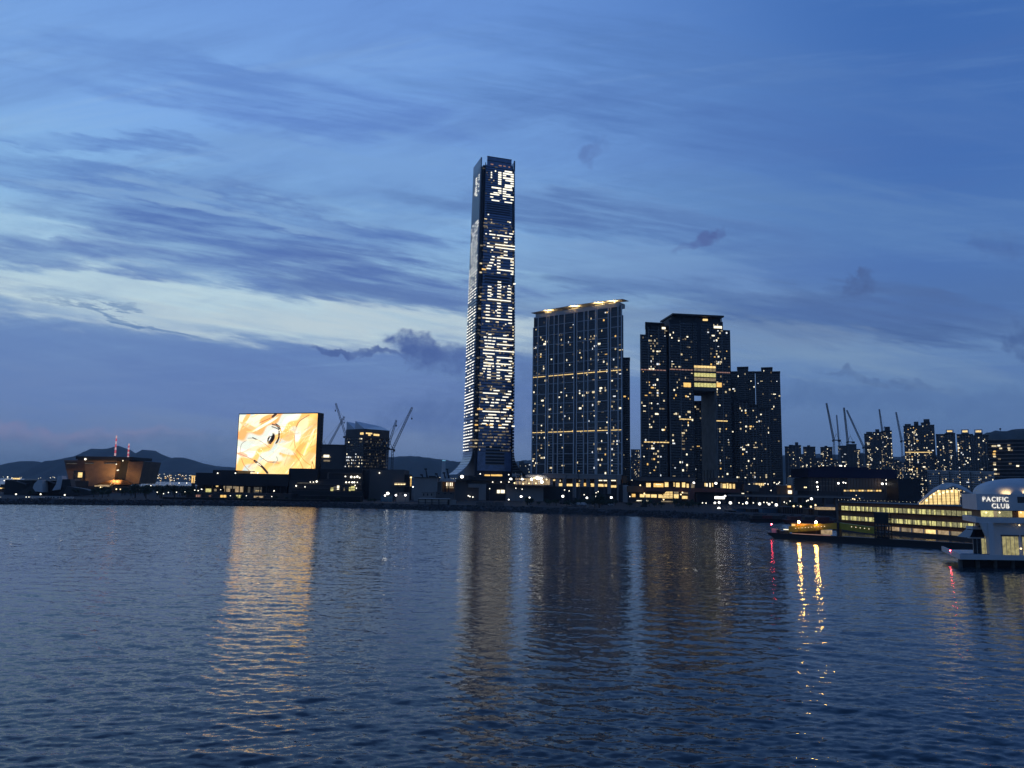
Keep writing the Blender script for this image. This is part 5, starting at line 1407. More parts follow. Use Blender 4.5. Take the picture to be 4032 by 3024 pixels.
# lights of the far port
rg = random.Random(6)
pl = MB(); plw = MB()
for k in range(110):
    px = rg.uniform(560, 800); py = rg.gauss(1882, 9)
    if py > 1896 or py < 1858: continue
    p_ = P(px, py, 5200); (pl if rg.random() < 0.7 else plw).blob(p_, rg.uniform(2.0, 3.6), n=5, m=3)
for k in range(40):
    px = rg.choice([rg.uniform(0, 260), rg.uniform(1610, 1800), rg.uniform(-100, 60)]); py = rg.gauss(1880 if px < 400 else 1884, 4)
    p_ = P(px, py, 5200); pl.blob(p_, rg.uniform(1.5, 3.2), n=5, m=3)
tag(pl.build('port_lights', 'lit_cream', kind='stuff'), 'scatter of tiny lights along the distant port shore', 'lights')
tag(plw.build('port_lights', 'lit_amber', kind='stuff'), 'scatter of tiny amber lights along the distant port shore', 'lights')

hp = P(3939, 1699, 4600)
t = thing('hilltop_mast', 'small dark mast with round head on the hill at far right', 'mast', (hp.x, 4600, hp.z - 6))
b = MB(); b.bar((hp.x, 4600, hp.z - 8), (hp.x, 4600, hp.z + 14), 1.6, 1.2, 6); b.build('pole', 'darker', t)
b = MB(); b.blob((hp.x, 4600, hp.z + 15), 6.0, 6.0, 8, 5); b.build('round_head', 'darker', t)

# ================================================================ between the screen and the tallest tower
# sawtooth-roofed offices
def sawtooth():
    Y = 985
    t = thing('sawtooth_office', 'grey office block with two-tooth sawtooth roof and scattered lit windows', 'office building', base_at(1445, Y + 20))
    # corner at px 1432: left face recedes to the left, right face to the right
    K = P(1432, 1750, Y); L = P(1360, 1750, Y + 22); Rr = P(1532, 1750, Y + 30)
    fl = Frame((L.x, L.y), (K.x - L.x, K.y - L.y)); frr = Frame((K.x, K.y), (Rr.x - K.x, Rr.y - K.y))
    wl, wr = (K - L).xy.length, (Rr - K).xy.length
    z0 = fl.hit(1400, 1842)[1]; zm = fl.hit(1400, 1722)[1]; zt = P(1432, 1688, Y).z
    back = Vector((L.x + Rr.x - K.x, L.y + Rr.y - K.y, 0))
    b = MB(); b.extrude([Vector((p.x, p.y, LAND)) for p in (K, Rr, back, L)], (0, 0, zm - LAND)); b.build('body', 'dark', t)
    b = MB(); b.extrude([Vector((p.x, p.y, zm)) for p in (K, Rr, back, L)], (0, 0, zt - zm)); b.build('upper_band', 'conc_d', t)
    # two wedges of roof
    def tooth(f0, f1, hz):
        a0, a1 = L.lerp(K, f0), L.lerp(K, f1); v = Rr - K
        a0 = Vector((a0.x, a0.y, zt)); a1 = Vector((a1.x, a1.y, zt)); v = Vector((v.x, v.y, 0))
        up = Vector((0, 0, hz))
        bb = MB(); bb.add([a0, a1, a0 + up, a0 + v, a1 + v, a0 + v + up * 0.6], [(0, 1, 2), (3, 5, 4), (0, 3, 4, 1), (0, 2, 5, 3), (1, 4, 5, 2)]); bb.build('sawtooth_roof', 'silver', t)
    tooth(0.02, 0.50, P(1363, 1660, Y + 22).z - zt); tooth(0.50, 1.0, P(1400, 1658, Y + 11).z - zt)
    rg = random.Random(8); ls = LitSet(t, 150)
    nz = 10
    for fr, W_, nu, p, mix in ((fl, wl, 7, 0.55, [('lit_cool', 3), ('lit_cream', 2), ('lit_dim', 2), ('lit_faint', 2)]), (frr, wr, 14, 0.5, [('lit_faint', 6), ('lit_dim', 2)])):
        g = MB(); pane_grid(g, fr, 0.5, W_ - 0.5, z0, zm, nu * 2, nz, fu=0.85, fz=0.7); g.build('window_grid', 'glass', t, kind='stuff')
        lit_grid(ls, fr, 0.5, W_ - 0.5, z0, zm, nu * 2, nz, lambda s, q: p * (0.9 if q < 0.45 else 0.6 if q > 0.85 else 0.35), rg, mix=mix, fu=0.7, fz=0.45)
        for k in range(nu + 1):
            u = 0.5 + (W_ - 1) * k / nu; fr.piece('mullion', 'conc_d', u - 0.2, u + 0.2, z0, zm, 0, 0.6, t)
        for j in range(nz + 1):
            z = z0 + (zm - z0) * j / nz; fr.piece('floor_edge', 'conc_d', 0.3, W_ - 0.3, z - 0.3, z + 0.3, 0, 0.5, t)
    for x0, x1, y0, y1 in ((1419, 1431, 1703, 1711), (1441, 1465, 1703, 1710), (1450, 1459, 1710, 1716), (1471, 1493, 1708, 1717)):
        fr = fl if x1 < 1432 else frr
        u0, z1 = fr.hit(x0, y0); u1, zz = fr.hit(x1, y1); fr.piece('top_window', 'lit_gold', u0, u1, zz, z1, 0, 0.3, t)
    ls.done('lit_window')
sawtooth()
t = thing('plain_block', 'plain grey block between the glowing screen and the sawtooth roof', 'building', base_at(1315, 1010))
bpx(t, 'wall', 'conc_d', 1262, 1365, 1753, None, 1012, 30)
for x0, x1, y0, y1, m in ((1274, 1296, 1791, 1801, 'lit_cream'), (1264, 1271, 1796, 1802, 'lit_dim'), (1297, 1302, 1797, 1802, 'lit_dim'), (1274, 1299, 1811, 1817, 'lit_dim')): bpx(t, 'lit_window', m, x0, x1, y0, y1, 1011.4, 0.6)
bpx(t, 'parapet', 'conc_d', 1260, 1367, 1750, 1753, 1011, 31)
# terraced dark block with bright terraces
t = thing('terraced_block', 'dark stepped terrace block with rows of bright white lamps', 'building', base_at(1300, 800))
bpx(t, 'upper_tier', 'darker', 1140, 1430, 1846, None, 812, 40)
bpx(t, 'middle_tier', 'dark', 1140, 1425, 1893, None, 800, 12); bpx(t, 'lower_tier', 'darker', 1150, 1428, 1934, None, 790, 10)
for y in (1862, 1888, 1906, 1922): bpx(t, 'terrace_edge', 'conc_d', 1290 if y == 1862 else 1160, 1425, y, y + 2, 798.5 if y > 1890 else 810.5, 2)
for x in (1190, 1222, 1250, 1292): bpx(t, 'pier', 'conc_d', x - 4, x + 4, 1862, 1886, 810.8, 1.2)
for x0, x1, y0, y1, m in ((1302, 1312, 1920, 1933, 'tube'), (1313, 1325, 1915, 1931, 'lit_faint'), (1327, 1335, 1912, 1928, 'lit_cream'), (1353, 1357, 1921, 1932, 'lit_dim'), (1374, 1380, 1918, 1933, 'tube'), (1382, 1397, 1914, 1931, 'tube'), (1295, 1311, 1939, 1946, 'lit_dim'), (1170, 1240, 1900, 1904, 'lit_faint')):
    bpx(t, 'lit_bay', m, x0, x1, y0, y1, 799.2, 0.7)
for x, y, r_ in ((1360, 1876, 0.9), (1383, 1878, 1.5), (1396, 1879, 1.2), (1407, 1877, 1.4), (1416, 1881, 0.9), (1363, 1899, 1.1), (1375, 1899, 1.0), (1387, 1899, 1.2), (1395, 1899, 1.1), (1407, 1899, 0.7), (1222, 1898, 0.7), (1234, 1898, 0.7), (1247, 1896, 1.3), (1166, 1913, 1.0), (1201, 1917, 0.7), (1164, 1936, 0.9), (1255, 1939, 0.9), (1284, 1944, 0.8), (1398, 1911, 0.7), (1403, 1922, 0.7)):
    b = MB(); b.blob(P(x, y, 797 if y > 1893 else 809.5), r_ * 0.8, n=7, m=5); b.build('terrace_lamp', 'lamp', t)
t = thing('brown_podium', 'plain dark olive podium block beneath the construction crane', 'building', base_at(1510, 815))
bpx(t, 'wall', 'conc_d', 1430, 1592, 1849, None, 818, 40); bpx(t, 'roof_step', 'conc_d', 1545, 1592, 1849, None, 817.4, 6); bpx(t, 'lower_wing', 'darker', 1592, 1612, 1868, None, 822, 20)
bpx(t, 'side_wall', 'darker', 1429, 1455, 1852, None, 817, 2); bpx(t, 'gallery', 'lit_dim', 1553, 1597, 1901, 1909, 816.6, 1); bpx(t, 'gallery_roof', 'conc_d', 1550, 1610, 1913, 1917, 814, 5)
for k in range(7): b = MB(); b.blob(P(1556 + k * 6.2, 1907, 816), 0.55, n=6, m=4); b.build('gallery_lamp', 'lamp_warm', t)
b = MB(); b.blob(P(1494, 1862, 817), 0.7, n=6, m=4); b.build('wall_lamp', 'lamp', t)
# cranes around it
luffing_crane('pale luffing crane leaning left beside the glowing screen, taller of the crossed pair', (1360, 1800), (1362, 1720), (1322, 1588), 1040, mat='steel_pale', hook=(1316, 1617))
luffing_crane('pale luffing crane leaning right beside the glowing screen, shorter of the crossed pair', (1290, 1800), (1288, 1768), (1356, 1640), 1060, mat='steel_pale', hook=(1357, 1664))
luffing_crane('large dark luffing crane with long jib right of the sawtooth block', (1545, 1850), (1546, 1772), (1623, 1604), 900, wd=2.6, hook=(1620, 1648))
luffing_crane('smaller pale luffing crane close to the sawtooth block', (1528, 1850), (1527, 1765), (1561, 1654), 930, mat='steel_pale', hook=(1562, 1676))
t = thing('lit_mast', 'orange-lit slender street mast beside the grey concrete box', 'mast', base_at(1618, 830))
bpx(t, 'pole', 'lit_amber', 1616.5, 1619.5, 1876, 1915, 830, 0.6); bpx(t, 'foot', 'dark', 1615, 1621, 1915, None, 830, 1); bpx(t, 'lamp_head', 'lamp_warm', 1614, 1621, 1878, 1882, 829, 1)
# concrete boxes and sheds of the construction site
t = thing('concrete_box', 'large windowless grey concrete box left of the tallest tower', 'building', base_at(1680, 780))
bpx(t, 'wall', 'conc', 1632, 1722, 1882, None, 785, 30); bpx(t, 'roof_lip', 'dark', 1631, 1723, 1879, 1882, 784, 32); bpx(t, 'plant_room', 'darker', 1688, 1714, 1874, 1879, 790, 8); bpx(t, 'lean_to', 'conc_d', 1722, 1738, 1898, None, 790, 18)
t = thing('colonnaded_pavilion', 'small pale-roofed pavilion with lit white columns beside the concrete box', 'pavilion', base_at(1757, 800))
bpx(t, 'wall', 'ochre', 1730, 1788, 1896, None, 806, 16)
polypx(t, 'roof', 'conc_l', [(1724, 1896), (1745, 1885), (1772, 1883), (1790, 1890), (1790, 1897)], 799, 20)
for x in (1759, 1766, 1773, 1780): bpx(t, 'column', 'lit_cream', x - 1.6, x + 1.6, 1900, 1914, 803, 1)
bpx(t, 'stair', 'lit_dim', 1757, 1786, 1917, 1922, 802, 3)
t = thing('roller_door_shed', 'row of pale roller-door sheds close to the seawall', 'shed', base_at(1720, 668))
bpx(t, 'roof', 'conc_l', 1648, 1770, 1963, 1965, 660, 9); bpx(t, 'rear_wall', 'dark', 1648, 1770, 1965, None, 666, 3)
for x0, x1 in ((1650, 1673), (1676, 1699), (1702, 1726), (1730, 1762)):
    bpx(t, 'roller_door', 'conc_l', x0, x1, 1966.5, 1976, 663, 0.8); bpx(t, 'door_panel', 'conc', x0, x1, 1977, 1986, 663.2, 0.8); bpx(t, 'post', 'black', x0 - 2.4, x0 - 0.4, 1965, None, 662, 0.8)
bpx(t, 'end_panel', 'conc', 1770, 1796, 1968, None, 664, 2)
for i, (x0, x1, y0, y1, m, lab) in enumerate(((1661, 1708, 1940, 1952, 'conc', 'pale shipping container on the site left of the tallest tower'), (1716, 1790, 1938, 1946, 'conc_d', 'long corrugated site office roof left of the tallest tower'), (1560, 1610, 1940, 1948, 'conc', 'pale site cabin near the olive podium'), (1500, 1545, 1950, 1956, 'teal', 'greenish site cabin under the big floodlight'), (1222, 1242, 1962, 1968, 'conc', 'small pale box on the bank below the stepped block'))):
    t = thing('site_cabin', lab, 'cabin', base_at((x0 + x1) / 2, 735)); bpx(t, 'box', m, x0, x1, y0, None, 735, 5); bpx(t, 'roof', 'conc_d', x0 - 1, x1 + 1, y0 - 1.2, y0, 734.6, 6)
    for k in range(3): bpx(t, 'door', 'darker', x0 + (x1 - x0) * (k + 0.3) / 3, x0 + (x1 - x0) * (k + 0.6) / 3, y0 + 3, y1, 734.8, 0.3)
for x, y, r_, lab in ((1527, 1943, 2.2, 'big bright floodlight below the olive podium'), (1516, 1951, 1.3, 'floodlight just left of the big one below the olive podium'), (1559, 1950, 1.5, 'middle white floodlight right of the olive podium foot'), (1596, 1950, 1.5, 'white floodlight by the pale site cabin')): floodlight(x, y, 728, lab, r_)
floodlight(1819, 1877, 905, 'very large oval floodlight at the left foot of the tallest tower', 3.0)
floodlight(2011, 1887, 880, 'bright floodlight at the right foot of the tallest tower, left of two', 2.4)
floodlight(2055, 1887, 880, 'bright floodlight at the right foot of the tallest tower, right of two', 2.6)
for x, y in ((1626, 1917),): floodlight(x, y, 800, 'small bright lamp beside the orange-lit mast', 1.0)
# small derrick booms on the site skyline
for (x0, y0, x1, y1, lab) in ((1682, 1878, 1676, 1847, 'bent dark derrick boom above the concrete box'), (1664, 1878, 1660, 1870, 'short dark derrick on the concrete box roof'), (1729, 1886, 1718, 1866, 'dark leaning boom beside the white-roofed pavilion'), (1754, 1886, 1748, 1862, 'dark boom above the white-roofed pavilion'), (1768, 1884, 1760, 1848, 'taller dark bent boom near the tower foot')):
    a_, b_ = P(x0, y0, 800), P(x1, y1, 800)
    t = thing('derrick', lab, 'crane', (a_.x, 800, LAND)); b = MB(); b.bar((a_.x, 800, LAND), a_, 0.6, 0.5); b.build('post', 'black', t)
    b = MB(); b.bar(a_, b_, 0.8, 0.5); b.build('boom', 'black', t); b = MB(); b.obox(b_, (1.4, 0, 0), (0, 0.5, 0), (0, 0, 0.7)); b.build('boom_head', 'black', t)

# ---------------------------------------------------------------- podium under the towers
t = thing('tower_podium', 'grey concrete station podium at the foot of the tallest tower', 'podium', base_at(1900, 860))
bpx(t, 'wall', 'conc_d', 1786, 1992, 1893, None, 868, 60); bpx(t, 'upper_deck', 'dark', 1830, 2070, 1888, 1893, 866, 60)
bpx(t, 'pale_pier', 'conc', 1886, 1914, 1906, None, 862, 6); bpx(t, 'pale_block', 'conc', 1844, 1886, 1905, 1920, 864, 5); bpx(t, 'bay', 'darker', 1836, 1856, 1892, 1904, 865.5, 2)
bpx(t, 'dark_bay', 'black', 1916, 1990, 1905, None, 866, 3)
for x0, x1 in ((1957, 1968), (1971, 1987)): bpx(t, 'lit_opening', 'lit_cream', x0, x1, 1929, 1942, 864.5, 1)
bpx(t, 'right_wall', 'conc', 1992, 2140, 1908, None, 868, 40)
bpx(t, 'dark_canopy', 'dark', 1786, 1992, 1889, 1892, 862, 6)
for x, y in ((1844, 1952), (1850, 1955), (1862, 1957), (1891, 1866), (1940, 1898), (1973, 1898), (2003, 1869), (2004, 1898)): b = MB(); b.blob(P(x, y, 861), 0.7, n=6, m=4); b.build('deck_lamp', 'lamp', t)
t = thing('shopping_terrace', 'brightly lit shopping terrace with fabric canopy between tower and gridded slab', 'terrace', base_at(2090, 850))
bpx(t, 'deck', 'conc_d', 2000, 2180, 1908, 1913, 856, 40); bpx(t, 'rear_wall', 'room', 2030, 2165, 1884, 1908, 880, 2)
polypx(t, 'canopy', 'conc_l', [(2068, 1872), (2076, 1868), (2150, 1873), (2164, 1890), (2140, 1882), (2072, 1879)], 858, 14)
for x in (2040, 2052, 2078, 2096, 2120, 2146): bpx(t, 'column', 'lit_dim' if x % 4 else 'conc_l', x - 2, x + 2, 1882, 1908, 859, 1.2)
for x, y, r_ in ((2093, 1887, 1.7), (2103, 1883, 1.2), (2114, 1882, 1.8), (2122, 1883, 1.6), (2131, 1884, 1.5), (2133, 1897, 2.1), (2152, 1888, 0.9), (2026, 1902, 1.0), (2060, 1905, 0.9), (2083, 1903, 0.9), (2110, 1903, 0.9)):
    b = MB(); b.blob(P(x, y, 855), r_ * 0.85, n=8, m=5); b.build('terrace_lamp', 'flood' if r_ > 1.4 else 'lamp_warm', t)
for x0, y0, x1, y1 in ((2036, 1905, 2030, 1860), (2048, 1870, 2020, 1868), (2058, 1885, 2052, 1862)): b = MB(); b.bar(P(x0, y0, 857), P(x1, y1, 857), 0.4); b.build('canopy_mast', 'conc_l', t)
# podium of the gridded slab: pale beam on square columns
t = thing('colonnade_podium', 'pale concrete colonnade podium under the gridded slab with glowing shop level', 'podium', base_at(2300, 890))
bpx(t, 'beam', 'conc', 2140, 2448, 1868, 1885, 898, 36); bpx(t, 'beam_lip', 'conc_l', 2140, 2448, 1866, 1868, 897.4, 36)
bpx(t, 'shop_wall', 'darker', 2150, 2450, 1885, None, 912, 20); bpx(t, 'lower_wall', 'darker', 2070, 2440, 1917, None, 900, 6)
for x0, x1, y0, y1, m in ((2178, 2190, 1888, 1893, 'lit_gold'), (2199, 2214, 1903, 1914, 'lit_gold'), (2232, 2255, 1905, 1914, 'lit_gold'), (2268, 2285, 1903, 1916, 'lit_gold'), (2298, 2312, 1902, 1914, 'lit_amber'), (2326, 2342, 1904, 1916, 'lit_gold'), (2356, 2391, 1906, 1916, 'lit_gold'), (2358, 2392, 1890, 1894, 'lit_cream'), (2407, 2425, 1890, 1894, 'lit_cream'), (2406, 2427, 1911, 1920, 'lit_gold'), (2280, 2286, 1890, 1897, 'lit'), (2204, 2208, 1890, 1896, 'lit')):
    bpx(t, 'lit_shop', m, x0, x1, y0, y1, 911, 1)
for x, yb in ((2170, 1915), (2194, 1915), (2222, 1917), (2262, 1960), (2292, 1917), (2316, 1917), (2348, 1935), (2399, 1945), (2436, 1955)):
    bpx(t, 'column', 'conc', x - 7, x + 7, 1885, yb, 899, 5)
bpx(t, 'end_pier', 'conc', 2430, 2444, 1870, None, 896, 8); bpx(t, 'arched_bay', 'black', 2436, 2452, 1908, None, 895.4, 3); bpx(t, 'end_wall', 'conc_l', 2452, 2473, 1910, None, 897, 20); bpx(t, 'lit_gable', 'ochre', 2452, 2468, 1874, 1902, 905, 12)
for x, y, m in ((2140, 1900, 'lamp_warm'),): b = MB(); b.blob(P(x, y, 896), 0.9, n=6, m=4); b.build('lamp', m, t)
# podium of the arched block
t = thing('mall_podium', 'dark red-brown shopping podium with two glowing floors under the arched block', 'podium', base_at(2720, 870))
bpx(t, 'upper_beam', 'conc_d', 2518, 2738, 1879, 1895, 885, 40); bpx(t, 'upper_beam_right', 'conc_d', 2826, 2905, 1882, 1898, 885, 40)
bpx(t, 'shop_floor', 'darker', 2490, 2930, 1895, 1922, 892, 30); bpx(t, 'red_band', 'brick', 2540, 2915, 1921, 1937, 880, 30); bpx(t, 'ochre_band', 'ochre', 2476, 2545, 1914, 1938, 882, 30)
bpx(t, 'lower_floor', 'darker', 2476, 2920, 1937, None, 888, 26); bpx(t, 'red_pier', 'brick', 2714, 2735, 1937, None, 879, 8); bpx(t, 'dark_pier', 'black', 2741, 2753, 1945, None, 874, 6); bpx(t, 'corner_wall', 'conc_d', 2930, 2988, 1908, 1935, 884, 26)
for x0, x1, y0, y1, m in ((2545, 2562, 1902, 1918, 'lit_gold'), (2574, 2612, 1903, 1918, 'lit_amber'), (2582, 2604, 1906, 1910, 'lit_cream'), (2618, 2632, 1899, 1917, 'lit_gold'), (2653, 2656, 1900, 1916, 'lit_gold'), (2662, 2676, 1901, 1918, 'lit_gold'), (2686, 2698, 1900, 1919, 'lit_gold'), (2704, 2712, 1905, 1920, 'lit_gold'), (2720, 2734, 1903, 1922, 'lit_dim'), (2775, 2780, 1902, 1915, 'lit_gold'),
                          (2782, 2786, 1903, 1916, 'lit_cream'), (2794, 2798, 1902, 1918, 'lit_cream'), (2804, 2808, 1902, 1916, 'lit_gold'), (2838, 2844, 1902, 1922, 'lit_dim'), (2846, 2858, 1905, 1922, 'lit_gold'), (2862, 2868, 1903, 1923, 'lit_gold'), (2872, 2880, 1905, 1924, 'lit_gold'), (2886, 2894, 1906, 1925, 'lit_gold')):
    bpx(t, 'lit_shop', m, x0, x1, y0, y1, 891.3, 0.7)
for x0, x1, y0, y1, m in ((2488, 2502, 1945, 1957, 'lit_amber'), (2520, 2560, 1946, 1958, 'lit_gold'), (2564, 2586, 1947, 1959, 'lit_gold'), (2593, 2606, 1947, 1960, 'lit_gold'), (2654, 2672, 1936, 1944, 'lit_dim'), (2654, 2672, 1946, 1962, 'lit_gold'), (2686, 2714, 1938, 1945, 'lit_dim'), (2686, 2708, 1953, 1964, 'lit_gold'), (2507, 2528, 1970, 1973, 'lit_cream'), (2545, 2559, 1969, 1974, 'lit_cream'), (2604, 2650, 1972, 1977, 'lit_dim')):
    bpx(t, 'lit_shop', m, x0, x1, y0, y1, 887.2, 0.7)
polypx(t, 'atrium_window', 'lit_gold', [(2608, 1962), (2608, 1951), (2625, 1935), (2648, 1935), (2648, 1962)], 886.8, 0.8)
for k in range(6): bpx(t, 'atrium_mullion', 'brick', 2612 + k * 6, 2613 + k * 6, 1936, 1962, 886.2, 0.4)
for k in range(3): bpx(t, 'atrium_transom', 'brick', 2608, 2648, 1943 + k * 7, 1944 + k * 7, 886.0, 0.4)
for x, y, r_ in ((2732, 1901, 1.8), (2819, 1903, 2.2)): floodlight(x, y, 872, ('bright floodlight above the red pier of the mall podium', 'bright floodlight right of the grey shaft')[x > 2780], r_)
for x, y in ((2521, 1911), (2537, 1943), (2681, 1947), (2613, 1967), (2687, 1939)): b = MB(); b.blob(P(x, y, 878), 0.8, n=6, m=4); b.build('facade_lamp', 'lamp_warm', t)

# ---------------------------------------------------------------- building site on the shore under the towers
rs = random.Random(19)
for i, (x0, y0, x1, y1, Y, lab) in enumerate(((2215, 1925, 2232, 1870, 760, 'leaning grey piling rig left of the colonnade'), (2258, 1985, 2262, 1880, 740, 'tall upright piling rig in front of the colonnade'), (2282, 1935, 2277, 1862, 745, 'thin dark rig boom beside the tall piling rig'), (2325, 1915, 2314, 1884, 760, 'short dark rig boom in the middle of the colonnade'), (2380, 1912, 2371, 1884, 760, 'short dark rig boom at the right of the colonnade'),
                                             (2710, 1960, 2722, 1892, 760, 'dark crawler crane boom before the red pier'), (2535, 2000, 2541, 1950, 700, 'dark piling rig left of the mall atrium'))):
    a_, b_ = P(x0, y0, Y), P(x1, y1, Y)
    t = thing('piling_rig', lab, 'rig', (a_.x, Y, LAND))
    b = MB(); b.obox((a_.x, Y, LAND + 1.6), (2.6, 0, 0), (0, 1.6, 0), (0, 0, 0.9)); b.obox((a_.x + 0.8, Y, LAND + 2.9), (1.6, 0, 0), (0, 1.3, 0), (0, 0, 1.0)); b.build('machine_body', 'dark', t)
    for s in (-1, 1): b = MB(); b.obox((a_.x, Y + s * 1.7, LAND + 0.4), (2.9, 0, 0), (0, 0.4, 0), (0, 0, 0.5)); b.build('crawler_track', 'black', t)
    b = MB(); lattice(b, (a_.x, Y, LAND + 2), a_, 1.3, 6, 0.16); lattice(b, a_, b_, 1.3, 9, 0.16); b.build('boom', 'steel', t)
for k in range(44):
    px = rs.uniform(2060, 2760); tree(px, rs.uniform(680, 760), rs.uniform(3.5, 8.5), rs.uniform(5, 10), 'dark scrubby tree on the shore below the tower podiums', 'shore scrub trees', rs)
tree(2360, 645, 13, 17, 'big dark round tree at the water edge below the colonnade', None, rs)
tree(2342, 648, 9, 13, 'smaller dark round tree hard against the big one at the water edge', None, rs)
for i, (x0, x1, y, m) in enumerate(((2207, 2320, 1994, 'conc_d'), (2310, 2330, 1988, 'conc'), (2393, 2440, 2002, 'conc_d'), (2452, 2492, 2006, 'conc_d'), (1875, 1985, 1979, 'conc_d'), (2506, 2530, 1999, 'conc_d'), (2700, 2718, 2010, 'conc'))):
    words = ('long pale barrier strip below the colonnade', 'small pale crate stack below the colonnade', 'pale pipe stack right of the big round tree', 'low pale heap far right of the big round tree', 'long low pale barrier below the tower podium', 'pale cable drum heap below the ochre wall', 'small pale box below the red pier')
    t = thing('site_barrier', words[i], 'barrier', base_at((x0 + x1) / 2, 655)); n = max(2, int((x1 - x0) / 12))
    for k in range(n):
        a0 = x0 + (x1 - x0) * k / n; bpx(t, 'barrier_block', m, a0, a0 + (x1 - x0) / n - 1.0, y - rs.uniform(0, 2.5), None, 655 + rs.uniform(0, 3), 1.5)
# white vans and machinery
for i, (x, y) in enumerate(((2276, 1972), (2300, 1968), (2404, 1960), (2257, 1968))):
    t = thing('site_van', ('white van lit up left of the floodlit heap', 'white van beside the middle floodlight of the site', 'white truck lit by yellow lamp near the right columns', 'dim white van behind the tall piling rig')[i], 'van', base_at(x, 720))
    p_ = P(x, y, 720)
    b = MB(); b.box(p_.x - 2.6, p_.x + 1.4, 720, 722.2, LAND + 0.5, LAND + 2.8); b.build('body', 'white', t)
    b = MB(); b.hexa([(p_.x + 1.4, 720, LAND + .5), (p_.x + 2.8, 720, LAND + .5), (p_.x + 2.8, 722.2, LAND + .5), (p_.x + 1.4, 722.2, LAND + .5)], [(p_.x + 1.4, 720, LAND + 2.5), (p_.x + 2.1, 720, LAND + 2.5), (p_.x + 2.1, 722.2, LAND + 2.5), (p_.x + 1.4, 722.2, LAND + 2.5)]); b.build('cab', 'white', t)
    for dx in (-1.8, 1.6):
        b = MB(); b.bar((p_.x + dx, 719.9, LAND + .45), (p_.x + dx, 722.3, LAND + .45), 0.45, n=10); b.build('wheel', 'black', t)
for x, y, r_, lab in ((2052, 1955, 1.7, 'bright site floodlight below the shopping terrace'), (2085, 1959, 1.0, 'dimmer twin lamp just right of the site floodlight'), (2216, 1954, 1.8, 'yellowish site floodlight below the colonnade left part'), (2311, 1960, 1.5, 'white site floodlight below the colonnade middle'), (2347, 1957, 1.6, 'yellow double lamp below the colonnade right part'), (2407, 1959, 1.7, 'glaring yellow-white lamp below the last colonnade columns'), (2003, 1967, 0.9, 'small lamp on the shore below the tower podium')):
    floodlight(x, y, 724, lab, r_)
for x, y in ((2223, 1929), (2241, 1933), (2347, 1940), (2355, 1936), (2480, 1955), (2031, 1922), (2056, 1926), (1928, 1924), (2300, 1948)):
    lamp_post(x, y, 770, 'slender street lamp among the podiums behind the shore', 'podium street lamps', r=0.7)

# ================================================================ right: road, pier, barge, clubhouse
rh = random.Random(41)
# floodlit yard
t = thing('yard_wall', 'long grey elevated road deck running right behind the floodlit yard', 'road deck', base_at(3100, 800))
bpx(t, 'deck', 'conc', 2880, 3400, 1952, 1958, 800, 14); bpx(t, 'parapet', 'conc_d', 2880, 3400, 1948, 1952, 799.5, 1)
for k in range(12): bpx(t, 'pier', 'conc_d', 2892 + k * 44, 2899 + k * 44, 1958, None, 803, 4)
t = thing('lit_signboard', 'blank glowing white signboard left of the floodlit yard', 'signboard', base_at(2835, 780))
bpx(t, 'panel', 'flood', 2815, 2853, 1955, 1964, 780, 0.6); bpx(t, 'frame', 'steel', 2813, 2855, 1953, 1966, 780.7, 0.5); bpx(t, 'post', 'steel', 2820, 2822, 1966, None, 781, 0.6); bpx(t, 'post', 'steel', 2846, 2848, 1966, None, 781, 0.6)
FL = ((2855, 1953, 1.6, 'upper white floodlight at the end of the signboard'), (2815, 1980, 1.7, 'left white floodlight of the yard'), (2832, 1979, 2.0, 'second white floodlight of the yard'), (2876, 1980, 2.3, 'third, widest white floodlight of the yard'), (2940, 1980, 2.0, 'fourth white floodlight of the yard'), (2991, 1984, 2.2, 'fifth white floodlight of the yard'), (3028, 1985, 1.8, 'sixth white floodlight of the yard'), (3057, 1988, 2.3, 'rightmost white floodlight of the yard'), (2831, 2002, 2.4, 'low glaring floodlight in front of the yard'), (3195, 1964, 2.0, 'white floodlight by the dark tree right of the yard'))
for x, y, r_, lab in FL: floodlight(x, y, 690, lab, r_ * 0.85)
for x, y in ((2766, 1980), (2780, 1981), (2910, 1980), (2925, 1984), (2966, 1980), (3008, 1978), (3020, 1979), (3040, 1978), (3111, 1973), (3098, 1982), (3088, 1977), (3176, 1973), (3182, 1970), (3140, 1990)):
    lamp_post(x, y, 690, 'small white lamp scattered in the floodlit yard', 'yard lamps', r=0.7)
for i, (x, y) in enumerate(((3125, 1993), (3153, 1994), (3193, 1995), (3211, 1989), (3221, 2000))): lamp_post(x, y, 560, 'warm quayside lamp between the yard and the pier building', 'quayside lamps', mat='lamp_warm', r=0.9)
t = thing('pink_lit_shed', 'low shed lit pinkish orange left of the pier building', 'shed', base_at(3245, 545)); bpx(t, 'wall', 'room', 3225, 3288, 1997, 2008, 548, 8); bpx(t, 'base', 'darker', 3220, 3300, 2008, None, 547, 8); bpx(t, 'roof', 'conc_d', 3222, 3292, 1995, 1997, 546, 12)
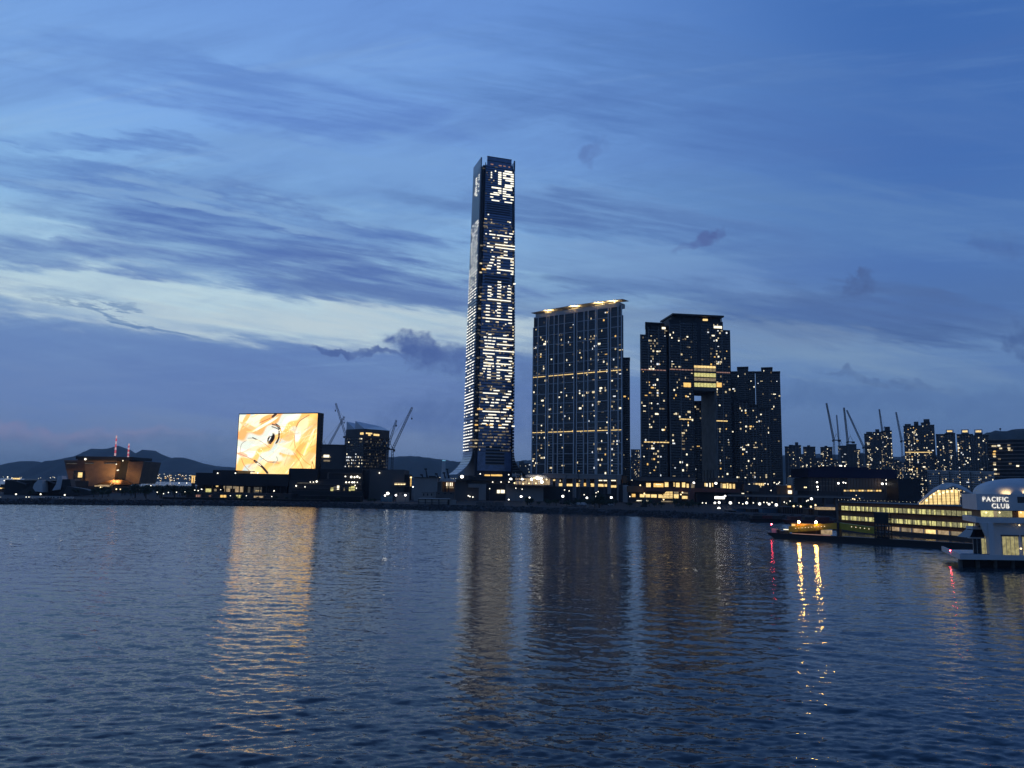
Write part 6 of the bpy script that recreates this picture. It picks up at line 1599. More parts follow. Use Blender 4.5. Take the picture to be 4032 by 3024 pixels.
# dark quay sheds
for i, (x0, x1, y0, Y, m) in enumerate(((2868, 2898, 2012, 600, 'darker'), (2900, 2952, 2004, 610, 'teal'), (2953, 2992, 2006, 600, 'dark'), (3002, 3075, 2003, 590, 'teal'), (3080, 3180, 1998, 580, 'darker'), (3182, 3300, 2006, 560, 'dark'))):
    words = ('leftmost dark quay hut', 'second quay shed, teal sheeted', 'third quay shed with white signboard', 'fourth quay shed, long teal sheeted', 'fifth quay shed, long and black', 'sixth quay shed beside the pier building')
    t = thing('quay_shed', words[i] + ' below the floodlit yard', 'shed', base_at((x0 + x1) / 2, Y)); bpx(t, 'wall', m, x0, x1, y0, None, Y, 10); bpx(t, 'roof', 'dark', x0 - 2, x1 + 2, y0 - 2, y0, Y - 1, 12)
    if i == 2: bpx(t, 'signboard', 'conc_l', 2955, 2987, 2020, 2031, Y - 0.6, 0.5)
    for k in range(int((x1 - x0) / 9)): bpx(t, 'post', 'steel', x0 + k * 9, x0 + k * 9 + 1, y0, None, Y - 0.8, 0.3)
t = thing('white_box', 'small pale box standing at the water edge below the quay sheds', 'box', base_at(2883, 560, 1.5)); bpx(t, 'box', 'conc_l', 2875, 2891, 2034, 2046, 548, 3); bpx(t, 'lid', 'conc', 2874, 2892, 2032.5, 2034, 547.6, 3.8)
# boats lying along the quay
for i, (x0, x1, yw, lab) in enumerate(((2960, 3090, 2056, 'dark low barge moored along the quay below the teal shed'), (3100, 3290, 2062, 'dark red-hulled barge moored left of the pier building'))):
    a_, b_ = ground(x0, yw), ground(x1, yw + 2)
    t = thing('moored_barge', lab, 'barge', (a_.x, a_.y, 0))
    b = MB(); d = (b_ - a_).normalized(); nrm = Vector((-d.y, d.x, 0))
    b.hexa([a_ + d * 2, b_ - d * 2, b_ - d * 2 + nrm * 8, a_ + d * 2 + nrm * 8], [a_ + Vector((0, 0, 2.4)), b_ + Vector((0, 0, 2.4)), b_ + nrm * 8 + Vector((0, 0, 2.4)), a_ + nrm * 8 + Vector((0, 0, 2.4))]); b.build('hull', 'redpaint' if i else 'black', t)
    for k in range(3):
        c_ = a_.lerp(b_, 0.2 + 0.3 * k) + nrm * 4; b = MB(); b.obox(c_ + Vector((0, 0, 3.4)), d * 3.5, nrm * 2.5, (0, 0, 1.0)); b.build('cargo_box', 'redpaint' if (k + i) % 2 else 'dark', t)
    for k in range(9):
        c_ = a_.lerp(b_, k / 8); b = MB(); b.bar(c_ + Vector((0, 0, 2.3)), c_ + Vector((0, 0, 3.3)), 0.06); b.build('rail_post', 'steel', t)

# netted construction block with brown facade
t = thing('netted_building', 'long building under construction wrapped in navy netting above lit brown floors', 'building', base_at(3350, 1000))
bpx(t, 'netting', 'navy', 3182, 3530, 1846, 1882, 1000, 60); bpx(t, 'netting_step', 'navy', 3240, 3420, 1838, 1848, 1015, 40); bpx(t, 'left_floor', 'conc_d', 3185, 3335, 1882, 1934, 1004, 50); bpx(t, 'brown_facade', 'ochre', 3336, 3468, 1880, 1926, 1002, 50); bpx(t, 'right_floor', 'conc_d', 3468, 3535, 1886, 1940, 1004, 50)
bpx(t, 'lower_wall', 'conc_d', 3320, 3500, 1937, None, 1001, 40); bpx(t, 'shop_band', 'darker', 3320, 3480, 1926, 1937, 1003, 40); bpx(t, 'left_base', 'dark', 3185, 3322, 1934, None, 1003, 40)
for k in range(12): bpx(t, 'floor_post', 'dark', 3190 + k * 12, 3193 + k * 12, 1884, 1934, 1003, 1)
for y in (1896, 1912): bpx(t, 'slab_edge', 'conc', 3185, 3335, y, y + 2, 1003.2, 1)
for k in range(11): bpx(t, 'cladding_panel', 'brown', 3338 + k * 11.8, 3347 + k * 11.8, 1881, 1925, 1001.5, 1)
for k in range(13): bpx(t, 'lit_shop', ('lit_gold', 'lit_dim', 'lit_amber')[k % 3], 3324 + k * 11.5, 3332 + k * 11.5, 1929, 1935, 1002.2, 1)
for x, y, r_ in ((3217, 1899, 1.6), (3219, 1917, 1.8), (3301, 1903, 2.0), (3321, 1900, 1.4), (3330, 1902, 1.0), (3474, 1905, 2.2), (3492, 1905, 2.2), (3491, 1890, 1.6), (3220, 1928, 1.0)):
    floodlight(x, y, 992, {3217: 'upper left floodlight on the netted building', 3219: 'lower left floodlight on the netted building', 3301: 'bright floodlight in the middle of the netted building', 3321: 'dim floodlight right of the middle one on the netted building', 3330: 'faint greenish floodlight by the brown facade', 3474: 'left of the pair of floodlights right of the brown facade', 3492: 'right of the pair of floodlights right of the brown facade', 3491: 'single floodlight above the pair right of the brown facade', 3220: 'small lamp under the left floodlights of the netted building'}[x], r_)
for x, y in ((3350, 1957), (3358, 1964), (3366, 1958), (3372, 1952), (3379, 1965), (3384, 1962), (3365, 1966)): lamp_post(x, y, 900, 'golden lamp in the small cluster under the brown facade', 'golden lamp cluster', mat='lamp_warm', r=1.0)
t = thing('black_block', 'plain near-black block right of the netted building', 'building', base_at(3585, 960)); bpx(t, 'wall', 'black', 3536, 3625, 1888, None, 960, 30); bpx(t, 'roof', 'darker', 3534, 3627, 1885, 1888, 959, 32)
t = thing('blue_sign_tower', 'pale office slab with stacked dark window bands behind the yard', 'office building', base_at(3138, 1100)); bpx(t, 'wall', 'conc_l', 3119, 3157, 1880, None, 1100, 20)
for k in range(5): bpx(t, 'window_band', 'glass', 3125, 3151, 1888 + k * 7, 1891.5 + k * 7, 1099.5, 0.7)
t = thing('lit_stair_tower', 'orange-lit stair tower left of the netted building', 'tower', base_at(3108, 850)); bpx(t, 'wall', 'ochre', 3073, 3122, 1911, None, 852, 12); bpx(t, 'lit_window', 'lit_amber', 3102, 3114, 1912, 1920, 851, 1); bpx(t, 'lit_door', 'lit_cream', 3104, 3118, 1931, 1944, 851, 1); bpx(t, 'roof', 'conc_l', 3072, 3102, 1909.5, 1911.5, 851, 13)
t = thing('podium_pavilion', 'lit pavilion with dark hipped roof at the foot of the stepped towers', 'pavilion', base_at(2990, 905)); bpx(t, 'wall', 'lit_dim', 2974, 3010, 1902, 1912, 905, 8); polypx(t, 'roof', 'dark', [(2966, 1902), (2985, 1894), (3004, 1894), (3018, 1901)], 902, 14); bpx(t, 'base', 'dark', 2960, 3070, 1920, None, 906, 12)
for k in range(5): bpx(t, 'lit_door', 'lit_gold', 2976 + k * 7, 2980 + k * 7, 1903, 1912, 904.4, 0.5)
for x, y in ((3012, 1904), (3024, 1906), (3059, 1906), (3065, 1904), (3069, 1899), (3036, 1931)): lamp_post(x, y, 885, 'white lamp near the lit hipped-roof pavilion', 'pavilion lamps', r=0.8)
for x in (3168, 3174): lamp_post(x, 1919, 870, 'pair of orange upright lamps behind the yard', 'orange pair', mat='lamp_warm', r=1.0)
for i, (x, y) in enumerate(((3307, 1834), (3313, 1834), (3327, 1835), (3581, 1849), (3589, 1849))): lamp_post(x, y, 1030, 'white rooftop worklight above the navy netting' if x < 3400 else 'warm rooftop worklight above the black block', 'rooftop worklights' if x < 3400 else 'warm rooftop worklights', mat='lamp' if x < 3400 else 'lamp_warm', r=1.3)
# cranes behind
luffing_crane('tall steep crane, leftmost of the right-hand cranes', (3284, 1840), (3283, 1735), (3254, 1587), 1250, hook=None, mat='steel')
luffing_crane('hazy thin crane just right of the leftmost right-hand crane', (3305, 1840), (3305, 1760), (3294, 1634), 1700, mat='steel_pale')
luffing_crane('steep dark crane above the rounded tower', (3340, 1840), (3338, 1742), (3323, 1605), 1250)
luffing_crane('slanting crane left of the triple tower', (3402, 1840), (3401, 1763), (3334, 1615), 1350, mat='steel_pale')
luffing_crane('steep crane standing over the triple tower', (3476, 1840), (3474, 1700), (3462, 1611), 1500)
luffing_crane('pale steep crane left of the tallest far tower', (3552, 1850), (3550, 1738), (3528, 1623), 1350, mat='steel_pale')

# ---------------------------------------------------------------- pier building
def pier():
    A = ground(3305, 1976, 15.5); B = ground(3800, 1994, 15.5)
    fr = Frame((A.x, A.y), (B.x - A.x, B.y - A.y))
    Wd = (B - A).xy.length * 1.25
    t = thing('pier_building', 'long ferry pier building with two glowing yellow-green storeys', 'ferry terminal', (fr.pt(Wd / 2, 0, -8).x, fr.pt(Wd / 2, 0, -8).y, 0))
    Z = lambda y, x=3320: fr.hit(x, y)[1]
    zr = 15.5
    zu1, zu0 = Z(1992), Z(2009); zl1, zl0 = Z(2031), Z(2047)
    b = MB(); fr.mb(b, 0, Wd, -2, zr - 0.4, -30, -2.0); b.build('inner_block', 'ochre', t)
    b = MB(); fr.mb(b, -1, Wd, zr - 0.4, zr, -31, 0.8); b.build('roof_slab', 'dark', t); stor = [None, None]
    for z0, z1, nm in ((zu1, zr - 0.4, 'upper_fascia'), (zl1, zu0, 'middle_fascia'), (max(zl0 - 1.6, 3.8), zl0, 'lower_fascia')):
        b = MB(); fr.mb(b, -0.6, Wd, z0, z1, -2.0, -0.3); b.build(nm, 'ochre', t)
    for z0, nm in ((zu0, 'upper_ledge'), (zl0, 'lower_ledge')):
        b = MB(); fr.mb(b, -1.0, Wd, z0 - 0.35, z0, -0.6, 1.2); b.build(nm, 'darker', t)
    rg = random.Random(3); n = 70
    for z0, z1, nm in ((zu0, zu1, 'upper_storey'), (zl0, zl1, 'lower_storey')):
        sb = MB(); fr.mb(sb, 0, Wd, z0, z1, -2.2, -1.95); sto = sb.build(nm, 'ochre', t)
        for k in range(n):
            u0, u1 = Wd * k / n, Wd * (k + 1) / n
            m = 'tube' if rg.random() < 0.62 - 0.25 * (k / n > 0.6) else 'tube_dim'
            fr.piece('window_pane', m, u0 + 0.08, u1 - 0.08, z0 + 0.05, z1 - 0.05, -1.9, -1.2, sto)
        for k in range(0, n + 1, 2):
            fr.piece('mullion', 'darker', Wd * k / n - 0.07, Wd * k / n + 0.07, z0, z1, -1.3, -0.9, sto)
    # end wall at the left
    b = MB(); fr.mb(b, -2.2, -0.6, 1, zr - 1, -14, 0.4); b.build('end_wall', 'conc_d', t)
    # lit ground floor behind columns
    zg = 2.0
    u0 = fr.hit(3500, 2090)[0]
    b = MB(); fr.mb(b, u0 - 2, Wd, zg, 3.6, -1.95, -1.0); b.build('ground_wall', 'room', t)
    for k in range(9):
        u = u0 + (Wd - u0) * k / 9
        fr.piece('ground_room', ('room', 'lit_dim', 'room', 'lit_gold')[k % 4], u + 0.3, u + (Wd - u0) / 9 - 0.5, zg, max(zl0 - 2.0, 3.4), -1.9, -0.8, t)
        fr.piece('ground_column', 'conc_l', u - 0.3, u + 0.3, 1.0, max(zl0 - 1.8, 3.6), -0.8, 0.2, t)
    b = MB(); fr.mb(b, -4, Wd, -1.0, 2.0, -30, 2.0); b.build('quay', 'black', t)
    # festoon along the roof edge
    f = thing('festoon', 'row of small white bulbs strung along the pier roof edge', 'string lights', (fr.pt(0, 0, 0.6).x, fr.pt(0, 0, 0.6).y, zr), None)
    wr = MB()
    for k in range(40):
        u = Wd * 0.92 * k / 39; z = zr + 1.1 + (0.25 if k % 3 else -0.1)
        bb = MB(); bb.blob(fr.pt(u, z, 0.5), 0.11, n=6, m=4); bb.build('bulb', 'lit_cream', f)
        if k: wr.bar(fr.pt(Wd * 0.92 * (k - 1) / 39, z, 0.5), fr.pt(u, z, 0.5), 0.03)
        if k % 4 == 0: wr.bar(fr.pt(u, zr, 0.5), fr.pt(u, z, 0.5), 0.04)
    wr.build('wire', 'black', f)
    # dark shrubs in planters on the roof
    return t, fr, Wd
M['tube_dim'] = emitter('dim_yellow_green_interior', (1.0, 0.95, 0.5), 0.33, var=0.6, vscale=0.9)
pier_o, fr_p, W_p = pier()
# ---------------------------------------------------------------- barge with the yellow gangway
def barge():
    A = ground(3018, 2118); B = ground(3840, 2168)
    d = (B - A); d.z = 0; L = d.length; d.normalize(); nrm = Vector((-d.y, d.x, 0))
    if nrm.y < 0: nrm = -nrm
    fr = Frame((A.x, A.y), d, -nrm)
    t = thing('landing_barge', 'long black landing barge carrying a yellow covered gangway', 'barge', (A.x + d.x * L / 2, A.y + d.y * L / 2, 0))
    b = MB(); W_ = 9.0
    ring = lambda s, z: [fr.pt(s, z, 0), fr.pt(L, z, 0), fr.pt(L, z, -W_), fr.pt(s, z, -W_)]
    b.hexa(ring(5, -0.8), ring(0, 2.2)); b.build('hull', 'black', t)
    b = MB(); fr.mb(b, 0.5, L, 2.2, 2.5, -0.5, 0.3); b.build('rubbing_strake', 'darker', t)
    U = lambda x, y: fr.hit(x, y, -3)[0]
    Zq = lambda x, y: fr.hit(x, y, -3)[1]
    # gangway: two sloping boxed trusses meeting at a post
    def beam(pts_top, pts_bot, nm):
        bb = MB()
        T = [fr.pt(U(x, y), Zq(x, y), -2.2) for x, y in pts_top]; Bq = [fr.pt(U(x, y), Zq(x, y), -2.2) for x, y in pts_bot]
        for i in range(len(T) - 1):
            bk = fr.n * -2.6
            bb.hexa([Bq[i], Bq[i + 1], Bq[i + 1] + bk, Bq[i] + bk], [T[i], T[i + 1], T[i + 1] + bk, T[i] + bk])
        return bb.build(nm, 'yellow', t)
    beam([(3108, 2072), (3200, 2066), (3300, 2058)], [(3108, 2096), (3200, 2090), (3300, 2082)], 'gangway_left')
    beam([(3306, 2058), (3380, 2068), (3446, 2076)], [(3306, 2082), (3380, 2094), (3446, 2102)], 'gangway_right')
    for i in range(15):
        x = 3136 + i * 12.6 if i < 10 else 3356 + (i - 10) * 17
        y = (2080 - (x - 3136) * 0.07) if i < 10 else (2074 + (x - 3356) * 0.12)
        bb = MB(); bb.blob(fr.pt(U(x, y), Zq(x, y), -2.1), 0.16, n=6, m=4); bb.build('gangway_bulb', 'lit_cream', t)
    bb = MB(); bb.box(0, 0, 0, 0, 0, 0)
    u = U(3303, 2070); bb = MB(); fr.mb(bb, u - 0.5, u + 0.5, 2.2, Zq(3303, 2056), -5.0, -1.8); bb.build('gangway_post', 'black', t)
    # orange deckhouse
    u0, u1 = U(3110, 2070), U(3222, 2070)
    z1 = Zq(3150, 2058)
    bb = MB(); fr.mb(bb, u0, u1, 2.2, z1 - 0.6, -8.0, -5.2); bb.build('deckhouse', 'ochre', t)
    bb = MB(); fr.mb(bb, u0 - 0.5, u1 + 0.5, z1 - 0.6, z1 - 0.3, -8.4, -4.9); bb.build('deckhouse_roof', 'darker', t)
    bb = MB(); fr.mb(bb, u0, u0 + 1.6, 4.2, z1 - 0.8, -5.2, -5.0); bb.build('lit_window', 'lit_amber', t)
    for x, y in ((3149, 2055), (3216, 2056)):
        p_ = fr.pt(U(x, y), Zq(x, y), -2.0)
        bb = MB(); bb.bar((p_.x, p_.y, 2.2), (p_.x, p_.y, p_.z), 0.08); bb.build('lamp_pole', 'steel', t)
        bb = MB(); bb.blob(p_, 0.5, n=10, m=6); bb.build('sodium_lamp', 'sodium', t)
    bb = MB(); fr.mb(bb, U(3178, 2098), U(3265, 2092), 2.6, 4.6, -6.5, -6.0); bb.build('lit_deck_wall', 'room', t)
    bb = MB(); fr.mb(bb, U(3130, 2100), U(3280, 2100), 2.5, 2.75, 0.0, 0.12); bb.build('lit_deck_edge', 'lit_pink', t)
    # bow hut, lamp and winches
    u = U(3043, 2085); bb = MB(); fr.mb(bb, u - 1.1, u + 1.1, 2.2, 4.0, -6.0, -4.0); bb.build('bow_hut', 'conc_l', t)
    p_ = fr.pt(U(3038, 2064), Zq(3038, 2064), -3.0)
    bb = MB(); bb.bar((p_.x, p_.y, 2.2), p_, 0.06); bb.build('beacon_pole', 'steel', t); bb = MB(); bb.blob(p_, 0.26, n=8, m=5); bb.build('red_beacon', 'redlamp', t)
    for x in (3062, 3075, 3088, 3098): bb = MB(); fr.mb(bb, U(x, 2095) - 0.5, U(x, 2095) + 0.5, 2.2, 3.2 + 0.3 * (x % 3), -5, -3.5); bb.build('winch', 'dark', t)
    bb = MB(); fr.mb(bb, U(3086, 2078), U(3104, 2078), 3.9, 4.15, -4.2, -2.5); bb.build('bow_lamp', 'lit_cream', t)
    # dark steel gantry tower amidships
    u0, u1 = U(3447, 2060), U(3500, 2060); zt = Zq(3470, 2020)
    g = MB()
    for uu in (u0, (u0 + u1) / 2, u1):
        for dd in (-6, -2): g.bar(fr.pt(uu, 2.0, dd), fr.pt(uu, zt, dd), 0.28)
    for k in range(5):
        z = 2.2 + (zt - 2.2) * k / 4
        fr.mb(g, u0 - .3, u1 + .3, z - 0.18, z + 0.18, -6.2, -1.8)
    g.bar(fr.pt(u0, 2.2, -2), fr.pt(u1, zt * 0.5, -2), 0.15); g.bar(fr.pt(u1, 2.2, -2), fr.pt(u0, zt * 0.5, -2), 0.15)
    g.build('gantry_tower', 'black', t)
    fr.piece('gantry_panel', 'black', u0, u1, zt * 0.66, zt, -2.0, -1.7, t); fr.piece('gantry_panel', 'black', u0, u1, 2.2, zt * 0.25, -4.0, -3.7, t)
    return t
barge()
# glazed hall with leaf-shaped roof on the pier deck
def hall():
    t = thing('glass_hall', 'glowing gridded glass hall with curved leaf roof behind the pier', 'hall', tuple(ground(3700, 1988, 15.5)))
    Y = 318; 
    pts = [(3622, 1980), (3660, 1950), (3695, 1930), (3715, 1926), (3740, 1930), (3760, 1927), (3779, 1934), (3779, 1986), (3622, 1986)]
    polypx(t, 'lit_glazing', 'lit_gold', pts, Y, 0.5)
    for k in range(9): 
        x = 3640 + k * 17; ytop = np.interp(x, [p[0] for p in pts[:7]], [p[1] for p in pts[:7]])
        bpx(t, 'mullion', 'darker', x - 0.9, x + 0.9, ytop, 1986, Y - 0.4, 0.25)
    for k in range(7):
        y = 1944 + k * 6; x0 = np.interp(y, [1926, 1950, 1980], [3715, 3660, 3622]); bpx(t, 'transom', 'darker', x0, 3779, y - 0.5, y + 0.5, Y - 0.3, 0.15)
    top = [(3612, 1984), (3640, 1956), (3675, 1926), (3710, 1907), (3740, 1904), (3775, 1910), (3805, 1925), (3832, 1945)]
    low = [(3626, 1984), (3662, 1950), (3695, 1930), (3722, 1930), (3752, 1915), (3785, 1928), (3805, 1938), (3832, 1948)]
    b = MB()
    for i in range(len(top) - 1):
        a0, a1, c1, c0 = P(*top[i], Y + 14), P(*top[i + 1], Y + 14), P(*low[i + 1], Y - 2), P(*low[i], Y - 2)
        up = Vector((0, 0, 0.35)); b.hexa([c0, c1, a1, a0], [c0 + up, c1 + up, a1 + up, a0 + up])
    b.build('leaf_roof', 'conc_l', t)
    for x, y in ((3694, 1932), (3677, 1945), (3665, 1957), (3649, 1970), (3700, 1945), (3714, 1940), (3730, 1936), (3748, 1934)): b = MB(); b.blob(P(x, y, Y - 0.8), 0.42, n=8, m=5); b.build('hall_lamp', 'lamp_warm', t)
hall()
for k in range(16): 
    tree(rh.uniform(3500, 3640), rh.uniform(420, 520), rh.uniform(7, 12), rh.uniform(8, 13), 'dark tree massed behind the pier roof left of the glass hall', 'trees behind the pier', rh)
for k in range(8): tree(rh.uniform(3090, 3230), rh.uniform(620, 680), rh.uniform(6, 9), rh.uniform(7, 10), 'dark tree on the quay right of the floodlit yard', 'quay trees', rh)

# ---------------------------------------------------------------- white clubhouse
def letters(txt, fr, u, z, h, d, parent, mat):
    """each letter a thin mesh part"""
    x = u
    for ch in txt:
        if ch == ' ': x += h * 0.5; continue
        cu = bpy.data.curves.new('letter', 'FONT'); cu.body = ch; cu.size = h / 0.72; cu.extrude = 0.04; cu.offset = 0.018
        o = bpy.data.objects.new('letter', cu); col.objects.link(o)
        me = bpy.data.meshes.new_from_object(o); bpy.data.objects.remove(o); bpy.data.curves.remove(cu)
        wd = max(v.co.x for v in me.vertices)
        me.materials.clear(); me.materials.append(M[mat])
        lo = bpy.data.objects.new('letter', me); col.objects.link(lo); lo.parent = parent
        p_ = fr.pt(x, z, d) - wloc(parent)
        n = fr.n
        lo.matrix_local = Matrix(((fr.e.x, 0, n.x, p_.x), (fr.e.y, 0, n.y, p_.y), (0, 1, 0, p_.z), (0, 0, 0, 1)))
        x += wd + h * 0.16
    return x
def club():
    C0 = ground(3782, 2236)                      # terrace corner over the water
    Yc = C0.y
    t = thing('clubhouse', 'white domed waterfront clubhouse with lit lettering at the right edge', 'clubhouse', (C0.x + 20, Yc + 12, 0))
    side = Vector((0.36, 0.93, 0)).normalized()
    fr = Frame((C0.x, Yc), (1, 0.012))
    U = lambda x, y, d=0: fr.hit(x, y, d)[0]
    Zq = lambda x, y, d=0: fr.hit(x, y, d)[1]
    Wd = 46
    def slab(nm, mat, u0, u1, z0, z1, dep, d0=0.0, shift=True):
        a_ = fr.pt(u0, 0, d0); b_ = fr.pt(u1, 0, d0)
        bk = side * dep if shift else Vector((0, dep, 0))
        bb = MB(); bb.hexa([a_ + Vector((0, 0, z0)), b_ + Vector((0, 0, z0)), b_ + bk + Vector((0, 0, z0)), a_ + bk + Vector((0, 0, z0))],
                           [a_ + Vector((0, 0, z1)), b_ + Vector((0, 0, z1)), b_ + bk + Vector((0, 0, z1)), a_ + bk + Vector((0, 0, z1))])
        return bb.build(nm, mat, t)
    z1, z0 = Zq(3790, 2183), Zq(3790, 2203)
    slab('terrace_slab', 'white', 0, Wd, z0, z0 + 0.5, 34)
    # upstand on the front and side edges
    slab('terrace_upstand', 'white', 0, Wd, z0 + 0.5, z1, 0.5)
    sfr = Frame((C0.x, Yc), (side.x, side.y), (-side.y, side.x))
    b = MB(); sfr.mb(b, 0.5, 34, z0 + 0.5, z1 + 0.1, -0.5, 0.0); b.build('terrace_side_upstand', 'white', t)
    for k in range(9):
        b = MB(); p_ = fr.pt(1.5 + k * 5.2, 0, -2.5); b.bar((p_.x, p_.y, -3), (p_.x, p_.y, z0), 0.55, n=8); b.build('pile', 'conc_d', t)
    slab('under_deck_wall', 'black', 4, Wd, -3, z0, 0.6, d0=-7.0)
    # lower storey: glazed rooms and square columns
    zc = Zq(3850, 2058, -4)
    zfl = z0 + 0.6
    slab('lower_wall', 'white', U(3908, 2100, -4), Wd, zfl, zc, 20, d0=-6)
    for x0, x1, m in ((3945, 4010, 'club_lit'), (4024, 4100, 'club_lit')):
        ua, ub = U(x0, 2140, -6), U(x1, 2140, -6)
        zt = Zq(3950, 2112, -6)
        n = 4
        for k in range(n):
            fr.piece('window_pane', m, ua + (ub - ua) * k / n + 0.04, ua + (ub - ua) * (k + 1) / n - 0.04, zfl, zt, -6.0, -5.9, t)
            fr.piece('mullion', 'conc_l', ua + (ub - ua) * k / n - 0.05, ua + (ub - ua) * k / n + 0.04, zfl, zt, -6.0, -5.8, t)
        fr.piece('window_head', 'conc_d', ua - 0.2, ub + 0.2, zt, zt + 0.5, -6.0, -5.7, t)
    ua = U(3893, 2120, -3)
    fr.piece('square_column', 'white', ua, ua + 1.6, zfl, zc, -4.4, -2.9, t)
    b = MB(); b.hexa([fr.pt(ua - 0.1, zc - 4.5, -3.2), fr.pt(ua, zc - 4.5, -3.2), fr.pt(ua, zc - 4.5, -4.2), fr.pt(ua - 0.1, zc - 4.5, -4.2)], [fr.pt(ua - 2.0, zc, -3.2), fr.pt(ua, zc, -3.2), fr.pt(ua, zc, -4.2), fr.pt(ua - 2.0, zc, -4.2)]); b.build('column_bracket', 'white', t)
    # glass conservatory with a sloping roof
    u0, u1 = U(3832, 2150, -5), U(3893, 2150, -5); zt = Zq(3850, 2118, -5); zp = Zq(3860, 2085, -7)
    fr.piece('conservatory_glass', 'glass', u0, u0 + (u1 - u0) * 0.55, zfl, zt, -5.2, -5.0, t); fr.piece('conservatory_lit_pane', 'club_lit', u0 + (u1 - u0) * 0.55, u1, zfl, zt, -5.2, -5.05, t)
    b = MB(); b.hexa([fr.pt(u0 - 1.2, zt, -4.6), fr.pt(u1, zt, -4.6), fr.pt(u1, zt, -11), fr.pt(u0 - 1.2, zt, -11)], [fr.pt(u0 + 1.6, zp, -7), fr.pt(u1, zp, -7), fr.pt(u1, zp, -10.5), fr.pt(u0 + 1.6, zp, -10.5)]); b.build('conservatory_roof', 'glass', t)
    fr.piece('conservatory_gutter', 'conc_l', u0 - 1.4, u1, zt - 0.12, zt + 0.12, -5.3, -4.4, t); fr.piece('conservatory_ridge', 'white', u0 + 1.4, u1, zp, zp + 0.9, -10.4, -7.0, t)
    for k in range(4): fr.piece('glazing_bar', 'conc_l', u0 + (u1 - u0) * k / 4 - 0.04, u0 + (u1 - u0) * k / 4 + 0.04, zfl, zt, -5.0, -4.92, t)
    # planters with clipped shrubs
    for k in range(4):
        fr.piece('planter', 'teal', 1.2 + k * 2.3, 3.2 + k * 2.3, zfl - 0.1, zfl + 0.9, -3.0, -2.0, t)
    # middle slab
    za, zb_ = Zq(3850, 2036, -4), Zq(3850, 2058, -4)
    slab('middle_slab', 'white', U(3842, 2045, -4), Wd, zb_, za, 22, d0=-4)
    slab('middle_recess', 'darker', U(3856, 2066, -5), U(3893, 2066, -5), Zq(3870, 2076, -5), zb_, 6, d0=-5)
    # glazed upper storey
    zu1 = Zq(3860, 2011, -4)
    slab('upper_core', 'ochre', U(3862, 2022, -6), Wd, za, zu1, 14, d0=-6.2)
    for k, (x0, x1, m) in enumerate(((3864, 3912, 'tube'), (3914, 3926, 'lit_dim'), (3928, 3940, 'tube_dim'), (3942, 3985, 'tube_dim'), (3990, 3998, 'ochre'), (4012, 4040, 'lit_amber'), (4044, 4090, 'lit_gold'))):
        fr.piece('upper_pane', m, U(x0, 2022, -6), U(x1, 2022, -6), za + 0.1, zu1, -6.2, -6.0, t)
    for x in (3883, 3936, 4020): b = MB(); b.blob(fr.pt(U(x, 2018, -5.5), Zq(x, 2018, -5.5), -5.5), 0.24, n=8, m=5); b.build('ceiling_lamp', 'lamp_warm', t)
    # fascia box with lettering
    zf1, zf0 = Zq(3850, 1945, -4), Zq(3850, 2008, -4)
    uf = U(3845, 1970, -4)
    fas = slab('fascia', 'white', uf, Wd, zf0, zf1, 24, d0=-4)
    fr.piece('fascia_slot', 'glass', U(4006, 1970, -4), Wd - 2, Zq(4010, 1980, -4), Zq(4010, 1956, -4), -4.05, -3.95, t)
    hl = abs(Zq(3900, 1955, -4) - Zq(3900, 1974, -4))
    letters('PACIFIC', fr, U(3867, 1965, -4), Zq(3880, 1974, -4), hl * 0.98, -3.9, fas, 'letter')
    letters('CLUB', fr, U(3904, 1990, -4), Zq(3940, 2001, -4), hl * 0.98, -3.9, fas, 'letter')
    # shell roof
    ctr = fr.pt(U(4085, 1945, -4), 0, -4) + side * 13; rx = (U(4085, 1945, -4) - uf) - 2.4; rz = Zq(3960, 1881, -9) - zf1
    b = MB(); n, m_ = 40, 12
    vs = []
    for j in range(m_ + 1):
        th = (math.pi / 2) * j / m_
        for k in range(n):
            a_ = 2 * math.pi * k / n
            ca, sa = math.cos(a_), math.sin(a_)
            sq = (abs(ca) ** 3.5 + abs(sa) ** 3.5) ** (-1 / 3.5)
            vs.append((ctr.x + rx * ca * sq * math.cos(th) ** 0.8 + 0.40 * 12 * sa * sq * math.cos(th) ** 0.8, ctr.y + 12 * sa * sq * math.cos(th) ** 0.8, zf1 + rz * math.sin(th) ** 0.9))
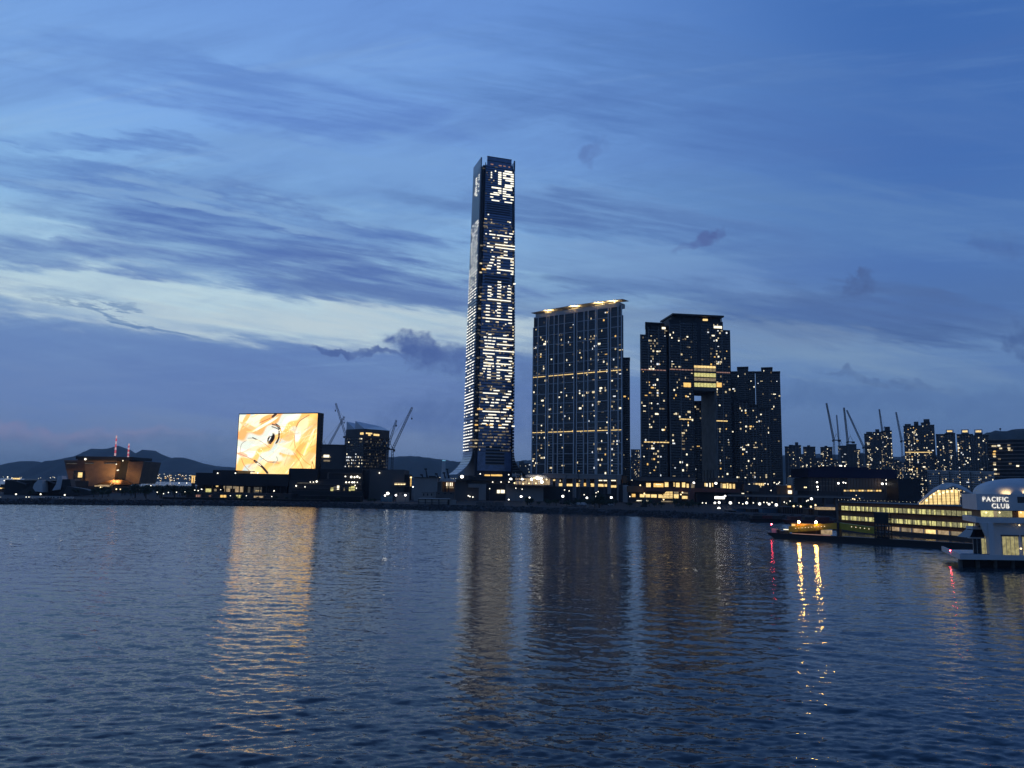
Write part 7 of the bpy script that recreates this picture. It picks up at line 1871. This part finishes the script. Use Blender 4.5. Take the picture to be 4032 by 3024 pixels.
    fs = [(j * n + k, j * n + (k + 1) % n, (j + 1) * n + (k + 1) % n, (j + 1) * n + k) for j in range(m_) for k in range(n)]
    b.add(vs, fs); b.build('shell_roof', 'white', t, smooth=True)
    for x in (3962, 4040):
        p_ = fr.pt(U(x, 1943, -4.6), zf1 + 0.25, -4.4)
        ld = bpy.data.lights.new('roof_uplight', 'AREA'); ld.size = 2.5; ld.energy = 90; ld.color = (1.0, 0.72, 0.35); ld.spread = R(150)
        lo = bpy.data.objects.new('roof_uplight', ld); col.objects.link(lo); lo.parent = t; lo.location = p_ - wloc(t)
        lo.rotation_euler = (Vector((0, 2.0, 1.6))).to_track_quat('-Z', 'Y').to_euler()
    # small lamps
    for x, y, m, r_ in ((3886, 2099, 'lamp_warm', 0.2), (4012, 2068, 'lamp_warm', 0.22), (4018, 2160, 'lamp_warm', 0.28), (3742, 2168, 'redlamp', 0.14)):
        dd = -5 if x > 3800 else 0
        if x == 3742:
            u_, z_ = sfr.hit(x, y, 0.1); p_ = sfr.pt(u_, z_, 0.15)
        else: p_ = fr.pt(U(x, y, dd), Zq(x, y, dd), dd + 0.2)
        b = MB(); b.blob(p_, r_, n=8, m=5); b.build('small_lamp', m, t)
    return t
M['club_lit'] = emitter('soft_yellow_room', (1.0, 0.88, 0.42), 0.42, var=0.55, vscale=0.8)
M['letter'] = emitter('lit_lettering', (1.0, 0.98, 0.92), 1.3, var=0.6, vscale=1.2)
club()

# ---------------------------------------------------------------- haze
hb = MB(); hb.box(-14000, 14000, -300, 25000, -4.5, 560)
hz = hb.build('haze', 'dark', kind='stuff')
hm = bpy.data.materials.new('haze_air'); hm.use_nodes = True
ht = NT(hm.node_tree)
vol = ht.n('ShaderNodeVolumePrincipled')
vol.inputs['Color'].default_value = (0.90, 0.95, 1.0, 1)
vol.inputs['Density'].default_value = 0.000032
vol.inputs['Anisotropy'].default_value = 0.1
oo = ht.n('ShaderNodeOutputMaterial'); ht.link(vol.outputs[0], oo.inputs['Volume'])
hz.data.materials.clear(); hz.data.materials.append(hm)
tag(hz, 'thin blue evening haze over the harbour', 'haze')
